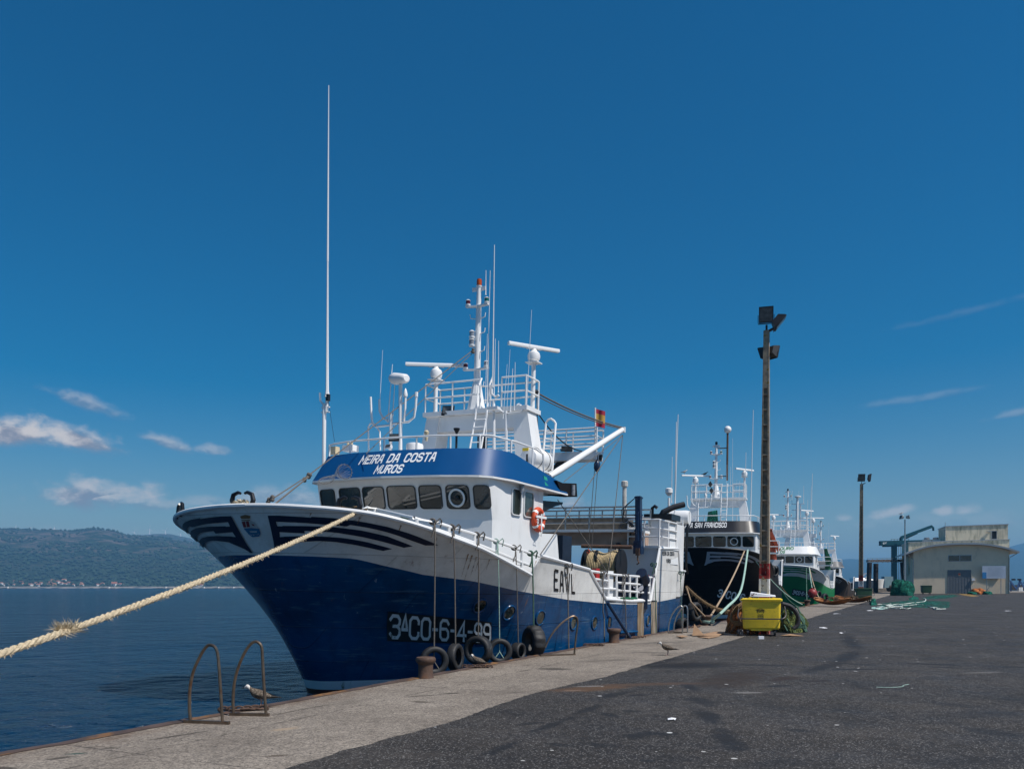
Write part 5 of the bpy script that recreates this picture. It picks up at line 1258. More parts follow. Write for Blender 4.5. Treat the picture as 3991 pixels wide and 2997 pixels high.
def lamp_post(label, base, h, w0, w1, yaw, lamps, lean=.0):
    b = Vector(base); root = thing('lamp_post', label, 'lamp post', b, group='concrete lamp posts on the quay')
    ex = Vector((math.cos(yaw), math.sin(yaw), 0)); ey = Vector((-math.sin(yaw), math.cos(yaw), 0)); up = Vector((lean * ex.x, lean * ex.y, 1))
    wd = lambda z: w0 + (w1 - w0) * z / h
    P_ = lambda u, v, z: b + ex * u + ey * v + up * z
    m = MB(); dpt = lambda z: wd(z) * .42; fl = .2; hs = h * .80
    for sd in (-1, 1):
        ring = []
        for z in (0, h):
            w = wd(z) / 2; f_ = wd(z) * fl; d_ = dpt(z); ring.append([P_(sd * w, -d_, z), P_(sd * (w - f_), -d_, z), P_(sd * (w - f_), d_, z), P_(sd * w, d_, z)])
        m.prism(ring[0], ring[1])
    ring = []
    for z in (0, h):
        w = wd(z) * (.5 - fl) + .002; d_ = wd(z) * .05; ring.append([P_(-w, -d_, z), P_(w, -d_, z), P_(w, d_, z), P_(-w, d_, z)])
    m.prism(ring[0], ring[1])
    z = 1.42
    def fill(z0, z1, k=.97):
        r_ = []
        for zz in (z0, z1):
            w = wd(zz) * (.5 - fl) + .002; d_ = dpt(zz) * k; r_.append([P_(-w, -d_, zz), P_(w, -d_, zz), P_(w, d_, zz), P_(-w, d_, zz)])
        m.prism(r_[0], r_[1])
    fill(1.3, 1.48); fill(2.0, 2.12)
    z = 2.62
    while z < hs: fill(z, z + .06, .93); z += .545
    fill(hs + .1, h)
    m.build('shaft', concrete_post, root, smooth=0)
    top = P_(0, 0, h)
    m = MB(); m.bar(top + Vector((-.1, .15, -.05)) , top + ex * .35 - ey * .1 + Vector((0, 0, .06)), .07); m.tube([top, top + Vector((0, 0, .2))], .04, 6); m.build('bracket', darksteel, root)
    for off, size, dr in lamps:
        floodlight(root, top + ex * off[0] + ey * off[1] + Vector((0, 0, off[2])), size[0], size[1], size[2], dr, body=mat('lamp_housing', (.02, .02, .022), .5))
    return root
pb = W(2978, 2471); pb.z = gz(pb.x, pb.y)
lamp_post('tall concrete lamp post with red and white foot behind the yellow bin', pb, 10.95, .38, .195, .03, [((.02, -.25, .50), (.50, .56, .34), (ST * .9 - .25, -CT * .9, -.22)), ((.46, -.05, .22), (.5, .55, .22), (CT, ST * .5, -.75)), ((-.2, .16, -.75), (.2, .42, .2), (-.8, CT * .4, -.3)), ((.26, .2, -.75), (.28, .46, .22), (.5, CT, -.3))], .008)
pb2 = W(3355, 2345, t=84); pb2.z = gz(pb2.x, pb2.y)
lamp_post('second concrete lamp post behind the far green bin', pb2, 11.6, .46, .30, .03, [((.0, -.4, .6), (.66, .7, .3), (ST - .1, -CT, -.3)), ((.75, .0, .6), (.3, .75, .2), (CT, ST + .3, -.2))], .006)
tp = W(3527, 2300, t=121); tp.z = gz(tp.x, tp.y); tt = W(3527, 2024, t=121)
root = thing('street_lamp', 'slim steel lamp pole with a gull perched on top', 'lamp post', tp)
MB().tube([tp, tt], [.15, .09], 10).build('pole', steel, root)
floodlight(root, tt + Vector((-.5, 0, .35)), .6, .5, .3, (-.7, -.5, .25), body=steel); floodlight(root, tt + Vector((.45, .1, .35)), .6, .5, .3, (.8, .3, .2), body=steel)

# ------------------------------------------------------------------ gulls
fe_brown = mat('mottled_brown_feathers', (.10, .078, .060), .9, spec=.1, var=.4, scale=16, dirt_and_tint=[((.30, .26, .21), .52, .62, 40, 40, 40, .7)])
fe_pale = mat('pale_head_feathers', (.60, .57, .53), .85, var=.12, scale=18)
fe_dark = mat('dark_wing_feathers', (.035, .032, .03), .8)
fe_grey = mat('grey_back_feathers', (.28, .29, .30), .8)
beakm = mat('dark_beak', (.03, .028, .026), .4)
legm = mat('pink_grey_legs', (.30, .20, .18), .6)
def gull(label, p, yaw, s_=1., mats=None, crouch=False, look=0.):
    mats = mats or [fe_brown, fe_pale, fe_dark, beakm, legm]
    zo = -.115 if crouch else 0
    ring = [(.31, .172, .012, .005), (.25, .180, .034, .014), (.19, .193, .052, .030), (.12, .212, .075, .056), (.05, .228, .092, .078), (-.02, .240, .096, .088), (-.085, .258, .084, .084), (-.135, .288, .062, .070), (-.163, .325, .046, .052), (-.178, .355, .043, .044), (-.200, .372, .043, .042), (-.226, .372, .036, .036), (-.245, .364, .020, .021), (-.258, .358, .012, .013)]
    m = MB(); n = 14; i0 = 0
    for x, z, ry, rz in ring:
        for a in range(n):
            t = 2 * math.pi * a / n; m.v.append((x, ry * math.sin(t), z + rz * math.cos(t)))
    for k in range(len(ring) - 1):
        m.mi = 2 if k < 2 else (1 if k >= 8 else 0)
        for a in range(n):
            b = (a + 1) % n; m.face((k * n + a, k * n + b, (k + 1) * n + b, (k + 1) * n + a))
    m.mi = 2; m.face(range(n)); m.mi = 3
    m.tube([(-.252, 0, .359), (-.285, 0, .355), (-.304, 0, .345), (-.309, 0, .334)], [.0125, .010, .007, .003], 8)
    for sd in (-1, 1):
        m.mi = 3; m.ball((-.218, sd * .033, .380), .0065, 8, 6)
        # folded wing lying along the flank, primaries crossing over the tail
        rows = []
        for x, zt, zb, y, th in ((-.10, .285, .225, .070, .012), (-.03, .300, .195, .098, .016), (.05, .285, .180, .100, .016), (.13, .255, .180, .080, .013), (.21, .222, .182, .052, .010), (.29, .200, .180, .026, .008), (.37, .184, .172, .010, .005)):
            rows.append([(x, sd * (y * .72), zt), (x, sd * (y + th), (zt * .6 + zb * .4)), (x, sd * (y + th * .8), (zt * .3 + zb * .7)), (x, sd * (y * .85), zb)])
        for q in range(len(rows) - 1):
            m.mi = 2 if q >= 4 else 0; m.grid([rows[q], rows[q + 1]])
        if not crouch:
            m.mi = 4; m.tube([(.02, sd * .035, .17), (.03, sd * .037, .10), (.015, sd * .038, .02), (.0, sd * .038, .008)], [.02, .009, .008, .009], 7)
            for a_ in (-.5, 0, .5): m.tube([(.0, sd * .038, .008), (-.06 * math.cos(a_), sd * .038 + .06 * math.sin(a_), .005)], [.007, .003], 5)
            m.poly([(0, sd * .038, .007), (-.052, sd * .038 - .026, .005), (-.058, sd * .038, .005), (-.052, sd * .038 + .026, .005)])
    me = [(x * s_, y * s_, (z + zo) * s_) for x, y, z in m.v]; m.v = me
    o = m.build('gull', mats, None, 60, anchor=(0, 0, 0)); o.location = p; o.rotation_euler = (0, 0, yaw)
    tag(o, label, 'gull', 'gulls about the harbour')
gull('speckled young gull standing on the edge behind the nearest ladder', W(1012, 2757), TH + R(6), .86)
gull('speckled young gull resting on the chain by the tyres', W(1866, 2596) + Vector((0, 0, .03)), TH - R(25), .82, crouch=True)
gull('speckled young gull standing out on the open concrete', W(2600, 2553), TH, .86)
ad = [fe_grey, mat('white_feathers', (.75, .75, .74), .8), fe_dark, amber, legm]
gull('white and grey gull perched on the slim steel lamp pole', tt + Vector((-.5, 0, .62)), TH + math.pi, 1.1, ad)
q = BF.toW((-2.35, 23.83, 9.33)); gull('white headed gull perched on the black trawler radar', q + Vector((0, 0, .02)), TH + math.pi, .9, ad)
q = BF.toW((-1.0, 24.5, 9.33)); gull('dark bird sitting on the black trawler radar bar', q, TH + math.pi, .9, [fe_dark] * 4 + [legm], crouch=True)
# ------------------------------------------------------------------ bins and the gear round the lamp post
def bin_(label, c, yaw, w, d, h, body, lidm, group, logo=False, bar=True):
    root = thing('wheeled_bin', label, 'bin', c, group=group)
    ex = Vector((math.cos(yaw), math.sin(yaw), 0)); ey = Vector((-math.sin(yaw), math.cos(yaw), 0))
    Q = lambda u, v, z: Vector(c) + ex * u + ey * v + Vector((0, 0, z))
    def ringat(k, z, r=.07):
        return [Q(a, b, z) for a, b in rrect(-w / 2 * k, w / 2 * k, -d / 2 * k, d / 2 * k, r, 4)]
    z0, z1 = h * .185, h * .97
    m = MB(); lv = [ringat(.86, z0), ringat(.905, z0 + .05), ringat(.925, z0 + .3), ringat(.955, z1 - .06), ringat(.96, z1)]
    for a, b in zip(lv, lv[1:]): m.prism(a, b, caps=False)
    m.poly(lv[0][::-1]); m.build('body', body, root, smooth=40)
    m = MB(); m.prism(ringat(1.03, z1 - .04), ringat(1.04, z1 + .02)); m.prism(ringat(1.02, z1 + .02), ringat(.93, z1 + .055)); 
    for u in (-.3, .3): m.box(Q(u * w, d * .50, z1 + .03), (.1, .12, .1), yaw)
    m.build('lid', lidm, root, smooth=40)
    m = MB(); m.box(Q(0, -d * .385, z0 + .0), (w * .5, .1, .1), yaw); m.box(Q(0, 0, z0 - .02), (w * .7, d * .6, .06), yaw); m.build('base', body, root)
    for u in (-.33, .33):
        for v in (-.30, .30):
            o = MB(); o.box(Q(u * w, v * d, h * .14), (.07, .1, .12), yaw); o = o.build('castor', steel, root)
            MB().cyl(Q(u * w, v * d, .115) - ex * .035 - ey * .03, Q(u * w, v * d, .115) + ex * .035 - ey * .03, .115, n=18).build('wheel', wheelm, o)
    if bar:
        pts = [Q(-w * .5, -d * .25, h * .78), Q(-w * .55, -d * .45, h * .72), Q(-w * .57, -d * .62, h * .52), Q(-w * .52, -d * .72, h * .475), Q(-w * .40, -d * .735, h * .47), Q(w * .40, -d * .735, h * .47), Q(w * .54, -d * .70, h * .49), Q(w * .60, -d * .55, h * .58), Q(w * .57, -d * .25, h * .80)]
        MB().tube(smooth_curve(pts, 3), .022, 8).build('handle_bar', mat('worn_bar_steel', (.14, .13, .13), .35, .8, var=.3, scale=5), root)
    MB().box(Q(w * .5, -d * .18, h * .80), (.06, .12, .22), yaw).build('trunnion', blackp, root)
    if logo:
        lm = mat('printed_black', (.035, .03, .012), .7)
        fz = lambda z: -d / 2 * (.925 + .03 * (z - z0 - .3) / (z1 - z0 - .36)) - .004
        at = lambda u, z: Q(u, fz(z), z)
        m = MB(); zc = h * .66
        for txt, zz, hh, ww in (('RECOGIDA', zc + .03, .05, .26), ('PORTUARIA', zc - .025, .045, .24)):
            lettering(m, txt[:0] or ('RECORGA' if txt[0] == 'R' else 'PORTO'), lambda u, v: at(-ww / 2 + ww * u - .02, zz + hh * v), .9, .26, .2)
        def ring(cu, cz_, r, t_, a0=0, a1=360):
            rows = [[at(cu + rr * math.cos(R(a0 + (a1 - a0) * q / 24)), cz_ + rr * math.sin(R(a0 + (a1 - a0) * q / 24))) for q in range(25)] for rr in (r, r - t_)]
            m.grid(rows)
        ring(-.02, zc + .0, .115, .012)
        for a, b in (((-.11, zc - .12), (.07, zc - .12)), ((.07, zc - .12), (.07, zc - .23)), ((.07, zc - .23), (-.11, zc - .23)), ((-.11, zc - .23), (-.11, zc - .12))):
            dx, dz = (0, .006) if abs(a[0] - b[0]) > .01 else (.006, 0)
            m.poly([at(a[0] - dx, a[1] - dz), at(b[0] - dx, b[1] - dz), at(b[0] + dx, b[1] + dz), at(a[0] + dx, a[1] + dz)])
        for u in (-.075, -.02, .035): ring(u, zc - .17, .022, .015)
        m.build('printed_emblem', lm, root, smooth=0)
    return root
bw_ = 1.36; byaw = TH - R(18)
bc = W(2968, 2472, t=29.9); bc.z = gz(bc.x, bc.y); bh = 1.30
YB = bin_('yellow wheeled bin with a white box on its lid', bc, byaw, bw_, .95, bh, yellow, yellow, 'wheeled waste bins', True)
gb_ = W(3364, 2345); bin_('green wheeled bin at the foot of the second lamp post', gb_, TH - R(8), 1.5, 1.0, 1.28, bingreen, bingreen, 'wheeled waste bins')
g2 = W(3610, 2315, t=131); bin_('small green wheeled bin against the harbour building', g2, TH - R(10), 1.5, 1.0, 1.35, bingreen, bingreen, 'wheeled waste bins', bar=False)
ex = Vector((math.cos(byaw), math.sin(byaw), 0)); ey = Vector((-math.sin(byaw), math.cos(byaw), 0))
p = bc + Vector((0, 0, bh + .075)) - ey * .2 + ex * .06
m = MB(); m.prism([p + ex * u + ey * v for u, v in ((-.44, -.2), (.42, -.2), (.42, .25), (-.44, .25))], [p + ex * u + ey * v + Vector((0, 0, z)) for u, v, z in ((-.42, -.17, .15), (.40, -.17, .03), (.40, .25, .05), (-.42, .25, .17))])
o = m.build('box', paper, None, 0, anchor=p); o.location = p; tag(o, 'crushed white carton lying on the yellow bin', 'box'); ANCH[o.name] = p
m = MB()
for q in range(9):
    u = -.42 + random.random() * .1 + (.0 if q < 5 else .3 * random.random()); m.poly([p + ex * (u + a) - ey * .203 + Vector((0, 0, .02 + b + .012 * q * .8)) for a, b in ((0, 0), (.05, .004), (.045, .02), (.004, .022))])
m.build('printed_patch', redlens, o)

def heap(c, rx, ry, h, seed, yaw=0, n=44, rough_=.28):
    m = MB(); c = Vector(c); rows = []; mm = 16
    for k in range(mm + 1):
        f = k / mm; row = []
        for a in range(n + 1):
            t = 2 * math.pi * (a % n) / n; rad = math.sin(f * math.pi / 2) ** .8
            q = Vector((math.cos(t) * rx * rad, math.sin(t) * ry * rad, h * math.cos(f * math.pi / 2) ** .9))
            dsp = 1 + rough_ * noise.fractal(q * 1.6 / max(rx, h) + Vector((seed, seed * .7, 0)), 1, 2, 4) + .08 * math.sin(t * 9 + seed + f * 6)
            q = Matrix.Rotation(yaw, 3, 'Z') @ Vector((q.x * dsp, q.y * dsp, q.z * dsp)); row.append(c + q)
        rows.append(row)
    m.grid(rows); return m
def netpile(label, c, rx, ry, h, seed, mt_, cat='net', ropes=0, rm=None, yaw=0, group='heaped fishing nets'):
    if not ropes: return single(heap(c, rx, ry, h, seed, yaw), 'net_heap', mt_, label, cat, Vector(c), group, 60)
    root = thing('net_heap', label, cat, c, group=group)
    heap(c, rx, ry, h, seed, yaw).build('netting', mt_, root, smooth=60)
    if ropes:
        m = MB()
        for q in range(ropes):
            a0 = random.uniform(0, 6.28); pts = []
            for k in range(13):
                f = k / 12; t = a0 + (f - .5) * 3.0; hh = math.sin(f * math.pi)
                pts.append(Vector(c) + Matrix.Rotation(yaw, 3, 'Z') @ Vector((math.cos(t) * rx * (1.12 - .45 * hh), math.sin(t) * ry * (1.12 - .45 * hh), h * hh * random.uniform(.95, 1.12) + .03)))
            m.tube(smooth_curve(pts, 3), random.choice((.02, .028, .035)), 6)
        m.build('rope', rm or ropebrown, root)
    return root
c = W(2868, 2470, t=31.0); c.z = gz(c.x, c.y); netpile('rust orange trawl net heaped left of the yellow bin', c + Vector((.25, .35, 0)), .62, .55, 1.0, 3.1, netorange, ropes=6, rm=ropebrown)
c = W(3085, 2448, t=31.6); c.z = gz(c.x, c.y); netpile('olive and teal net heaped right of the yellow bin', c + Vector((-.1, .3, 0)), .55, .55, .86, 8.3, netgreen, ropes=7, rm=ropegreen)
c2 = W(3072, 2440, t=30.9); c2.z = gz(c2.x, c2.y)
m = MB(); pts = [W(x, y, t=31.0) for x, y in ((3048, 2352), (3080, 2362), (3102, 2385), (3112, 2412), (3108, 2435), (3092, 2449))]; m.tube(smooth_curve(pts, 5), .075, 10)
single(m, 'rubber_hose', mat('black_hose', (.03, .028, .03), .6, var=.3), 'thick black hose arching over the olive net', 'hose', pts[-1])
m = MB()
for q in range(7):
    pts = [W(3055 + random.uniform(-8, 8), 2358 + random.uniform(-6, 8), t=31.1), W(3095 + q * 5, 2378 + q * 4, t=31.1), W(3120 + q * 2.5, 2412 + q * 3, t=31.0), W(3137 - q * 3, 2436, t=31.0), W(3132 - q * 5, 2447, t=31.0)]
    m.tube(smooth_curve(pts, 5), random.uniform(.018, .03), 6)
single(m, 'rope_loops', ropegreen, 'loops of dull green rope spilling right of the olive net', 'rope', W(3137, 2446))
m = MB()
for q in range(4):
    pts = [W(2895, 2345 + 6 * q, t=30.8), W(2862 - 3 * q, 2372 + 8 * q, t=30.6), W(2848 + q * 4, 2415 + q * 5, t=30.4), W(2895, 2425 + q * 3, t=30.2)]
    m.tube(smooth_curve(pts, 5), .03 + .012 * (q % 2), 7)
single(m, 'rope_loops', ropebrown, 'brown rope loops draped over the rust orange net', 'rope', W(2850, 2468))
def card(label, pts, lift, group='cardboard scraps round the bin', mt_=None, cat='cardboard', name='cardboard_scrap'):
    P_ = [W(*p) for p in pts]; c = sum(P_, Vector()) / len(P_); m = MB(); n = len(P_)
    top = [p + Vector((0, 0, gz(p.x, p.y) - p.z + .03 + l_)) for p, l_ in zip(P_, lift)]; m.prism([p - Vector((0, 0, .015)) for p in top], top)
    return single(m, name, mt_ or cardboard, label, cat, c, group, 0)
card('long torn cardboard sheet lying left of the orange net', [(2694, 2479), (2745, 2481), (2800, 2480), (2826, 2470), (2790, 2466), (2745, 2472)], [0, .02, 0, .05, .03, 0])
card('curled cardboard flap standing up beside the torn sheet', [(2698, 2478), (2748, 2480), (2715, 2472), (2706, 2474)], [.0, .0, .12, .38])
card('flat cardboard strip lying in front of the torn sheet', [(2718, 2484), (2760, 2489), (2806, 2483), (2760, 2482)], [0, 0, .02, 0])
card('folded cardboard piece leaning against the orange net', [(2838, 2462), (2872, 2468), (2874, 2450), (2848, 2452)], [0, 0, .4, .3])
card('flat cardboard sheet lying right of the yellow bin', [(3040, 2479), (3080, 2476), (3131, 2480), (3085, 2481)], [0, .03, 0, .02])
card('shallow cardboard tray lying alone on the concrete', [(2635, 2484), (2655, 2488), (2680, 2485), (2660, 2481)], [.03, .03, .03, .03])
q = W(2966, 2490); m = MB(); m.box(q + Vector((0, 0, .05)), (.17, .12, .1), TH); single(m, 'carton', paper, 'small white carton standing before the yellow bin', 'box', q, smooth=0)
q = W(2884, 2470, t=29.6); q.z = gz(q.x, q.y); m = heap(q, .11, .1, .24, 2); single(m, 'rubbish_bag', blackp, 'small black rubbish bag by the yellow bin wheel', 'bag', q, smooth=60)
def scrap(label, px, py, s_, mt_=paper):
    p = W(px, py); m = MB(); k = []
    for a in range(9): r = s_ * random.uniform(.6, 1.1); k.append(p + Vector((r * math.cos(a * .698), r * .8 * math.sin(a * .698), .012 + random.uniform(0, .03))))
    ci = m.vert(p + Vector((0, 0, .05))); ids = [m.vert(v) for v in k]
    for a in range(9): m.face((ci, ids[a], ids[(a + 1) % 9]))
    return single(m, 'paper_scrap', mt_, label, 'litter', p, 'white litter on the asphalt', 0)
scrap('white scrap lying alone on the near asphalt', 2617, 2809, .075)
scrap('crumpled white bag on the asphalt before the spread nets', 3391, 2380, .22)
scrap('flat pale plastic sheet on the asphalt towards the trawl doors', 3262, 2393, .3)
scrap('pink and white wrapper on the asphalt right of the bin', 3210, 2448, .2)
scrap('small round white scrap right of the wrapper', 3278, 2469, .11)
scrap('white plastic far out on the right of the asphalt', 3932, 2382, .28)
m = MB(); m.tube(smooth_curve([W(3415, 2678) + Vector((0, 0, .006)), W(3470, 2679) + Vector((0, 0, .006)), W(3517, 2676) + Vector((0, 0, .006)), W(3520, 2671) + Vector((0, 0, .006)), W(3542, 2667) + Vector((0, 0, .006))], 6), .006, 5)
single(m, 'twine', ropeteal, 'thin teal twine lying on the open asphalt', 'rope', W(3415, 2678))

# trawl doors
def trawl_door(label, pts, h):
    P_ = [W(*p) for p in pts]; L_ = (P_[1] - P_[0]); c = (P_[0] + P_[1]) / 2; ln = L_.length; e = L_.normalized(); s_ = e.cross(Vector((0, 0, 1)))
    root = thing('trawl_door', label, 'trawl door', c, group='trawl doors lying on the quay'); m = MB(); rows = []
    for k in range(9):
        v = -1 + 2 * k / 8; row = []
        for q in range(21):
            u = -1 + 2 * q / 20; w = math.sqrt(max(0, 1 - abs(u) ** 3.2)) * .65
            row.append(c + e * (u * ln / 2) + s_ * (v * w) + Vector((0, 0, h * .25 + h * .8 * (abs(u) ** 2.2) + h * .35 * v * v + .1)))
        rows.append(row)
    m.grid(rows); m.grid([[p - Vector((0, 0, .07)) for p in r] for r in rows][::-1])
    for r in (rows[0], rows[-1]): m.tube(r, .05, 6)
    m.build('plate', mat('rusty_orange_door', (.28, .105, .025), .55, .3, var=.35, scale=2, dirt_and_tint=[((.06, .025, .015), .5, .7, 2, 2, 2, .85)]), root, smooth=50)
    m = MB(); [m.box(c + e * u + Vector((0, 0, h * .6 + .15)), (.12, .5, .35), TH) for u in (-ln * .2, ln * .12)]; m.build('bracket', rusty, root)
    m = MB(); [m.tube(smooth_curve([c + e * random.uniform(-.2, .2) * ln + s_ * random.uniform(-.4, .4) + Vector((0, 0, h + random.uniform(0, .35))) for _ in range(4)], 3), .03, 5) for _ in range(5)]; m.build('warp', ropebrown, root)
trawl_door('orange brown trawl door lying nearer the green hull', [(3178, 2362), (3312, 2366)], .42)
trawl_door('orange brown trawl door lying before the far green bin', [(3258, 2352), (3392, 2356)], .42)

# nets spread on the ground
def flat_net(label, outline, mt_, hgt, seed, group='nets spread on the asphalt'):
    P_ = [W(*p) for p in outline]; c = sum(P_, Vector()) / len(P_); m = MB(); rows = []; n = len(P_); N_ = n * 5
    edge = []
    for k in range(N_):
        i, f = divmod(k / 5, 1); i = int(i); a, b = P_[i], P_[(i + 1) % n]; v = a.lerp(b, f); edge.append(v + (v - c) * .13 * noise.noise(v * 1.7 + Vector((seed, 0, 0))))
    for k in range(9):
        f = k / 8; row = []
        for e in edge + edge[:1]:
            q = c.lerp(e, f); q.z = gz(q.x, q.y) + .012 + hgt * max(0, (1 - f ** 3)) * (.5 + .9 * noise.fractal(q * 1.1 + Vector((seed, 3, 0)), 1, 2, 4)); q.z = max(q.z, gz(q.x, q.y) + .012); row.append(q)
        rows.append(row)
    m.grid(rows); return single(m, 'fishing_net', mt_, label, 'net', c, group, 60)
flat_net('broad teal net spread thin in the middle of the asphalt', [(3435, 2352), (3490, 2345), (3560, 2337), (3620, 2340), (3700, 2345), (3705, 2358), (3690, 2370), (3600, 2368), (3520, 2366), (3440, 2364)], netsheer, .14, 1.0)
flat_net('teal net strip lying nearer the harbour building', [(3590, 2330), (3640, 2320), (3720, 2318), (3740, 2322), (3690, 2332), (3620, 2336)], netsheer, .16, 4.0)
flat_net('dark green net folded up behind the broad teal net', [(3540, 2332), (3580, 2328), (3582, 2336), (3545, 2338)], netdeep, .3, 6.0)
flat_net('small teal net bunched at the end of the trawl door', [(3388, 2352), (3400, 2340), (3412, 2350), (3420, 2358), (3395, 2360)], netdeep, .5, 9.0)
flat_net('pale teal net edge lying nearest the crumpled bag', [(3395, 2366), (3440, 2362), (3470, 2370), (3430, 2376), (3398, 2372)], mat('pale_net_rope', (.30, .46, .42), .9, var=.4, scale=9), .06, 11.)
flat_net('ochre net strip lying along the building front', [(3735, 2313), (3780, 2316), (3815, 2322), (3790, 2325), (3750, 2319)], mat('ochre_netting', (.22, .13, .03), .9, var=.4, scale=6), .08, 13.)
m = MB()
for q in range(16):
    x0 = random.uniform(3400, 3690); y0 = random.uniform(2360, 2374); pts = [W(x0 + random.uniform(-25, 25) + k * 12, y0 + random.uniform(-5, 4)) + Vector((0, 0, .06)) for k in range(4)]; m.tube(smooth_curve(pts, 4), .035, 5)
m.tube(smooth_curve([W(x, y) + Vector((0, 0, .08)) for x, y in ((3480, 2360), (3520, 2358), (3560, 2352), (3600, 2348), (3608, 2338), (3600, 2334))], 5), .045, 6)
single(m, 'head_rope', mat('pale_rope', (.50, .55, .50), .9, var=.3, scale=6), 'pale head rope snaking over the spread teal net', 'rope', W(3560, 2365))
c = W(3520, 2321); netpile('tall dark green net heap at the corner of the building', c + Vector((-.25, 1.0, 0)), 1.45, 1.3, 2.0, 5.5, netdeep)
c = W(3812, 2312, t=128); c.z = gz(c.x, c.y); netpile('orange net heap below the notice board', c, .95, .6, .8, 2.2, mat('bright_orange_netting', (.42, .13, .03), .9, var=.5, scale=7))
c = W(3848, 2312, t=127); c.z = gz(c.x, c.y); netpile('small teal net heap right of the orange one', c, .7, .5, .45, 7.2, netdeep)
c = W(3790, 2313, t=127); c.z = gz(c.x, c.y); netpile('small teal net heap left of the orange one', c, .6, .5, .4, 9.9, netdeep)

# ------------------------------------------------------------------ harbour building
wallm = mat('rendered_wall', (.80, .64, .45), .85, var=.06, scale=.6, bump=.2, bscale=30, dirt_and_tint=[((.30, .27, .21), .55, .8, 1.2, 1.2, .4, .5)])
wallm2 = mat('stained_parapet_wall', (.74, .64, .46), .85, var=.08, scale=.8, dirt_and_tint=[((.16, .17, .10), .45, .7, 1.6, 1.6, .35, .8)])
zinc = mat('zinc_roof', (.42, .43, .44), .45, .5, var=.1)
doorm = mat('grey_door_paint', (.16, .17, .18), .5, var=.06)
Lc = W(3560, 2314, t=138); Rc = W(3933, 2310, t=133.6); e1 = Vector((Rc.x - Lc.x, Rc.y - Lc.y, 0)); BL_ = e1.length; e1.normalize(); e2 = Vector((-e1.y, e1.x, 0)); g0 = gz(Lc.x, Lc.y)
Lc.z = 0
bld = thing('harbour_building', 'cream harbour building with a curved roof at the far end of the quay', 'building', (Lc.x, Lc.y, g0))
Q = lambda u, v, z: Lc + e1 * u + e2 * v + Vector((0, 0, z))
def bz(px, py, t_=136.5): return CZ + (HY - py) / F * t_
def bu(px, v=0):
    d = ray(px, 2288); n_ = e2; t_ = ((Lc + e2 * v) - Vector((CX, 0, 0))).dot(n_) / Vector((d.x, d.y, 0)).dot(n_); return (Vector((CX, 0, 0)) + Vector((d.x, d.y, 0)) * t_ - Lc).dot(e1)
zE = bz(3560, 2150, 138); zP = bz(3743, 2124)
prof = [(0, zE), (BL_ * .15, zE + .62 * (zP - zE)), (BL_ * .32, zE + .92 * (zP - zE)), (BL_ * .5, zP), (BL_ * .7, zP - .08), (BL_ * .87, zP - .45), (BL_, zP - .95)]
prof = smooth_curve([Vector((u, 0, z)) for u, z in prof], 4)
m = MB(); front = [Q(0, 0, g0 - .6)] + [Q(BL_, 0, g0 - .6)] + [Q(p.x, 0, p.z) for p in prof[::-1]]
m.prism(front, [p + e2 * 14 for p in front]); m.build('wall', wallm, bld, smooth=0)
ext = [Vector((-1.15, 0, zE - .5))] + prof + [Vector((BL_ + 1.3, 0, zP - 1.45))]
m = MB(); lo = [Q(p.x, -.8, p.z + .02) for p in ext]; hi = [Q(p.x, -.8, p.z + .30) for p in ext]
lo2 = [p + e2 * 16 for p in lo]; hi2 = [p + e2 * 16 for p in hi]
m.grid([lo2, lo, hi, hi2]); m.poly([lo[0], lo2[0], hi2[0], hi[0]]); m.poly([lo[-1], hi[-1], hi2[-1], lo2[-1]]); m.build('roof', zinc, bld, smooth=30)
m = MB()
for u, z in ((-.9, zE - .55), (BL_ + 1.0, zP - 1.4)): m.tube([Q(u, -1.0, z), Q(0 if u < 0 else BL_, -.06, z - .75), Q(0 if u < 0 else BL_, -.06, g0)], .06, 6)
m.build('downpipe', steel, bld)
zt1, zt2 = bz(3545, 2114, 143), bz(3933, 2052, 141)
m = MB(); u0, u1 = bu(3541, 5), bu(3934, 5); m.prism([Q(u0, 5, 4), Q(u1, 5, 4), Q(u1, 15, 4), Q(u0, 15, 4)], [Q(u0, 5, zt1), Q(u1, 5, zt1 + .2), Q(u1, 15, zt1 + .2), Q(u0, 15, zt1)]); m.build('parapet', wallm2, bld, smooth=0)
m = MB(); m.prism([Q(u0 - .1, 4.9, zt1), Q(u1 + .1, 4.9, zt1 + .2), Q(u1 + .1, 15.1, zt1 + .2), Q(u0 - .1, 15.1, zt1)], [Q(u0 - .1, 4.9, zt1 + .1), Q(u1 + .1, 4.9, zt1 + .3), Q(u1 + .1, 15.1, zt1 + .3), Q(u0 - .1, 15.1, zt1 + .1)]); u2 = bu(3685, 5.5); m.prism([Q(u2 - .1, 5.4, zt2), Q(u1, 5.4, zt2 + .15), Q(u1, 13.1, zt2 + .15), Q(u2 - .1, 13.1, zt2)], [Q(u2 - .1, 5.4, zt2 + .12), Q(u1, 5.4, zt2 + .27), Q(u1, 13.1, zt2 + .27), Q(u2 - .1, 13.1, zt2 + .12)]); m.build('coping', zinc, bld, smooth=0)
m = MB(); m.prism([Q(u2, 5.5, zt1 - 1), Q(u1 - .1, 5.5, zt1 - 1), Q(u1 - .1, 13, zt1 - 1), Q(u2, 13, zt1 - 1)], [Q(u2, 5.5, zt2), Q(u1 - .1, 5.5, zt2 + .15), Q(u1 - .1, 13, zt2 + .15), Q(u2, 13, zt2)]); m.build('upper_block', wallm2, bld, smooth=0)
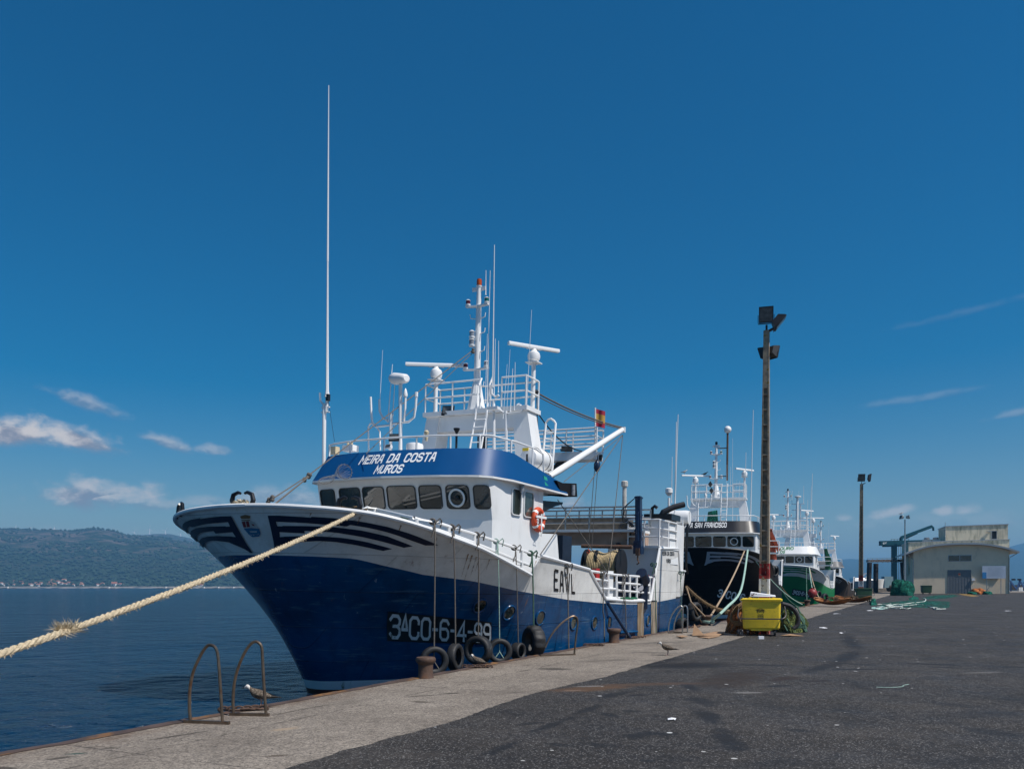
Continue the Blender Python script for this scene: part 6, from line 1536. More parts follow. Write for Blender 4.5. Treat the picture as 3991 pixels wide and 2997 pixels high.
def panel(name, px0, px1, py0, py1, v, mt_, proud=.03, frame=None, parent=None):
    a, b = bu(px0, v), bu(px1, v); z0, z1 = bz(px0, py1, 136.5 + v), bz(px0, py0, 136.5 + v)
    if frame:
        m = MB(); w = .07
        for (x0, x1, y0, y1) in ((a - w, b + w, z1, z1 + w), (a - w, b + w, z0 - w, z0), (a - w, a, z0, z1), (b, b + w, z0, z1)): m.prism([Q(x0, v - .06, y0), Q(x1, v - .06, y0), Q(x1, v + .05, y0), Q(x0, v + .05, y0)], [Q(x0, v - .06, y1), Q(x1, v - .06, y1), Q(x1, v + .05, y1), Q(x0, v + .05, y1)])
        fr = m.build(name, frame, bld, smooth=0)
        m = MB(); m.poly([Q(a, v - .015, z0), Q(b, v - .015, z0), Q(b, v - .015, z1), Q(a, v - .015, z1)]); return m.build('pane', mt_, fr, smooth=0)
    m = MB(); m.prism([Q(a, v - proud, z0), Q(b, v - proud, z0), Q(b, v + .02, z0), Q(a, v + .02, z0)], [Q(a, v - proud, z1), Q(b, v - proud, z1), Q(b, v + .02, z1), Q(a, v + .02, z1)])
    return m.build(name, mt_, parent or bld, smooth=0)
panel('door', 3693, 3784, 2221, 2311, 0, doorm, .05)
m = MB(); 
for q in range(9): u = bu(3693) + (bu(3784) - bu(3693)) * q / 8; m.prism([Q(u - .02, -.075, g0), Q(u + .02, -.075, g0), Q(u + .02, -.04, g0), Q(u - .02, -.04, g0)], [Q(u - .02, -.075, bz(3740, 2222)), Q(u + .02, -.075, bz(3740, 2222)), Q(u + .02, -.04, bz(3740, 2222)), Q(u - .02, -.04, bz(3740, 2222))])
m.build('door_rib', doorm, bld, smooth=0)
panel('door_sign', 3734, 3743, 2232, 2244, 0, mat('door_sign_yellow', (.5, .36, .2), .5), .09); MB().cyl(Q(bu(3738.5), -.1, bz(3738, 2237)), Q(bu(3738.5), -.115, bz(3738, 2237)), .15).build('no_parking_disc', red, bld)
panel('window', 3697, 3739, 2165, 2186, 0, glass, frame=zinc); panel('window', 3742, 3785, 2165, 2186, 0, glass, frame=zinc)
panel('window', 3866, 3884, 2074, 2103, 5.5, blackp, frame=zinc)
panel('meter_box', 3786, 3799, 2254, 2263, 0, white, .25)
m = MB(); m.box(Q(bu(3855, 5.2), 5.2, bz(3855, 2074, 141)), (.6, .5, .12), TH); m.build('wall_lamp', steel, bld)
for px in (3612, 3647):
    u = bu(px, 7); z = zt1 + .1; m = MB(); m.prism([Q(u - .6, 6.5, z), Q(u + .6, 6.5, z), Q(u + .6, 7.7, z), Q(u - .6, 7.7, z)], [Q(u - .6, 6.5, z + .45), Q(u + .6, 6.5, z + .45), Q(u + .6, 7.7, z + .45), Q(u - .6, 7.7, z + .45)]); m.lathe([(.42, .45), (.45, .7), (.3, .8)], Q(u, 7.1, z), n=14); m.build('roof_vent', steel, bld)
m = MB(); u = bu(3684, 5.4); m.tube([Q(u, 5.4, zt1 - .5), Q(u, 5.4, zt2 + .7)], .05, 6); m.bar(Q(u, 5.4, zt2 - .45), Q(u - 1.0, 5.4, zt2 - .45), .05)
for q in range(4): m.bar(Q(u - .25 - .22 * q, 5.4, zt2 - .85), Q(u - .25 - .22 * q, 5.4, zt2 - .1), .03)
m.build('roof_aerial', steel, bld)
# notice board on posts before the wall
ub0, ub1 = bu(3828, -.9), bu(3920, -.9); zb0, zb1 = bz(3870, 2254, 135), bz(3870, 2206, 135)
nb = thing('notice_board', 'large white notice board with a blue panel before the cream wall', 'sign', Q(ub0, -.9, g0))
m = MB(); m.prism([Q(ub0, -.95, zb0), Q(ub1, -.95, zb0), Q(ub1, -.85, zb0), Q(ub0, -.85, zb0)], [Q(ub0, -.95, zb1), Q(ub1, -.95, zb1), Q(ub1, -.85, zb1), Q(ub0, -.85, zb1)]); m.build('board', mat('board_pale', (.52, .58, .66), .5, var=.04), nb, smooth=0)
w = ub1 - ub0; hgt = zb1 - zb0
m = MB(); m.poly([Q(ub0 + .02, -.956, zb0 + .02), Q(ub0 + w * .18, -.956, zb0 + .02), Q(ub0 + w * .18, -.956, zb0 + hgt * .5), Q(ub0 + .02, -.956, zb0 + hgt * .5)]); m.build('blue_panel', mat('board_blue', (.05, .26, .55), .5), nb, smooth=0)
m = MB()
for q in range(9):
    z = zb0 + hgt * (.88 - .09 * q); m.poly([Q(ub0 + w * .24, -.956, z), Q(ub0 + w * (.24 + .7 * random.uniform(.7, 1)), -.956, z), Q(ub0 + w * (.24 + .7 * random.uniform(.7, 1)), -.956, z + .03), Q(ub0 + w * .24, -.956, z + .03)])
m.build('printed_lines', greysteel, nb, smooth=0)
for u in (ub0 + w * .2, ub1 - w * .2): MB().tube([Q(u, -.82, g0), Q(u, -.82, zb1 - .1)], .06, 6).build('post', steel, nb)

# ------------------------------------------------------------------ boat lift, jetty, motor yacht
LT = 166
def bx(px, py, t=LT): return W(px, py, t=t)
lift = thing('boat_lift', 'teal travelling boat lift standing behind the harbour building', 'boat lift', Vector((*bx(3485, 2300)[:2], gz(*bx(3485, 2300)[:2]))))
m = MB(); m.bar(bx(3429, 2117), bx(3640, 2112), .9, .9); m.bar(bx(3441, 2127), bx(3640, 2122), .7, .4); m.build('cross_beam', teal, lift, smooth=0)
t = MB(); s0, s1 = bx(3441, 2121, LT - .6), bx(3455, 2119, LT - .6); lettering(t, '100 MT', lambda u, v: s0.lerp(s1, u) + Vector((0, 0, .36 * v)), .9, .2); t.build('load_sign', whitec, lift, smooth=0)
m = MB(); gl = gz(*bx(3485, 2300)[:2]); p = bx(3485, 2120); m.bar(Vector((p.x, p.y, gl + 1.1)), p, 1.05, .95); p2 = bx(3620, 2120, LT + 6); m.bar(Vector((p2.x, p2.y, gl + 1)), p2, .9, .9); m.build('leg', teal, lift, smooth=0)
m = MB(); q = bx(3458, 2268); m.box(q, (1.7, 1.4, 2.2), TH); m.build('cab', mat('cab_grey', (.20, .30, .33), .5), lift, smooth=0)
for x in (3466, 3494): MB().lathe([(.4, -.3), (.8, -.28), (.85, 0), (.8, .28), (.4, .3)], Vector((*bx(x, 2300)[:2], gl + .85)), (CT, ST, 0), 20).build('wheel', rubber, lift)
MB().box(Vector((*bx(3485, 2300)[:2], gl + 1.3)), (1.1, 1.6, 1.6), TH).build('wheel_housing', steel, lift, smooth=0)
m = MB(); a, b_ = bx(3512, 2108), bx(3512, 2095); m.tube([a, b_], .32, 8); m.bar(b_, bx(3632, 2051), .5, .55); m.bar(bx(3530, 2098), bx(3575, 2078), .22); m.tube([bx(3632, 2051), bx(3637, 2056), bx(3638, 2068)], .2, 6); m.build('jib_crane', teal, lift, smooth=0)
m = MB(); [m.tube([bx(x, 2128), bx(x + .5, 2262)], .03, 4) for x in (3502, 3509, 3519, 3528, 3535)]; [m.tube([bx(3473, 2113 - k), bx(3545, 2111 - k)], .03, 4) for k in (6, 12)]; [m.tube([bx(x, 2113), bx(x, 2100)], .03, 4) for x in (3473, 3485, 3497, 3540)]; m.build('cable', darksteel, lift)
jt = thing('jetty_frame', 'rusty raised walkway on dark columns beside the building', 'jetty', Vector((*bx(3400, 2300, 150)[:2], .9)))
m = MB(); m.bar(bx(3380, 2186, 150), bx(3548, 2183, 150), .8, .42); m.build('beam', mat('jetty_beam', (.15, .12, .105), .7, var=.3), jt, smooth=0)
m = MB()
for q in range(9): m.bar(bx(3382 + q * 19, 2192, 149), bx(3401 + q * 19, 2178, 149), .06); m.bar(bx(3382 + q * 19, 2178, 149), bx(3382 + q * 19, 2192, 149), .06)
[m.bar(bx(3380, y, 149), bx(3548, y - 2, 149), .06) for y in (2176, 2190)]; m.build('side_truss', steel, jt, smooth=0)
for a, b_ in (((3389, 2192), (3385, 2300)), ((3414, 2196), (3413, 2312)), ((3517, 2190), (3523, 2262))): MB().tube([bx(*a, 150), bx(*b_, 150)], .42, 9).build('column', mat('wet_column', (.03, .03, .035), .6, var=.4), jt)
# motor yacht ashore
yt = 158; ya_ = bx(3315, 2280, yt); yb_ = bx(3446, 2280, yt); e = (yb_ - ya_).normalized(); s_ = e.cross(Vector((0, 0, 1))); ln = (yb_ - ya_).length
yz = lambda py: CZ + (HY - py) / F * yt
ycht = thing('motor_yacht', 'white motor yacht laid up behind the second lamp post', 'yacht', Vector((ya_.x, ya_.y, 1.0)))
m = MB(); rows = []
for z, k, sh in ((yz(2292), .5, .06), (yz(2280), .85, .03), (yz(2266), 1, 0)):
    row = []
    for q in range(19):
        u = q / 18; w = 1.8 * k * min(1, (1 - u) * 3.2) ** .7; row.append(ya_ + e * ln * (u * (1 - sh) + sh * .3) + s_ * w * -1 + Vector((0, 0, z + .5 * u * (z > 2) - ya_.z)))
    row += [p + s_ * 2 * max(.02, (1.8 * k * min(1, (1 - (18 - i) / 18) * 3.2) ** .7)) for i, p in enumerate(row[::-1])]
    rows.append(row + row[:1])
m.grid(rows); m.poly(rows[-1][:-1]); m.build('hull', whitec, ycht, smooth=30)
U_ = lambda u, v, py: Vector((*(ya_ + e * ln * u + s_ * v)[:2], yz(py)))
m = MB(); m.prism([U_(u, v, 2264) for u, v in ((.03, -1.4), (.72, -1.2), (.72, 1.2), (.03, 1.4))], [U_(u, v, 2252) for u, v in ((.05, -1.2), (.45, -1.0), (.45, 1.0), (.05, 1.2))]); m.build('cabin', whitec, ycht, smooth=0)
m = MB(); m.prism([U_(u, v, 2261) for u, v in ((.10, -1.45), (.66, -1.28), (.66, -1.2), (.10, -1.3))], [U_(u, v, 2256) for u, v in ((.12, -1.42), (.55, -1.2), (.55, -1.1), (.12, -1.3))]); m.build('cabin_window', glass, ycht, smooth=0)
m = MB(); [m.bar(U_(.38, v, 2252), U_(.5, v, 2234), .3, .2) for v in (-1.1, 1.1)]; m.bar(U_(.5, -1.1, 2234), U_(.5, 1.1, 2234), .3, .2); m.build('radar_arch', whitec, ycht, smooth=0)
m = MB(); m.tube([U_(.55, -1.3, 2253), U_(.8, -1.0, 2258), U_(.98, 0, 2262)], .04, 5); m.build('bow_rail', steel, ycht)
m = MB(); a, b_ = bx(3300, 2300, 172), bx(3568, 2300, 172)
rows = []
for z, off in ((-.5, 1.2), (1.0, .9), (1.9, .2), (2.0, -.6)):
    rows.append([a.lerp(b_, q / 60) + Vector((0, -off + .3 * noise.noise(Vector((q * .9, z, 0))), 0)) * 1 for q in range(61)]); rows[-1] = [Vector((p.x, p.y, z - .25 + .35 * noise.noise(Vector((p.x * .7, z * 3, 1))))) for p in rows[-1]]
m.grid(rows); single(m, 'breakwater', mat('rock_wall', (.10, .085, .07), .9, var=.5, scale=1.5, bump=.8, bscale=4, bd=.2), 'dark rubble wall behind the laid up motor yacht', 'sea wall', Vector((a.x, a.y, 0)))
# cradle stands right of the building
cr = thing('boat_cradle', 'blue steel boat cradle right of the harbour building', 'boat cradle', W(3960, 2306, t=150))
m = MB(); P_ = lambda x, y: W(x, y, t=150)
for a, b_ in (((3936, 2262), (3962, 2296)), ((3962, 2296), (3975, 2262)), ((3975, 2262), (3991, 2290)), ((3973, 2262), (3973, 2300)), ((3940, 2270), (3940, 2304)), ((3990, 2268), (4010, 2300))): m.bar(P_(*a), P_(*b_), .22)
m.build('frame', mat('cradle_blue', (.05, .11, .26), .5), cr, smooth=0)
m = MB(); [m.cyl(P_(x, 2303), P_(x, 2288), .2) for x in (3971, 3976, 3981)]; m.build('post', white, cr)
m = MB(); [m.box(P_(x, 2258), (.5, .4, .3), TH) for x in (3950, 3973)]; m.build('pad', blackp, cr)
m = MB(); m.prism([W(x, 2300, t=v) for x, v in ((3936, 178), (4300, 178), (4300, 179), (3936, 179))], [W(x, 2279, t=v) for x, v in ((3936, 178), (4300, 178), (4300, 179), (3936, 179))]); single(m, 'low_wall', mat('dark_wall', (.06, .055, .05), .85, var=.4), 'low dark wall behind the boat cradle', 'wall', W(3936, 2300, t=178), smooth=0)

# ------------------------------------------------------------------ quay surfaces
def surf(name, build): 
    m = bpy.data.materials.new(name); N, L = nt(m); b = N['Principled BSDF']; tc = N.new('ShaderNodeTexCoord'); return build(m, N, L, b, tc)
class NB:
    """short-hand for wiring procedural materials"""
    def __init__(s, N, L, tc): s.N, s.L, s.tc = N, L, tc
    def noise(s, sc_=(1, 1, 1), scale=1., det=6, rough=.6, dist=0., out='Fac'):
        mp = s.N.new('ShaderNodeMapping'); mp.inputs['Scale'].default_value = sc_; s.L.new(s.tc.outputs['Object'], mp.inputs['Vector'])
        n = s.N.new('ShaderNodeTexNoise'); n.inputs['Scale'].default_value = scale; n.inputs['Detail'].default_value = det; n.inputs['Roughness'].default_value = rough; n.inputs['Distortion'].default_value = dist
        s.L.new(mp.outputs[0], n.inputs['Vector']); return n.outputs[out]
    def ramp(s, v, lo, hi, a=0., b=1.):
        r = s.N.new('ShaderNodeMapRange'); r.inputs[1].default_value = lo; r.inputs[2].default_value = hi; r.inputs[3].default_value = a; r.inputs[4].default_value = b; s.L.new(v, r.inputs[0]); return r.outputs[0]
    def mix(s, f, a, b, mode='MIX'):
        m = s.N.new('ShaderNodeMix'); m.data_type = 'RGBA'; m.blend_type = mode
        for k, v in (('Factor', f), ('A', a), ('B', b)):
            if isinstance(v, tuple): m.inputs[k].default_value = (*v, 1)
            elif isinstance(v, (int, float)): m.inputs[k].default_value = v
            else: s.L.new(v, m.inputs[k])
        return m.outputs['Result']
    def math(s, op, a, b):
        m = s.N.new('ShaderNodeMath'); m.operation = op
        for k, v in enumerate((a, b)):
            if isinstance(v, (int, float)): m.inputs[k].default_value = v
            else: s.L.new(v, m.inputs[k])
        return m.outputs[0]
    def stains(s, c, lst):
        """marks of their own: (x0, y0, x1, y1, width, colour, strength)"""
        nz = s.noise(scale=3.2, det=10, rough=.85, dist=.4); nf = s.noise((1, 1, 1), 24, 5, .8)
        for a, b, w, colr, st in lst:
            mp = s.N.new('ShaderNodeMapping'); mp.vector_type = 'TEXTURE'; d = b - a
            mp.inputs['Location'].default_value = ((a.x + b.x) / 2, (a.y + b.y) / 2, 0); mp.inputs['Rotation'].default_value = (0, 0, math.atan2(d.y, d.x)); mp.inputs['Scale'].default_value = (max(.05, d.length / 2 + w / 2), w / 2, 1000)
            s.L.new(s.tc.outputs['Object'], mp.inputs['Vector']); ln = s.N.new('ShaderNodeVectorMath'); ln.operation = 'LENGTH'; s.L.new(mp.outputs[0], ln.inputs[0])
            f = s.math('SUBTRACT', 1.0, ln.outputs['Value']); f = s.math('ADD', s.math('MULTIPLY', f, .5), s.math('SUBTRACT', s.math('MULTIPLY', nz, 1.7), .92)); f = s.math('ADD', f, s.math('MULTIPLY', s.math('SUBTRACT', nf, .5), .9))
            gt_ = s.ramp(ln.outputs['Value'], 1.35, 1.0); c = s.mix(s.math('MULTIPLY', s.ramp(f, -.12, .16, 0, st), gt_), c, colr)
        return c
    def cell(s, scale):
        v = s.N.new('ShaderNodeTexVoronoi'); v.inputs['Scale'].default_value = scale; s.L.new(s.tc.outputs['Object'], v.inputs['Vector'])
        h = s.N.new('ShaderNodeSeparateColor'); s.L.new(v.outputs['Color'], h.inputs[0]); return h.outputs[1]
    def grey(s, v):
        c = s.N.new('ShaderNodeCombineColor'); [s.L.new(v, c.inputs[q]) for q in range(3)]; return c.outputs[0]
    def speck(s, scale, size):
        v = s.N.new('ShaderNodeTexVoronoi'); v.inputs['Scale'].default_value = scale; s.L.new(s.tc.outputs['Object'], v.inputs['Vector'])
        h = s.N.new('ShaderNodeSeparateColor'); s.L.new(v.outputs['Color'], h.inputs[0])
        r = s.math('MULTIPLY', h.outputs[0], size); return s.math('LESS_THAN', v.outputs['Distance'], s.math('SUBTRACT', r, size * .55))
    def bump(s, h, st, d, prev=None):
        b = s.N.new('ShaderNodeBump'); b.inputs['Strength'].default_value = st; b.inputs['Distance'].default_value = d; s.L.new(h, b.inputs['Height'])
        if prev is not None: s.L.new(prev, b.inputs['Normal'])
        return b.outputs[0]
def asphalt_(m, N, L, b, tc):
    k = NB(N, L, tc)
    c = k.mix(k.ramp(k.noise(scale=.4, det=9, rough=.7), .3, .7), (.0175, .0148, .0125), (.051, .0435, .037))
    c = k.mix(k.ramp(k.noise((.6, 1.5, 1), .35, 7, .7), .40, .62), c, (.022, .0188, .0165))
    c = k.mix(1., c, k.grey(k.ramp(k.cell(34), .0, 1., .62, 1.42)), 'MULTIPLY')
    c = k.mix(1., c, k.grey(k.ramp(k.noise(scale=11, det=6, rough=.85), .3, .7, .6, 1.5)), 'MULTIPLY')
    c = k.mix(k.ramp(k.cell(70), .88, .95), c, (.20, .19, .18))
    c = k.mix(k.ramp(k.noise((1, .6, 1), .7, 10, .8, .5), .52, .66, 0, .7), c, (.014, .013, .012))
    c = k.mix(k.ramp(k.noise((.5, 1, 1), .9, 10, .78, .8), .60, .72, 0, .5), c, (.075, .055, .04))
    c = k.mix(k.ramp(k.noise((1, .5, 1), 1.1, 10, .82), .57, .70, 0, .55), c, (.105, .097, .09))
    G = lambda x, y: W(x, y)
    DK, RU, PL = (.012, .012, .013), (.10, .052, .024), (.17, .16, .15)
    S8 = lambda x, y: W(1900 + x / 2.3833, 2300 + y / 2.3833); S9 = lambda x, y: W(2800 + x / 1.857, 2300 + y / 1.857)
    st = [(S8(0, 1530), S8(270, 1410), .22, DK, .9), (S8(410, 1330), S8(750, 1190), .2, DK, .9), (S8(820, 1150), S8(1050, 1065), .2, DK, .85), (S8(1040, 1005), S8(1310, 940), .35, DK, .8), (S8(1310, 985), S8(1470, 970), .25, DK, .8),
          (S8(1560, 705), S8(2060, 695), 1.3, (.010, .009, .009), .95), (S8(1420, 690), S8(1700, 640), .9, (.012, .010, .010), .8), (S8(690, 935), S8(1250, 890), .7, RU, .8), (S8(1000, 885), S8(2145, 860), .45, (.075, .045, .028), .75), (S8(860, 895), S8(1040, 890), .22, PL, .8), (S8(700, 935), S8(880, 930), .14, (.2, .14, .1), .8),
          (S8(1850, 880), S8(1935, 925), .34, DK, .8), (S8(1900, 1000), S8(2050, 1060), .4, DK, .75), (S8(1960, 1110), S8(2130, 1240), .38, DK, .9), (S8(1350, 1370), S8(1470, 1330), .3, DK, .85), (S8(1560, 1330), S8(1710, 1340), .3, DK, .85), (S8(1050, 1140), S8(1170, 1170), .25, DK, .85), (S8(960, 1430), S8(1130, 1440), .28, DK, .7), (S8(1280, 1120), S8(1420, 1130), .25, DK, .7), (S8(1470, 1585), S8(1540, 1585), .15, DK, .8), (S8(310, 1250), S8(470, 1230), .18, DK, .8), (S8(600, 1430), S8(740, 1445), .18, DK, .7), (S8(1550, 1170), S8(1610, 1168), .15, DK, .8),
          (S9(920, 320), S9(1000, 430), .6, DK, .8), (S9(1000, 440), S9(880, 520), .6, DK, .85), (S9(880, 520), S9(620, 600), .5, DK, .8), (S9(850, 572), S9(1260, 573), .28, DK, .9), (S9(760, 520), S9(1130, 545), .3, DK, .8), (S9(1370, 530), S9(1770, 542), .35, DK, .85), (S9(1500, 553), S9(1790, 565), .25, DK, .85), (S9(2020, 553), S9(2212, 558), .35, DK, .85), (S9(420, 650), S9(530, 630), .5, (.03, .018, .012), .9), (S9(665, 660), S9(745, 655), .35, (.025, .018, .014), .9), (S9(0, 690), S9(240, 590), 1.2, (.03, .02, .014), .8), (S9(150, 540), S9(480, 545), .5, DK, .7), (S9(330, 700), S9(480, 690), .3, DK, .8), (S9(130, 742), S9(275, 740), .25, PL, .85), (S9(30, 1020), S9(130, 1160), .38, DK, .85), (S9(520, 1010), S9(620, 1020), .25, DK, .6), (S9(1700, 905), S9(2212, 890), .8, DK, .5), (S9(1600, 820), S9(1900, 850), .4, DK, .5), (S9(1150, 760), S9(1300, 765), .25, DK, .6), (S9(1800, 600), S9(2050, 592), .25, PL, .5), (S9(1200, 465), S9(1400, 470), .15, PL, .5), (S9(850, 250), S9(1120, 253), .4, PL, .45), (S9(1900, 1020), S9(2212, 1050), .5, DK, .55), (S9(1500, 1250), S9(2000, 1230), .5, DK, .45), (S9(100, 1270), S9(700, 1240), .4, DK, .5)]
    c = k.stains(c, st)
    c = k.mix(k.speck(2.6, .24), c, (.46, .45, .43)); c = k.mix(k.speck(1.1, .14), c, (.6, .6, .58)); c = k.mix(k.speck(6.3, .22), c, (.20, .18, .16))
    L.new(c, b.inputs['Base Color'])
    L.new(k.ramp(k.noise(scale=.9, det=6), .3, .7, .62, .92), b.inputs['Roughness']); b.inputs['Specular IOR Level'].default_value = .35
    L.new(k.bump(k.noise(scale=55, det=4, rough=.8), .55, .012), b.inputs['Normal']); return m
def concrete_(m, N, L, b, tc):
    k = NB(N, L, tc)
    c = k.mix(k.ramp(k.noise(scale=.5, det=10, rough=.7), .3, .7), (.165, .138, .112), (.30, .258, .212))
    c = k.mix(1., c, k.grey(k.ramp(k.cell(46), .0, 1., .62, 1.38)), 'MULTIPLY')
    c = k.mix(1., c, k.grey(k.ramp(k.noise(scale=9, det=7, rough=.85), .3, .7, .68, 1.32)), 'MULTIPLY')
    c = k.mix(k.ramp(k.cell(62), .90, .96), c, (.07, .06, .055))
    c = k.mix(k.ramp(k.noise((1.6, .35, 1), .9, 10, .78, .5), .54, .70, 0, .7), c, (.10, .085, .07))
    c = k.mix(k.ramp(k.noise((1.3, .16, 1), 1.5, 9, .75, .4), .60, .70, 0, .7), c, (.07, .06, .05))
    c = k.mix(k.ramp(k.noise(scale=.9, det=9, rough=.75), .60, .74, 0, .5), c, (.40, .33, .26))
    sx_ = N.new('ShaderNodeSeparateXYZ'); L.new(tc.outputs['Object'], sx_.inputs[0])
    c = k.mix(k.math('MULTIPLY', k.ramp(sx_.outputs[0], .75, .15), k.ramp(k.noise((2, .5, 1), 1.6, 8, .75), .42, .62, 0, .7)), c, (.12, .07, .04))
    jn = k.math('ABSOLUTE', k.math('SUBTRACT', k.math('FRACT', k.math('MULTIPLY', sx_.outputs[1], 1 / 6.5), 0), .5), 0); c = k.mix(k.math('MULTIPLY', k.math('GREATER_THAN', jn, .4978), k.ramp(k.noise(scale=3, det=5), .38, .55)), c, (.06, .05, .045))
    jx = k.math('ABSOLUTE', k.math('SUBTRACT', k.math('ADD', sx_.outputs[0], k.math('MULTIPLY', k.noise((1, .3, 1), 1.2, 4), .10)), 1.35), 0); c = k.mix(k.math('MULTIPLY', k.math('LESS_THAN', jx, .016), k.ramp(k.noise(scale=2.2, det=6, rough=.7), .46, .54, 0, .9)), c, (.05, .042, .035))
    S7 = lambda x, y: W(500 + x / 2.5675, 2350 + y / 2.5675); SA = lambda x, y: W(1400 + x / 2.602, 2250 + y / 2.602); SB = lambda x, y: W(x / 2.765, 2550 + y / 2.765); S8 = lambda x, y: W(1900 + x / 2.3833, 2300 + y / 2.3833)
    DK = (.045, .037, .03)
    st = [(S7(150, 1378), S7(830, 1270), .08, DK, .95), (S7(1400, 1128), S7(1800, 1050), .06, DK, .9), (S7(1800, 1050), S7(2054, 1005), .08, DK, .8), (SA(430, 1212), SA(880, 1182), .09, DK, .95), (SA(860, 1178), SA(1020, 1168), .13, DK, .95), (SA(540, 1255), SA(690, 1265), .2, (.08, .065, .05), .8), (SA(1890, 930), SA(2060, 928), .35, (.07, .06, .05), .8), (SA(1660, 945), SA(1720, 940), .15, DK, .8), (SA(1680, 890), SA(1750, 885), .12, DK, .7),
          (SB(740, 1070), SB(920, 1060), .10, (.03, .07, .06), .95), (SB(500, 1130), SB(740, 1100), .12, DK, .85), (SB(1130, 1005), SB(1275, 1005), .09, DK, .9), (SB(840, 1000), SB(1130, 990), .05, DK, .8), (SB(0, 1215), SB(150, 1236), .15, DK, .8), (S7(1500, 1270), S7(1640, 1245), .22, (.34, .26, .18), .8), (S7(1400, 1530), S7(1560, 1520), .15, (.08, .06, .045), .8), (S8(540, 725), S8(690, 730), .5, (.07, .06, .05), .8), (S8(1400, 575), S8(1680, 580), .5, (.08, .07, .06), .7), (S8(900, 660), S8(1300, 640), .4, (.10, .085, .07), .6), (S8(1300, 500), S8(1900, 470), .7, (.09, .08, .07), .6)]
    c = k.stains(c, st)
    c = k.mix(k.speck(1.9, .09), c, (.62, .62, .60)); c = k.mix(k.speck(4.7, .10), c, (.40, .38, .35)); c = k.mix(k.speck(2.9, .10), c, (.05, .045, .04))
    L.new(c, b.inputs['Base Color']); b.inputs['Roughness'].default_value = .88; b.inputs['Specular IOR Level'].default_value = .3
    L.new(k.bump(k.noise(scale=38, det=6, rough=.75), .6, .016), b.inputs['Normal']); return m
asphalt = surf('asphalt', asphalt_); concrete = surf('quay_concrete', concrete_)
wallc = mat('quay_wall_concrete', (.13, .12, .10), .9, var=.3, scale=.8, dirt_and_tint=[((.02, .03, .02), .5, .7, 1, 1, 2, .8)])
YS = [-40, -20, -10] + [k * 1.0 for k in range(-5, 60)] + [60 + 5 * k for k in range(30)]
m = MB(); m.grid([[(x, y, gz(x, y)) for y in YS] for x in (0.02, 1, 2, 3, 4, 8, 30, 90, 160)]); struct(m, 'quay_pavement', concrete)
rnd = random.Random(3)
bord = lambda y: 3.30 + .03 * noise.noise(Vector((y * 9, 7, 0))) + .10 * noise.noise(Vector((y * .35, 0, 0))) + .05 * noise.noise(Vector((y * 2.3, 5, 0))) + (-.16 if 10 < y < 16 else 0) * math.sin((y - 10) / 6 * math.pi)
YA = [-40 + 2 * k for k in range(20)] + [.06 * k for k in range(0, 500)] + [30 + .25 * k for k in range(120)] + [60 + 2 * k for k in range(58)]
m = MB(); m.grid([[(x if x else bord(y), y, gz(0, y) + .006) for y in YA] for x in (0, 5, 8, 14, 40, 120)]); struct(m, 'asphalt_road', asphalt)
m = MB(); m.grid([[(-.0, y, gz(0, y) - .02), ] + [(-.0, y, -4)] for y in (YS[0], YS[-1])]); m.poly([(0, YS[-1], 1), (160, YS[-1], 1), (160, YS[-1], -4), (0, YS[-1], -4)]); struct(m, 'quay_wall', wallc)
edge = mat('rusty_edge_plate', (.085, .055, .045), .8, .1, var=.35, scale=2, bump=.6, bscale=12, bd=.02, dirt_and_tint=[((.36, .16, .025), .54, .64, 1.4, .55, 1, .9), ((.035, .028, .025), .5, .7, 3, 3, 3, .7)])
m = MB(); ye = [-20 + .5 * k for k in range(40)] + [.1 * k for k in range(0, 400)] + [40 + .5 * k for k in range(240)]
m.grid([[(-.10 + .02 * noise.noise(Vector((y * .8, 1, 0))), y, gz(0, y) - .25) for y in ye], [(-.10 + .02 * noise.noise(Vector((y * .8, 1, 0))), y, gz(0, y) + .0) for y in ye], [(-.03 + .03 * noise.noise(Vector((y * 1.9, 6, 0))), y, gz(0, y) + .022 + .022 * noise.noise(Vector((y * 1.3, 2, 0))) + .012 * noise.noise(Vector((y * 4.1, 2, 4)))) for y in ye], [(.11 + .09 * noise.noise(Vector((y * .9, 3, 0))) + .04 * noise.noise(Vector((y * 3.9, 3, 8))), y, gz(0, y) + .008) for y in ye]])
struct(m, 'kerb', edge)

# ------------------------------------------------------------------ water
def water_(m, N, L, b, tc):
    k = NB(N, L, tc)
    b.inputs['Base Color'].default_value = (.002, .025, .062, 1); b.inputs['Roughness'].default_value = .09; b.inputs['IOR'].default_value = 1.333; b.inputs['Specular IOR Level'].default_value = .5
    n1 = k.noise((.8, .8, 1), .36, 4, .5, .8); n2 = k.noise((1, 1, 1), 1.7, 5, .55, .3); n3 = k.noise((1, 1, 1), 5.5, 3, .5); n0 = k.noise((1, 1, 1), .06, 3, .5)
    h = k.math('ADD', k.math('MULTIPLY', n1, 1.5), k.math('MULTIPLY', n2, .6)); h = k.math('ADD', h, k.math('MULTIPLY', n3, .09))
    h = k.math('MULTIPLY', h, k.ramp(n0, .35, .65, .65, 1.25))
    L.new(k.bump(h, 1., 1.3), b.inputs['Normal']); return m
water = surf('sea_water', water_)
m = MB(); m.poly([(-30000, -9000, WATER), (30000, -9000, WATER), (30000, 40000, WATER), (-30000, 40000, WATER)]); struct(m, 'sea', water)

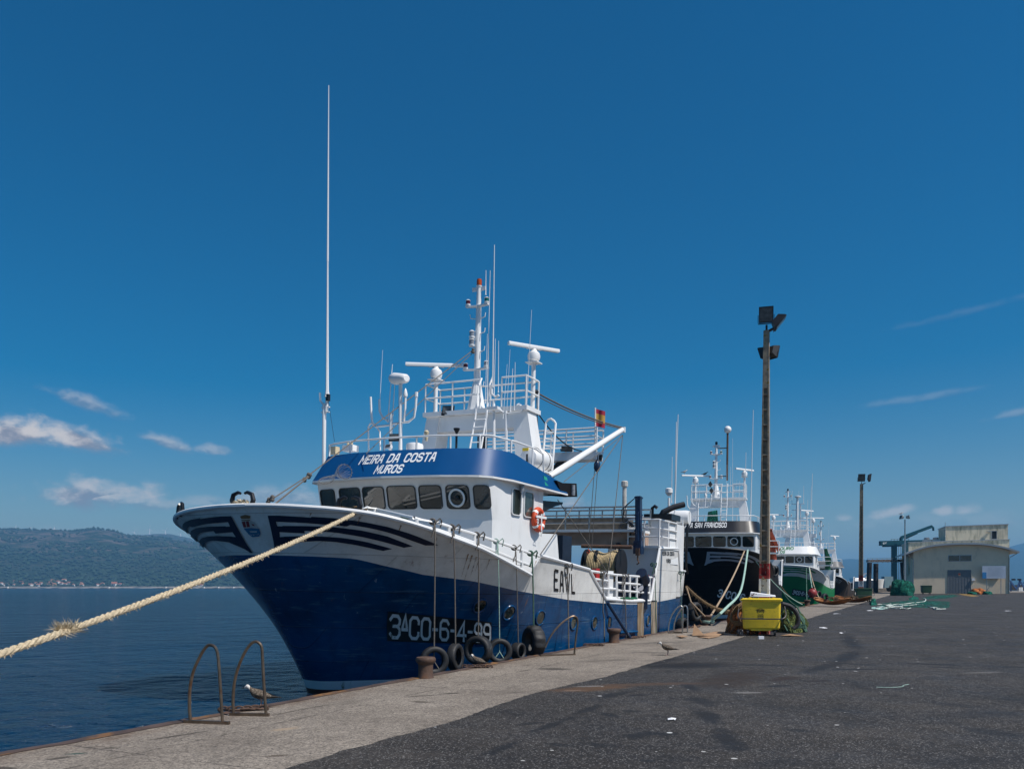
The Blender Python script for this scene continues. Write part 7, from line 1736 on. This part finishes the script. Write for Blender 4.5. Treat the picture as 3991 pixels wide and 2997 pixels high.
# ------------------------------------------------------------------ far shore
def hill_(cols, rk):
    def f(m, N, L, b, tc):
        k = NB(N, L, tc)
        c = k.mix(k.ramp(k.noise(scale=.004, det=9, rough=.7), .35, .65), cols[0], cols[1])
        c = k.mix(k.ramp(k.noise(scale=.03, det=6, rough=.8), .4, .62), c, cols[2])
        g = N.new('ShaderNodeSeparateXYZ'); L.new(tc.outputs['Object'], g.inputs[0])
        hi = k.ramp(g.outputs[2], 60, 210); rock = k.math('MULTIPLY', k.ramp(k.noise((1, 1, 2.4), .009, 10, .75, .5), .48, .60), k.math('ADD', k.math('MULTIPLY', hi, rk), .10))
        c = k.mix(rock, c, cols[3]); L.new(c, b.inputs['Base Color']); b.inputs['Roughness'].default_value = .95; b.inputs['Specular IOR Level'].default_value = .1
        L.new(k.bump(k.noise(scale=.05, det=6, rough=.8), 1, 14), b.inputs['Normal']); return m
    return f
hm = surf('wooded_hillside', hill_([(.022, .045, .020), (.035, .055, .022), (.014, .030, .014), (.21, .155, .13)], 1.0))
hm2 = surf('distant_hillside', hill_([(.025, .045, .025), (.035, .05, .025), (.015, .03, .015), (.10, .10, .09)], .2))
RIDGE = [(-900, 2090), (-500, 2060), (-200, 2070), (0, 2064), (60, 2066), (110, 2068), (190, 2066), (230, 2068), (285, 2074), (330, 2068), (350, 2064), (400, 2066), (450, 2076), (500, 2089), (560, 2090), (620, 2094), (680, 2102), (720, 2108), (760, 2114), (800, 2116), (900, 2128), (1100, 2150), (1500, 2190), (2000, 2215), (2600, 2236), (3200, 2250)]
def terrain(ridge, x0, x1, dx, d0, d1, nrow, amp):
    rows = []
    xs = [x0 + dx * k for k in range(int((x1 - x0) / dx) + 1)]
    for r in range(nrow + 1):
        f = r / nrow; row = []
        for px in xs:
            d = d0 + (d1 - d0) * f; p = W(px, HY, t=d); top = CZ + (HY - interp(ridge, px)) / F * d1
            prof_ = math.sin(min(1, f / .999) * math.pi / 2) ** 1.25
            z = WATER - 2 + (top - WATER + 2) * prof_ + amp * prof_ * (1 - f * .93) * noise.fractal(Vector((p.x, p.y, 0)) / 520, 1, 2.1, 6) * 1.0
            row.append(Vector((p.x, p.y, max(z, WATER - 2) if r else WATER - 3)))
        rows.append(row)
    back = [Vector((v.x, v.y, WATER - 3)) + (v - CAM).normalized() * 900 * Vector((1, 1, 0)).length / 1.4 for v in rows[-1]]
    rows.append([Vector((v.x, v.y, WATER - 3)) for v in back])
    return rows
HR = terrain([(a, b + 7) for a, b in RIDGE], -1200, 3250, 16, 2500, 4300, 44, 60)
m = MB(); m.grid(HR); struct(m, 'wooded_hills', hm, smooth=60)
R2 = [(-800, 2150), (400, 2110), (540, 2088), (600, 2082), (660, 2082), (700, 2090), (740, 2098), (800, 2125), (1000, 2180), (1600, 2240)]
m = MB(); m.grid(terrain(R2, -800, 1600, 20, 4700, 5900, 18, 10)); struct(m, 'ridge_hills', hm, smooth=60)
R3 = [(2000, 2262), (2500, 2235), (2900, 2205), (3200, 2186), (3320, 2180), (3450, 2186), (3560, 2196), (3650, 2194), (3760, 2176), (3850, 2160), (3920, 2138), (3991, 2118), (4100, 2100), (4400, 2070), (4900, 2100), (5600, 2150)]
m = MB(); m.grid(terrain(R3, 2000, 5600, 20, 5200, 8500, 26, 50)); struct(m, 'distant_hills', hm2, smooth=60)
# woods on the near hillside, one mass
rt = random.Random(11); m = MB()
nx = len(HR[0])
def hill_at(px, f):
    x = (px + 1200) / 16; y = f * 44; i, j = int(x), int(y); a, b = x - i, y - j
    return HR[j][i].lerp(HR[j][i + 1], a).lerp(HR[j + 1][i].lerp(HR[j + 1][i + 1], a), b)
for q in range(5200):
    px = rt.uniform(-60, 1150); f = rt.choice((rt.uniform(.02, .6), rt.uniform(.02, .97), rt.uniform(.9, .995)))
    p = hill_at(px, min(f, .99))
    if f > .40 and noise.noise(p / 140) > -.05: continue
    s_ = rt.uniform(4, 9); h_ = s_ * rt.uniform(.9, 1.8); i0 = len(m.v)
    m.v += [tuple(p + Vector((s_ * math.cos(a * 1.257 + q), s_ * math.sin(a * 1.257 + q), h_ * rt.uniform(.25, .55)))) for a in range(5)] + [tuple(p + Vector((0, 0, h_))), tuple(p - Vector((0, 0, 2)))]
    for a in range(5): m.face((i0 + a, i0 + (a + 1) % 5, i0 + 5)); m.face((i0 + (a + 1) % 5, i0 + a, i0 + 6))
struct(m, 'woods', mat('tree_foliage', (.018, .038, .016), .95, var=.4, scale=.02), 'stuff', smooth=0)
# village on the far shore
hw1 = mat('house_white', (.75, .72, .68), .8, var=.04); hw2 = mat('house_ochre', (.55, .38, .20), .8); tile = mat('roof_tile', (.40, .14, .07), .85, var=.2, scale=.3)
HG = 'houses on the far shore'
vil = [(20, .03), (55, .03), (90, .035), (115, .03), (140, .045), (160, .04), (178, .03), (196, .05), (212, .03), (226, .06), (240, .045), (256, .035), (270, .055), (82, .055), (60, .065), (205, .075), (250, .08), (122, .03), (38, .045), (5, .04), (286, .025), (318, .03), (380, .03), (395, .025), (400, .04), (445, .025), (470, .03), (478, .03), (316, .045), (445, .04), (452, .025), (760, .03), (782, .028), (190, .025), (150, .025)]
for k, (px, f) in enumerate(vil):
    p = hill_at(px, f + .012); w = rt.uniform(8, 13); d_ = rt.uniform(7, 10); h_ = rt.uniform(4, 6.5); yw = rt.uniform(-.5, .5); ca, sa = math.cos(yw), math.sin(yw)
    if px in (445, 452): w, h_ = 16, 8
    V_ = lambda u, v, z: p + Vector((u * ca - v * sa, u * sa + v * ca, z)); m = MB(); c4 = [(-w / 2, -d_ / 2), (w / 2, -d_ / 2), (w / 2, d_ / 2), (-w / 2, d_ / 2)]
    m.prism([V_(*c, -6) for c in c4], [V_(*c, h_) for c in c4]); m.mi = 1
    r_ = [V_(*c, h_ + .05) for c in ((-w / 2 - .5, -d_ / 2 - .6), (w / 2 + .5, -d_ / 2 - .6), (w / 2 + .5, d_ / 2 + .6), (-w / 2 - .5, d_ / 2 + .6))]; a, b = V_(-w / 2, 0, h_ + 2.6), V_(w / 2, 0, h_ + 2.6)
    m.poly([r_[0], r_[1], b, a]); m.poly([r_[2], r_[3], a, b]); m.poly([r_[1], r_[2], b]); m.poly([r_[3], r_[0], a]); m.poly(r_[::-1])
    oc = k % 5 == 3; single(m, 'shore_house', [hw2 if oc else hw1, tile], 'small ochre house with a red roof on the far shore' if oc else 'small white house with a red roof on the far shore', 'house', p, 'ochre houses on the far shore' if oc else HG, 0)
m = MB(); sh = [W(px, HY, t=2440 + 25 * noise.noise(Vector((px * .02, 0, 0)))) for px in range(-400, 1200, 8)]
m.grid([[Vector((p.x, p.y, WATER - .5)) for p in sh], [Vector((p.x, p.y, WATER + 2.5 + 1.5 * noise.noise(p / 30))) + (p - CAM).normalized() * 20 for p in sh], [Vector((p.x, p.y, WATER + 5)) + (p - CAM).normalized() * 90 for p in sh]])
struct(m, 'shore', mat('pale_shore_sand', (.30, .26, .21), .95, var=.5, scale=.05, dirt_and_tint=[((.04, .04, .035), .48, .56, .03, .03, .1, .9)]))
for px in (640, 690, 735, 800, 850, 905, 955, 1000, 1020, 420, 30):
    p = W(px, HY, t=1500 + rt.uniform(-60, 60)); p.z = WATER; m = MB(); m.box(p + Vector((0, 0, .8)), (rt.uniform(12, 22), 18, 1.0), rt.uniform(-.3, .3)); m.mi = 1; m.box(p + Vector((rt.uniform(-4, 4), 0, 2.2)), (3, 3, 2.4))
    single(m, 'mussel_raft', [mat('raft_timber', (.10, .09, .08), .9), hw1], 'low dark mussel raft with a pale hut moored off the far shore', 'raft', p, 'mussel rafts off the far shore', 0)
TL_ = 'tiny white wind turbine on the far ridge'
for px, py, top, ang, t_ in ((60, 2070, 2050, 70, 4300), (119, 2062, 2052, 40, 4350), (196, 2064, 2055, 60, 4350), (211, 2064, 2053, 85, 4350), (266, 2072, 2061, 95, 4350), (523, 2088, 2068, 60, 5600), (583, 2082, 2056, 80, 5800), (644, 2088, 2062, 50, 5800), (703, 2096, 2075, 55, 5800)):
    b_ = W(px, py + 5, t=t_); a_ = W(px, top + 5, t=t_); m = MB(); m.tube([b_, a_], [4.2, 2.6], 6); rx = Vector((CT, ST, 0))
    L_ = (a_.z - b_.z) * .55
    for k in range(3): d = rx * math.cos(R(ang + 120 * k)) + Vector((0, 0, 1)) * math.sin(R(ang + 120 * k)); m.bar(a_ + Vector((0, 0, 0)), a_ + d * L_, 2.6, 1.4)
    single(m, 'wind_turbine', whitec, TL_, 'wind turbine', b_, 'wind turbines on the far ridge', 0)

# ------------------------------------------------------------------ air
m = MB(); m.box((0, 3500, 248), (23000, 17000, 500)); m.v = [(x, y, WATER - 1 if z < 0 else 430) for x, y, z in m.v]
hz = bpy.data.materials.new('sea_haze'); N, L = nt(hz); N.remove(N['Principled BSDF']); pv = N.new('ShaderNodeVolumePrincipled'); pv.inputs['Color'].default_value = (.24, .60, 1.0, 1); pv.inputs['Density'].default_value = HAZE = .00015; pv.inputs['Anisotropy'].default_value = .1
L.new(pv.outputs[0], N['Material Output'].inputs['Volume'])
hb = struct(m, 'haze', hz, 'stuff', smooth=0)

# ------------------------------------------------------------------ sky, sun, camera
SUN_EL, BETA = R(55), R(31)
sd = Vector((CT, ST, 0)) * math.cos(BETA) - Vector((-ST, CT, 0)) * math.sin(BETA)
saz = math.atan2(sd.x, sd.y)
wd = bpy.data.worlds.new('World'); sc.world = wd; wd.use_nodes = True; N, L = wd.node_tree.nodes, wd.node_tree.links
bg = N['Background']; sky = N.new('ShaderNodeTexSky'); sky.sky_type = 'NISHITA'; sky.sun_disc = False; sky.sun_elevation = SUN_EL; sky.sun_rotation = saz
sky.air_density = 1.0; sky.dust_density = .9; sky.ozone_density = 2.2; sky.altitude = 0
tc = N.new('ShaderNodeTexCoord'); se = N.new('ShaderNodeSeparateXYZ'); L.new(tc.outputs['Generated'], se.inputs[0])
def mth(op, a, b=None):
    n = N.new('ShaderNodeMath'); n.operation = op
    for k, v in enumerate((a, b)):
        if v is None: continue
        if isinstance(v, (int, float)): n.inputs[k].default_value = v
        else: L.new(v, n.inputs[k])
    return n.outputs[0]
azn = mth('ARCTAN2', se.outputs[0], se.outputs[1]); eln = mth('ARCSINE', se.outputs[2])
cb = N.new('ShaderNodeCombineXYZ'); L.new(azn, cb.inputs[0]); L.new(eln, cb.inputs[1])
def azel(px, py):
    d = ray(px, py).normalized(); return math.atan2(d.x, d.y), math.asin(d.z)
CL = [(40, 1690, 330, 88, 1.0, -.05), (300, 1712, 230, 66, .97, -.22), (345, 1578, 190, 44, .42, -.3), (655, 1730, 125, 40, .5, -.28), (825, 1757, 95, 30, .38, 0), (400, 1935, 290, 88, .85, 0), (600, 1970, 190, 36, .36, 0), (1120, 1945, 260, 62, .5, 0), (800, 1955, 150, 36, .32, 0), (2225, 1972, 90, 46, .6, 0),
      (3480, 1995, 105, 36, .6, .2), (3685, 1994, 66, 38, .62, 0), (3765, 1992, 84, 34, .55, 0), (3290, 2020, 46, 24, .45, 0), (3590, 1552, 330, 24, .13, .08), (3960, 1612, 150, 24, .2, .15), (3780, 1215, 420, 24, .06, .12), (500, 2090, 1100, 40, .16, 0), (3720, 2040, 650, 60, .16, 0)]
CLN = []
for px, py, rx_, ry_, w_, rot in CL:
    a0, e0 = azel(px, py); a1, _ = azel(px + rx_, py); _, e1_ = azel(px, py - ry_)
    mp = N.new('ShaderNodeMapping'); mp.vector_type = 'TEXTURE'; mp.inputs['Location'].default_value = (a0, e0, 0); mp.inputs['Rotation'].default_value = (0, 0, rot); mp.inputs['Scale'].default_value = (abs(a1 - a0), abs(e1_ - e0), 1)
    L.new(cb.outputs[0], mp.inputs['Vector']); s3 = N.new('ShaderNodeSeparateXYZ'); L.new(mp.outputs[0], s3.inputs[0])
    yy = mth('MAXIMUM', s3.outputs[1], mth('MULTIPLY', s3.outputs[1], -1.55)); dd = mth('SQRT', mth('ADD', mth('MULTIPLY', s3.outputs[0], s3.outputs[0]), mth('MULTIPLY', yy, yy)))
    v = mth('SUBTRACT', 1.0, dd); CLN.append((v, w_, s3.outputs[1]))
def cn(off=(0, 0, 0)):
    mp = N.new('ShaderNodeMapping'); mp.inputs['Location'].default_value = off; mp.inputs['Scale'].default_value = (17, 30, 1); L.new(cb.outputs[0], mp.inputs['Vector'])
    n = N.new('ShaderNodeTexNoise'); n.inputs['Scale'].default_value = 1.6; n.inputs['Detail'].default_value = 11; n.inputs['Roughness'].default_value = .6; n.inputs['Distortion'].default_value = .2; L.new(mp.outputs[0], n.inputs['Vector']); return n.outputs['Fac']
c0 = cn(); c1 = cn((-.10, -.30, 0)); wob = mth('MULTIPLY', mth('SUBTRACT', c0, .5), 1.9)
al = None; hgt_ = None
for v, w_, y_ in CLN:
    r_ = N.new('ShaderNodeMapRange'); r_.interpolation_type = 'SMOOTHSTEP'; L.new(mth('ADD', v, wob), r_.inputs[0]); r_.inputs[1].default_value = -.02; r_.inputs[2].default_value = .85; r_.inputs[4].default_value = w_
    al = r_.outputs[0] if al is None else mth('MAXIMUM', al, r_.outputs[0])
    h_ = mth('MULTIPLY', mth('GREATER_THAN', v, -.3), mth('ADD', y_, 1.0)); hgt_ = h_ if hgt_ is None else mth('MAXIMUM', hgt_, h_)
lit = N.new('ShaderNodeMapRange'); lit.interpolation_type = 'SMOOTHSTEP'; L.new(mth('ADD', mth('MULTIPLY', mth('SUBTRACT', c0, c1), 2.6), mth('MULTIPLY', mth('SUBTRACT', hgt_, 1.02), 1.1)), lit.inputs[0]); lit.inputs[1].default_value = -.35; lit.inputs[2].default_value = .45
mc = N.new('ShaderNodeMix'); mc.data_type = 'RGBA'; L.new(lit.outputs[0], mc.inputs['Factor'])
mc.inputs['A'].default_value = (5.0, 5.3, 6.6, 1); mc.inputs['B'].default_value = (13.5, 12.6, 12.2, 1)
hs = N.new('ShaderNodeHueSaturation'); hs.inputs['Hue'].default_value = .4965; hs.inputs['Saturation'].default_value = 1.72; hs.inputs['Value'].default_value = 1.48; L.new(sky.outputs[0], hs.inputs['Color'])
mk = N.new('ShaderNodeMix'); mk.data_type = 'RGBA'; L.new(al, mk.inputs['Factor']); L.new(hs.outputs[0], mk.inputs['A']); L.new(mc.outputs['Result'], mk.inputs['B'])
L.new(mk.outputs['Result'], bg.inputs['Color']); bg.inputs['Strength'].default_value = .054

sl = bpy.data.lights.new('sun', 'SUN'); sl.energy = 4.7; sl.angle = R(.53); sl.color = (1.0, .955, .89)
so = bpy.data.objects.new('sun', sl); col.objects.link(so)
sdir = Vector((sd.x * math.cos(SUN_EL), sd.y * math.cos(SUN_EL), math.sin(SUN_EL))); so.rotation_euler = sdir.to_track_quat('Z', 'Y').to_euler(); so.location = sdir * 60
cam = bpy.data.cameras.new('camera'); co = bpy.data.objects.new('camera', cam); col.objects.link(co); sc.camera = co
co.location = CAM; co.rotation_euler = (R(90), 0, TH); cam.sensor_width = 36; cam.lens = F * 36 / 3991
cam.shift_x = 0; cam.shift_y = (HY - 2997 / 2) / 3991; cam.clip_end = 60000; cam.clip_start = .1
vs = sc.view_settings; sc.display_settings.display_device = 'sRGB'; vs.view_transform = 'Standard'; vs.look = 'None'; vs.exposure = 0; vs.gamma = 1; vs.use_curve_mapping = False
sc.cycles.max_bounces = 6; sc.cycles.diffuse_bounces = 3; sc.cycles.glossy_bounces = 3; sc.cycles.volume_bounces = 0; sc.cycles.use_denoising = True
sc.cycles.sample_clamp_indirect = 6
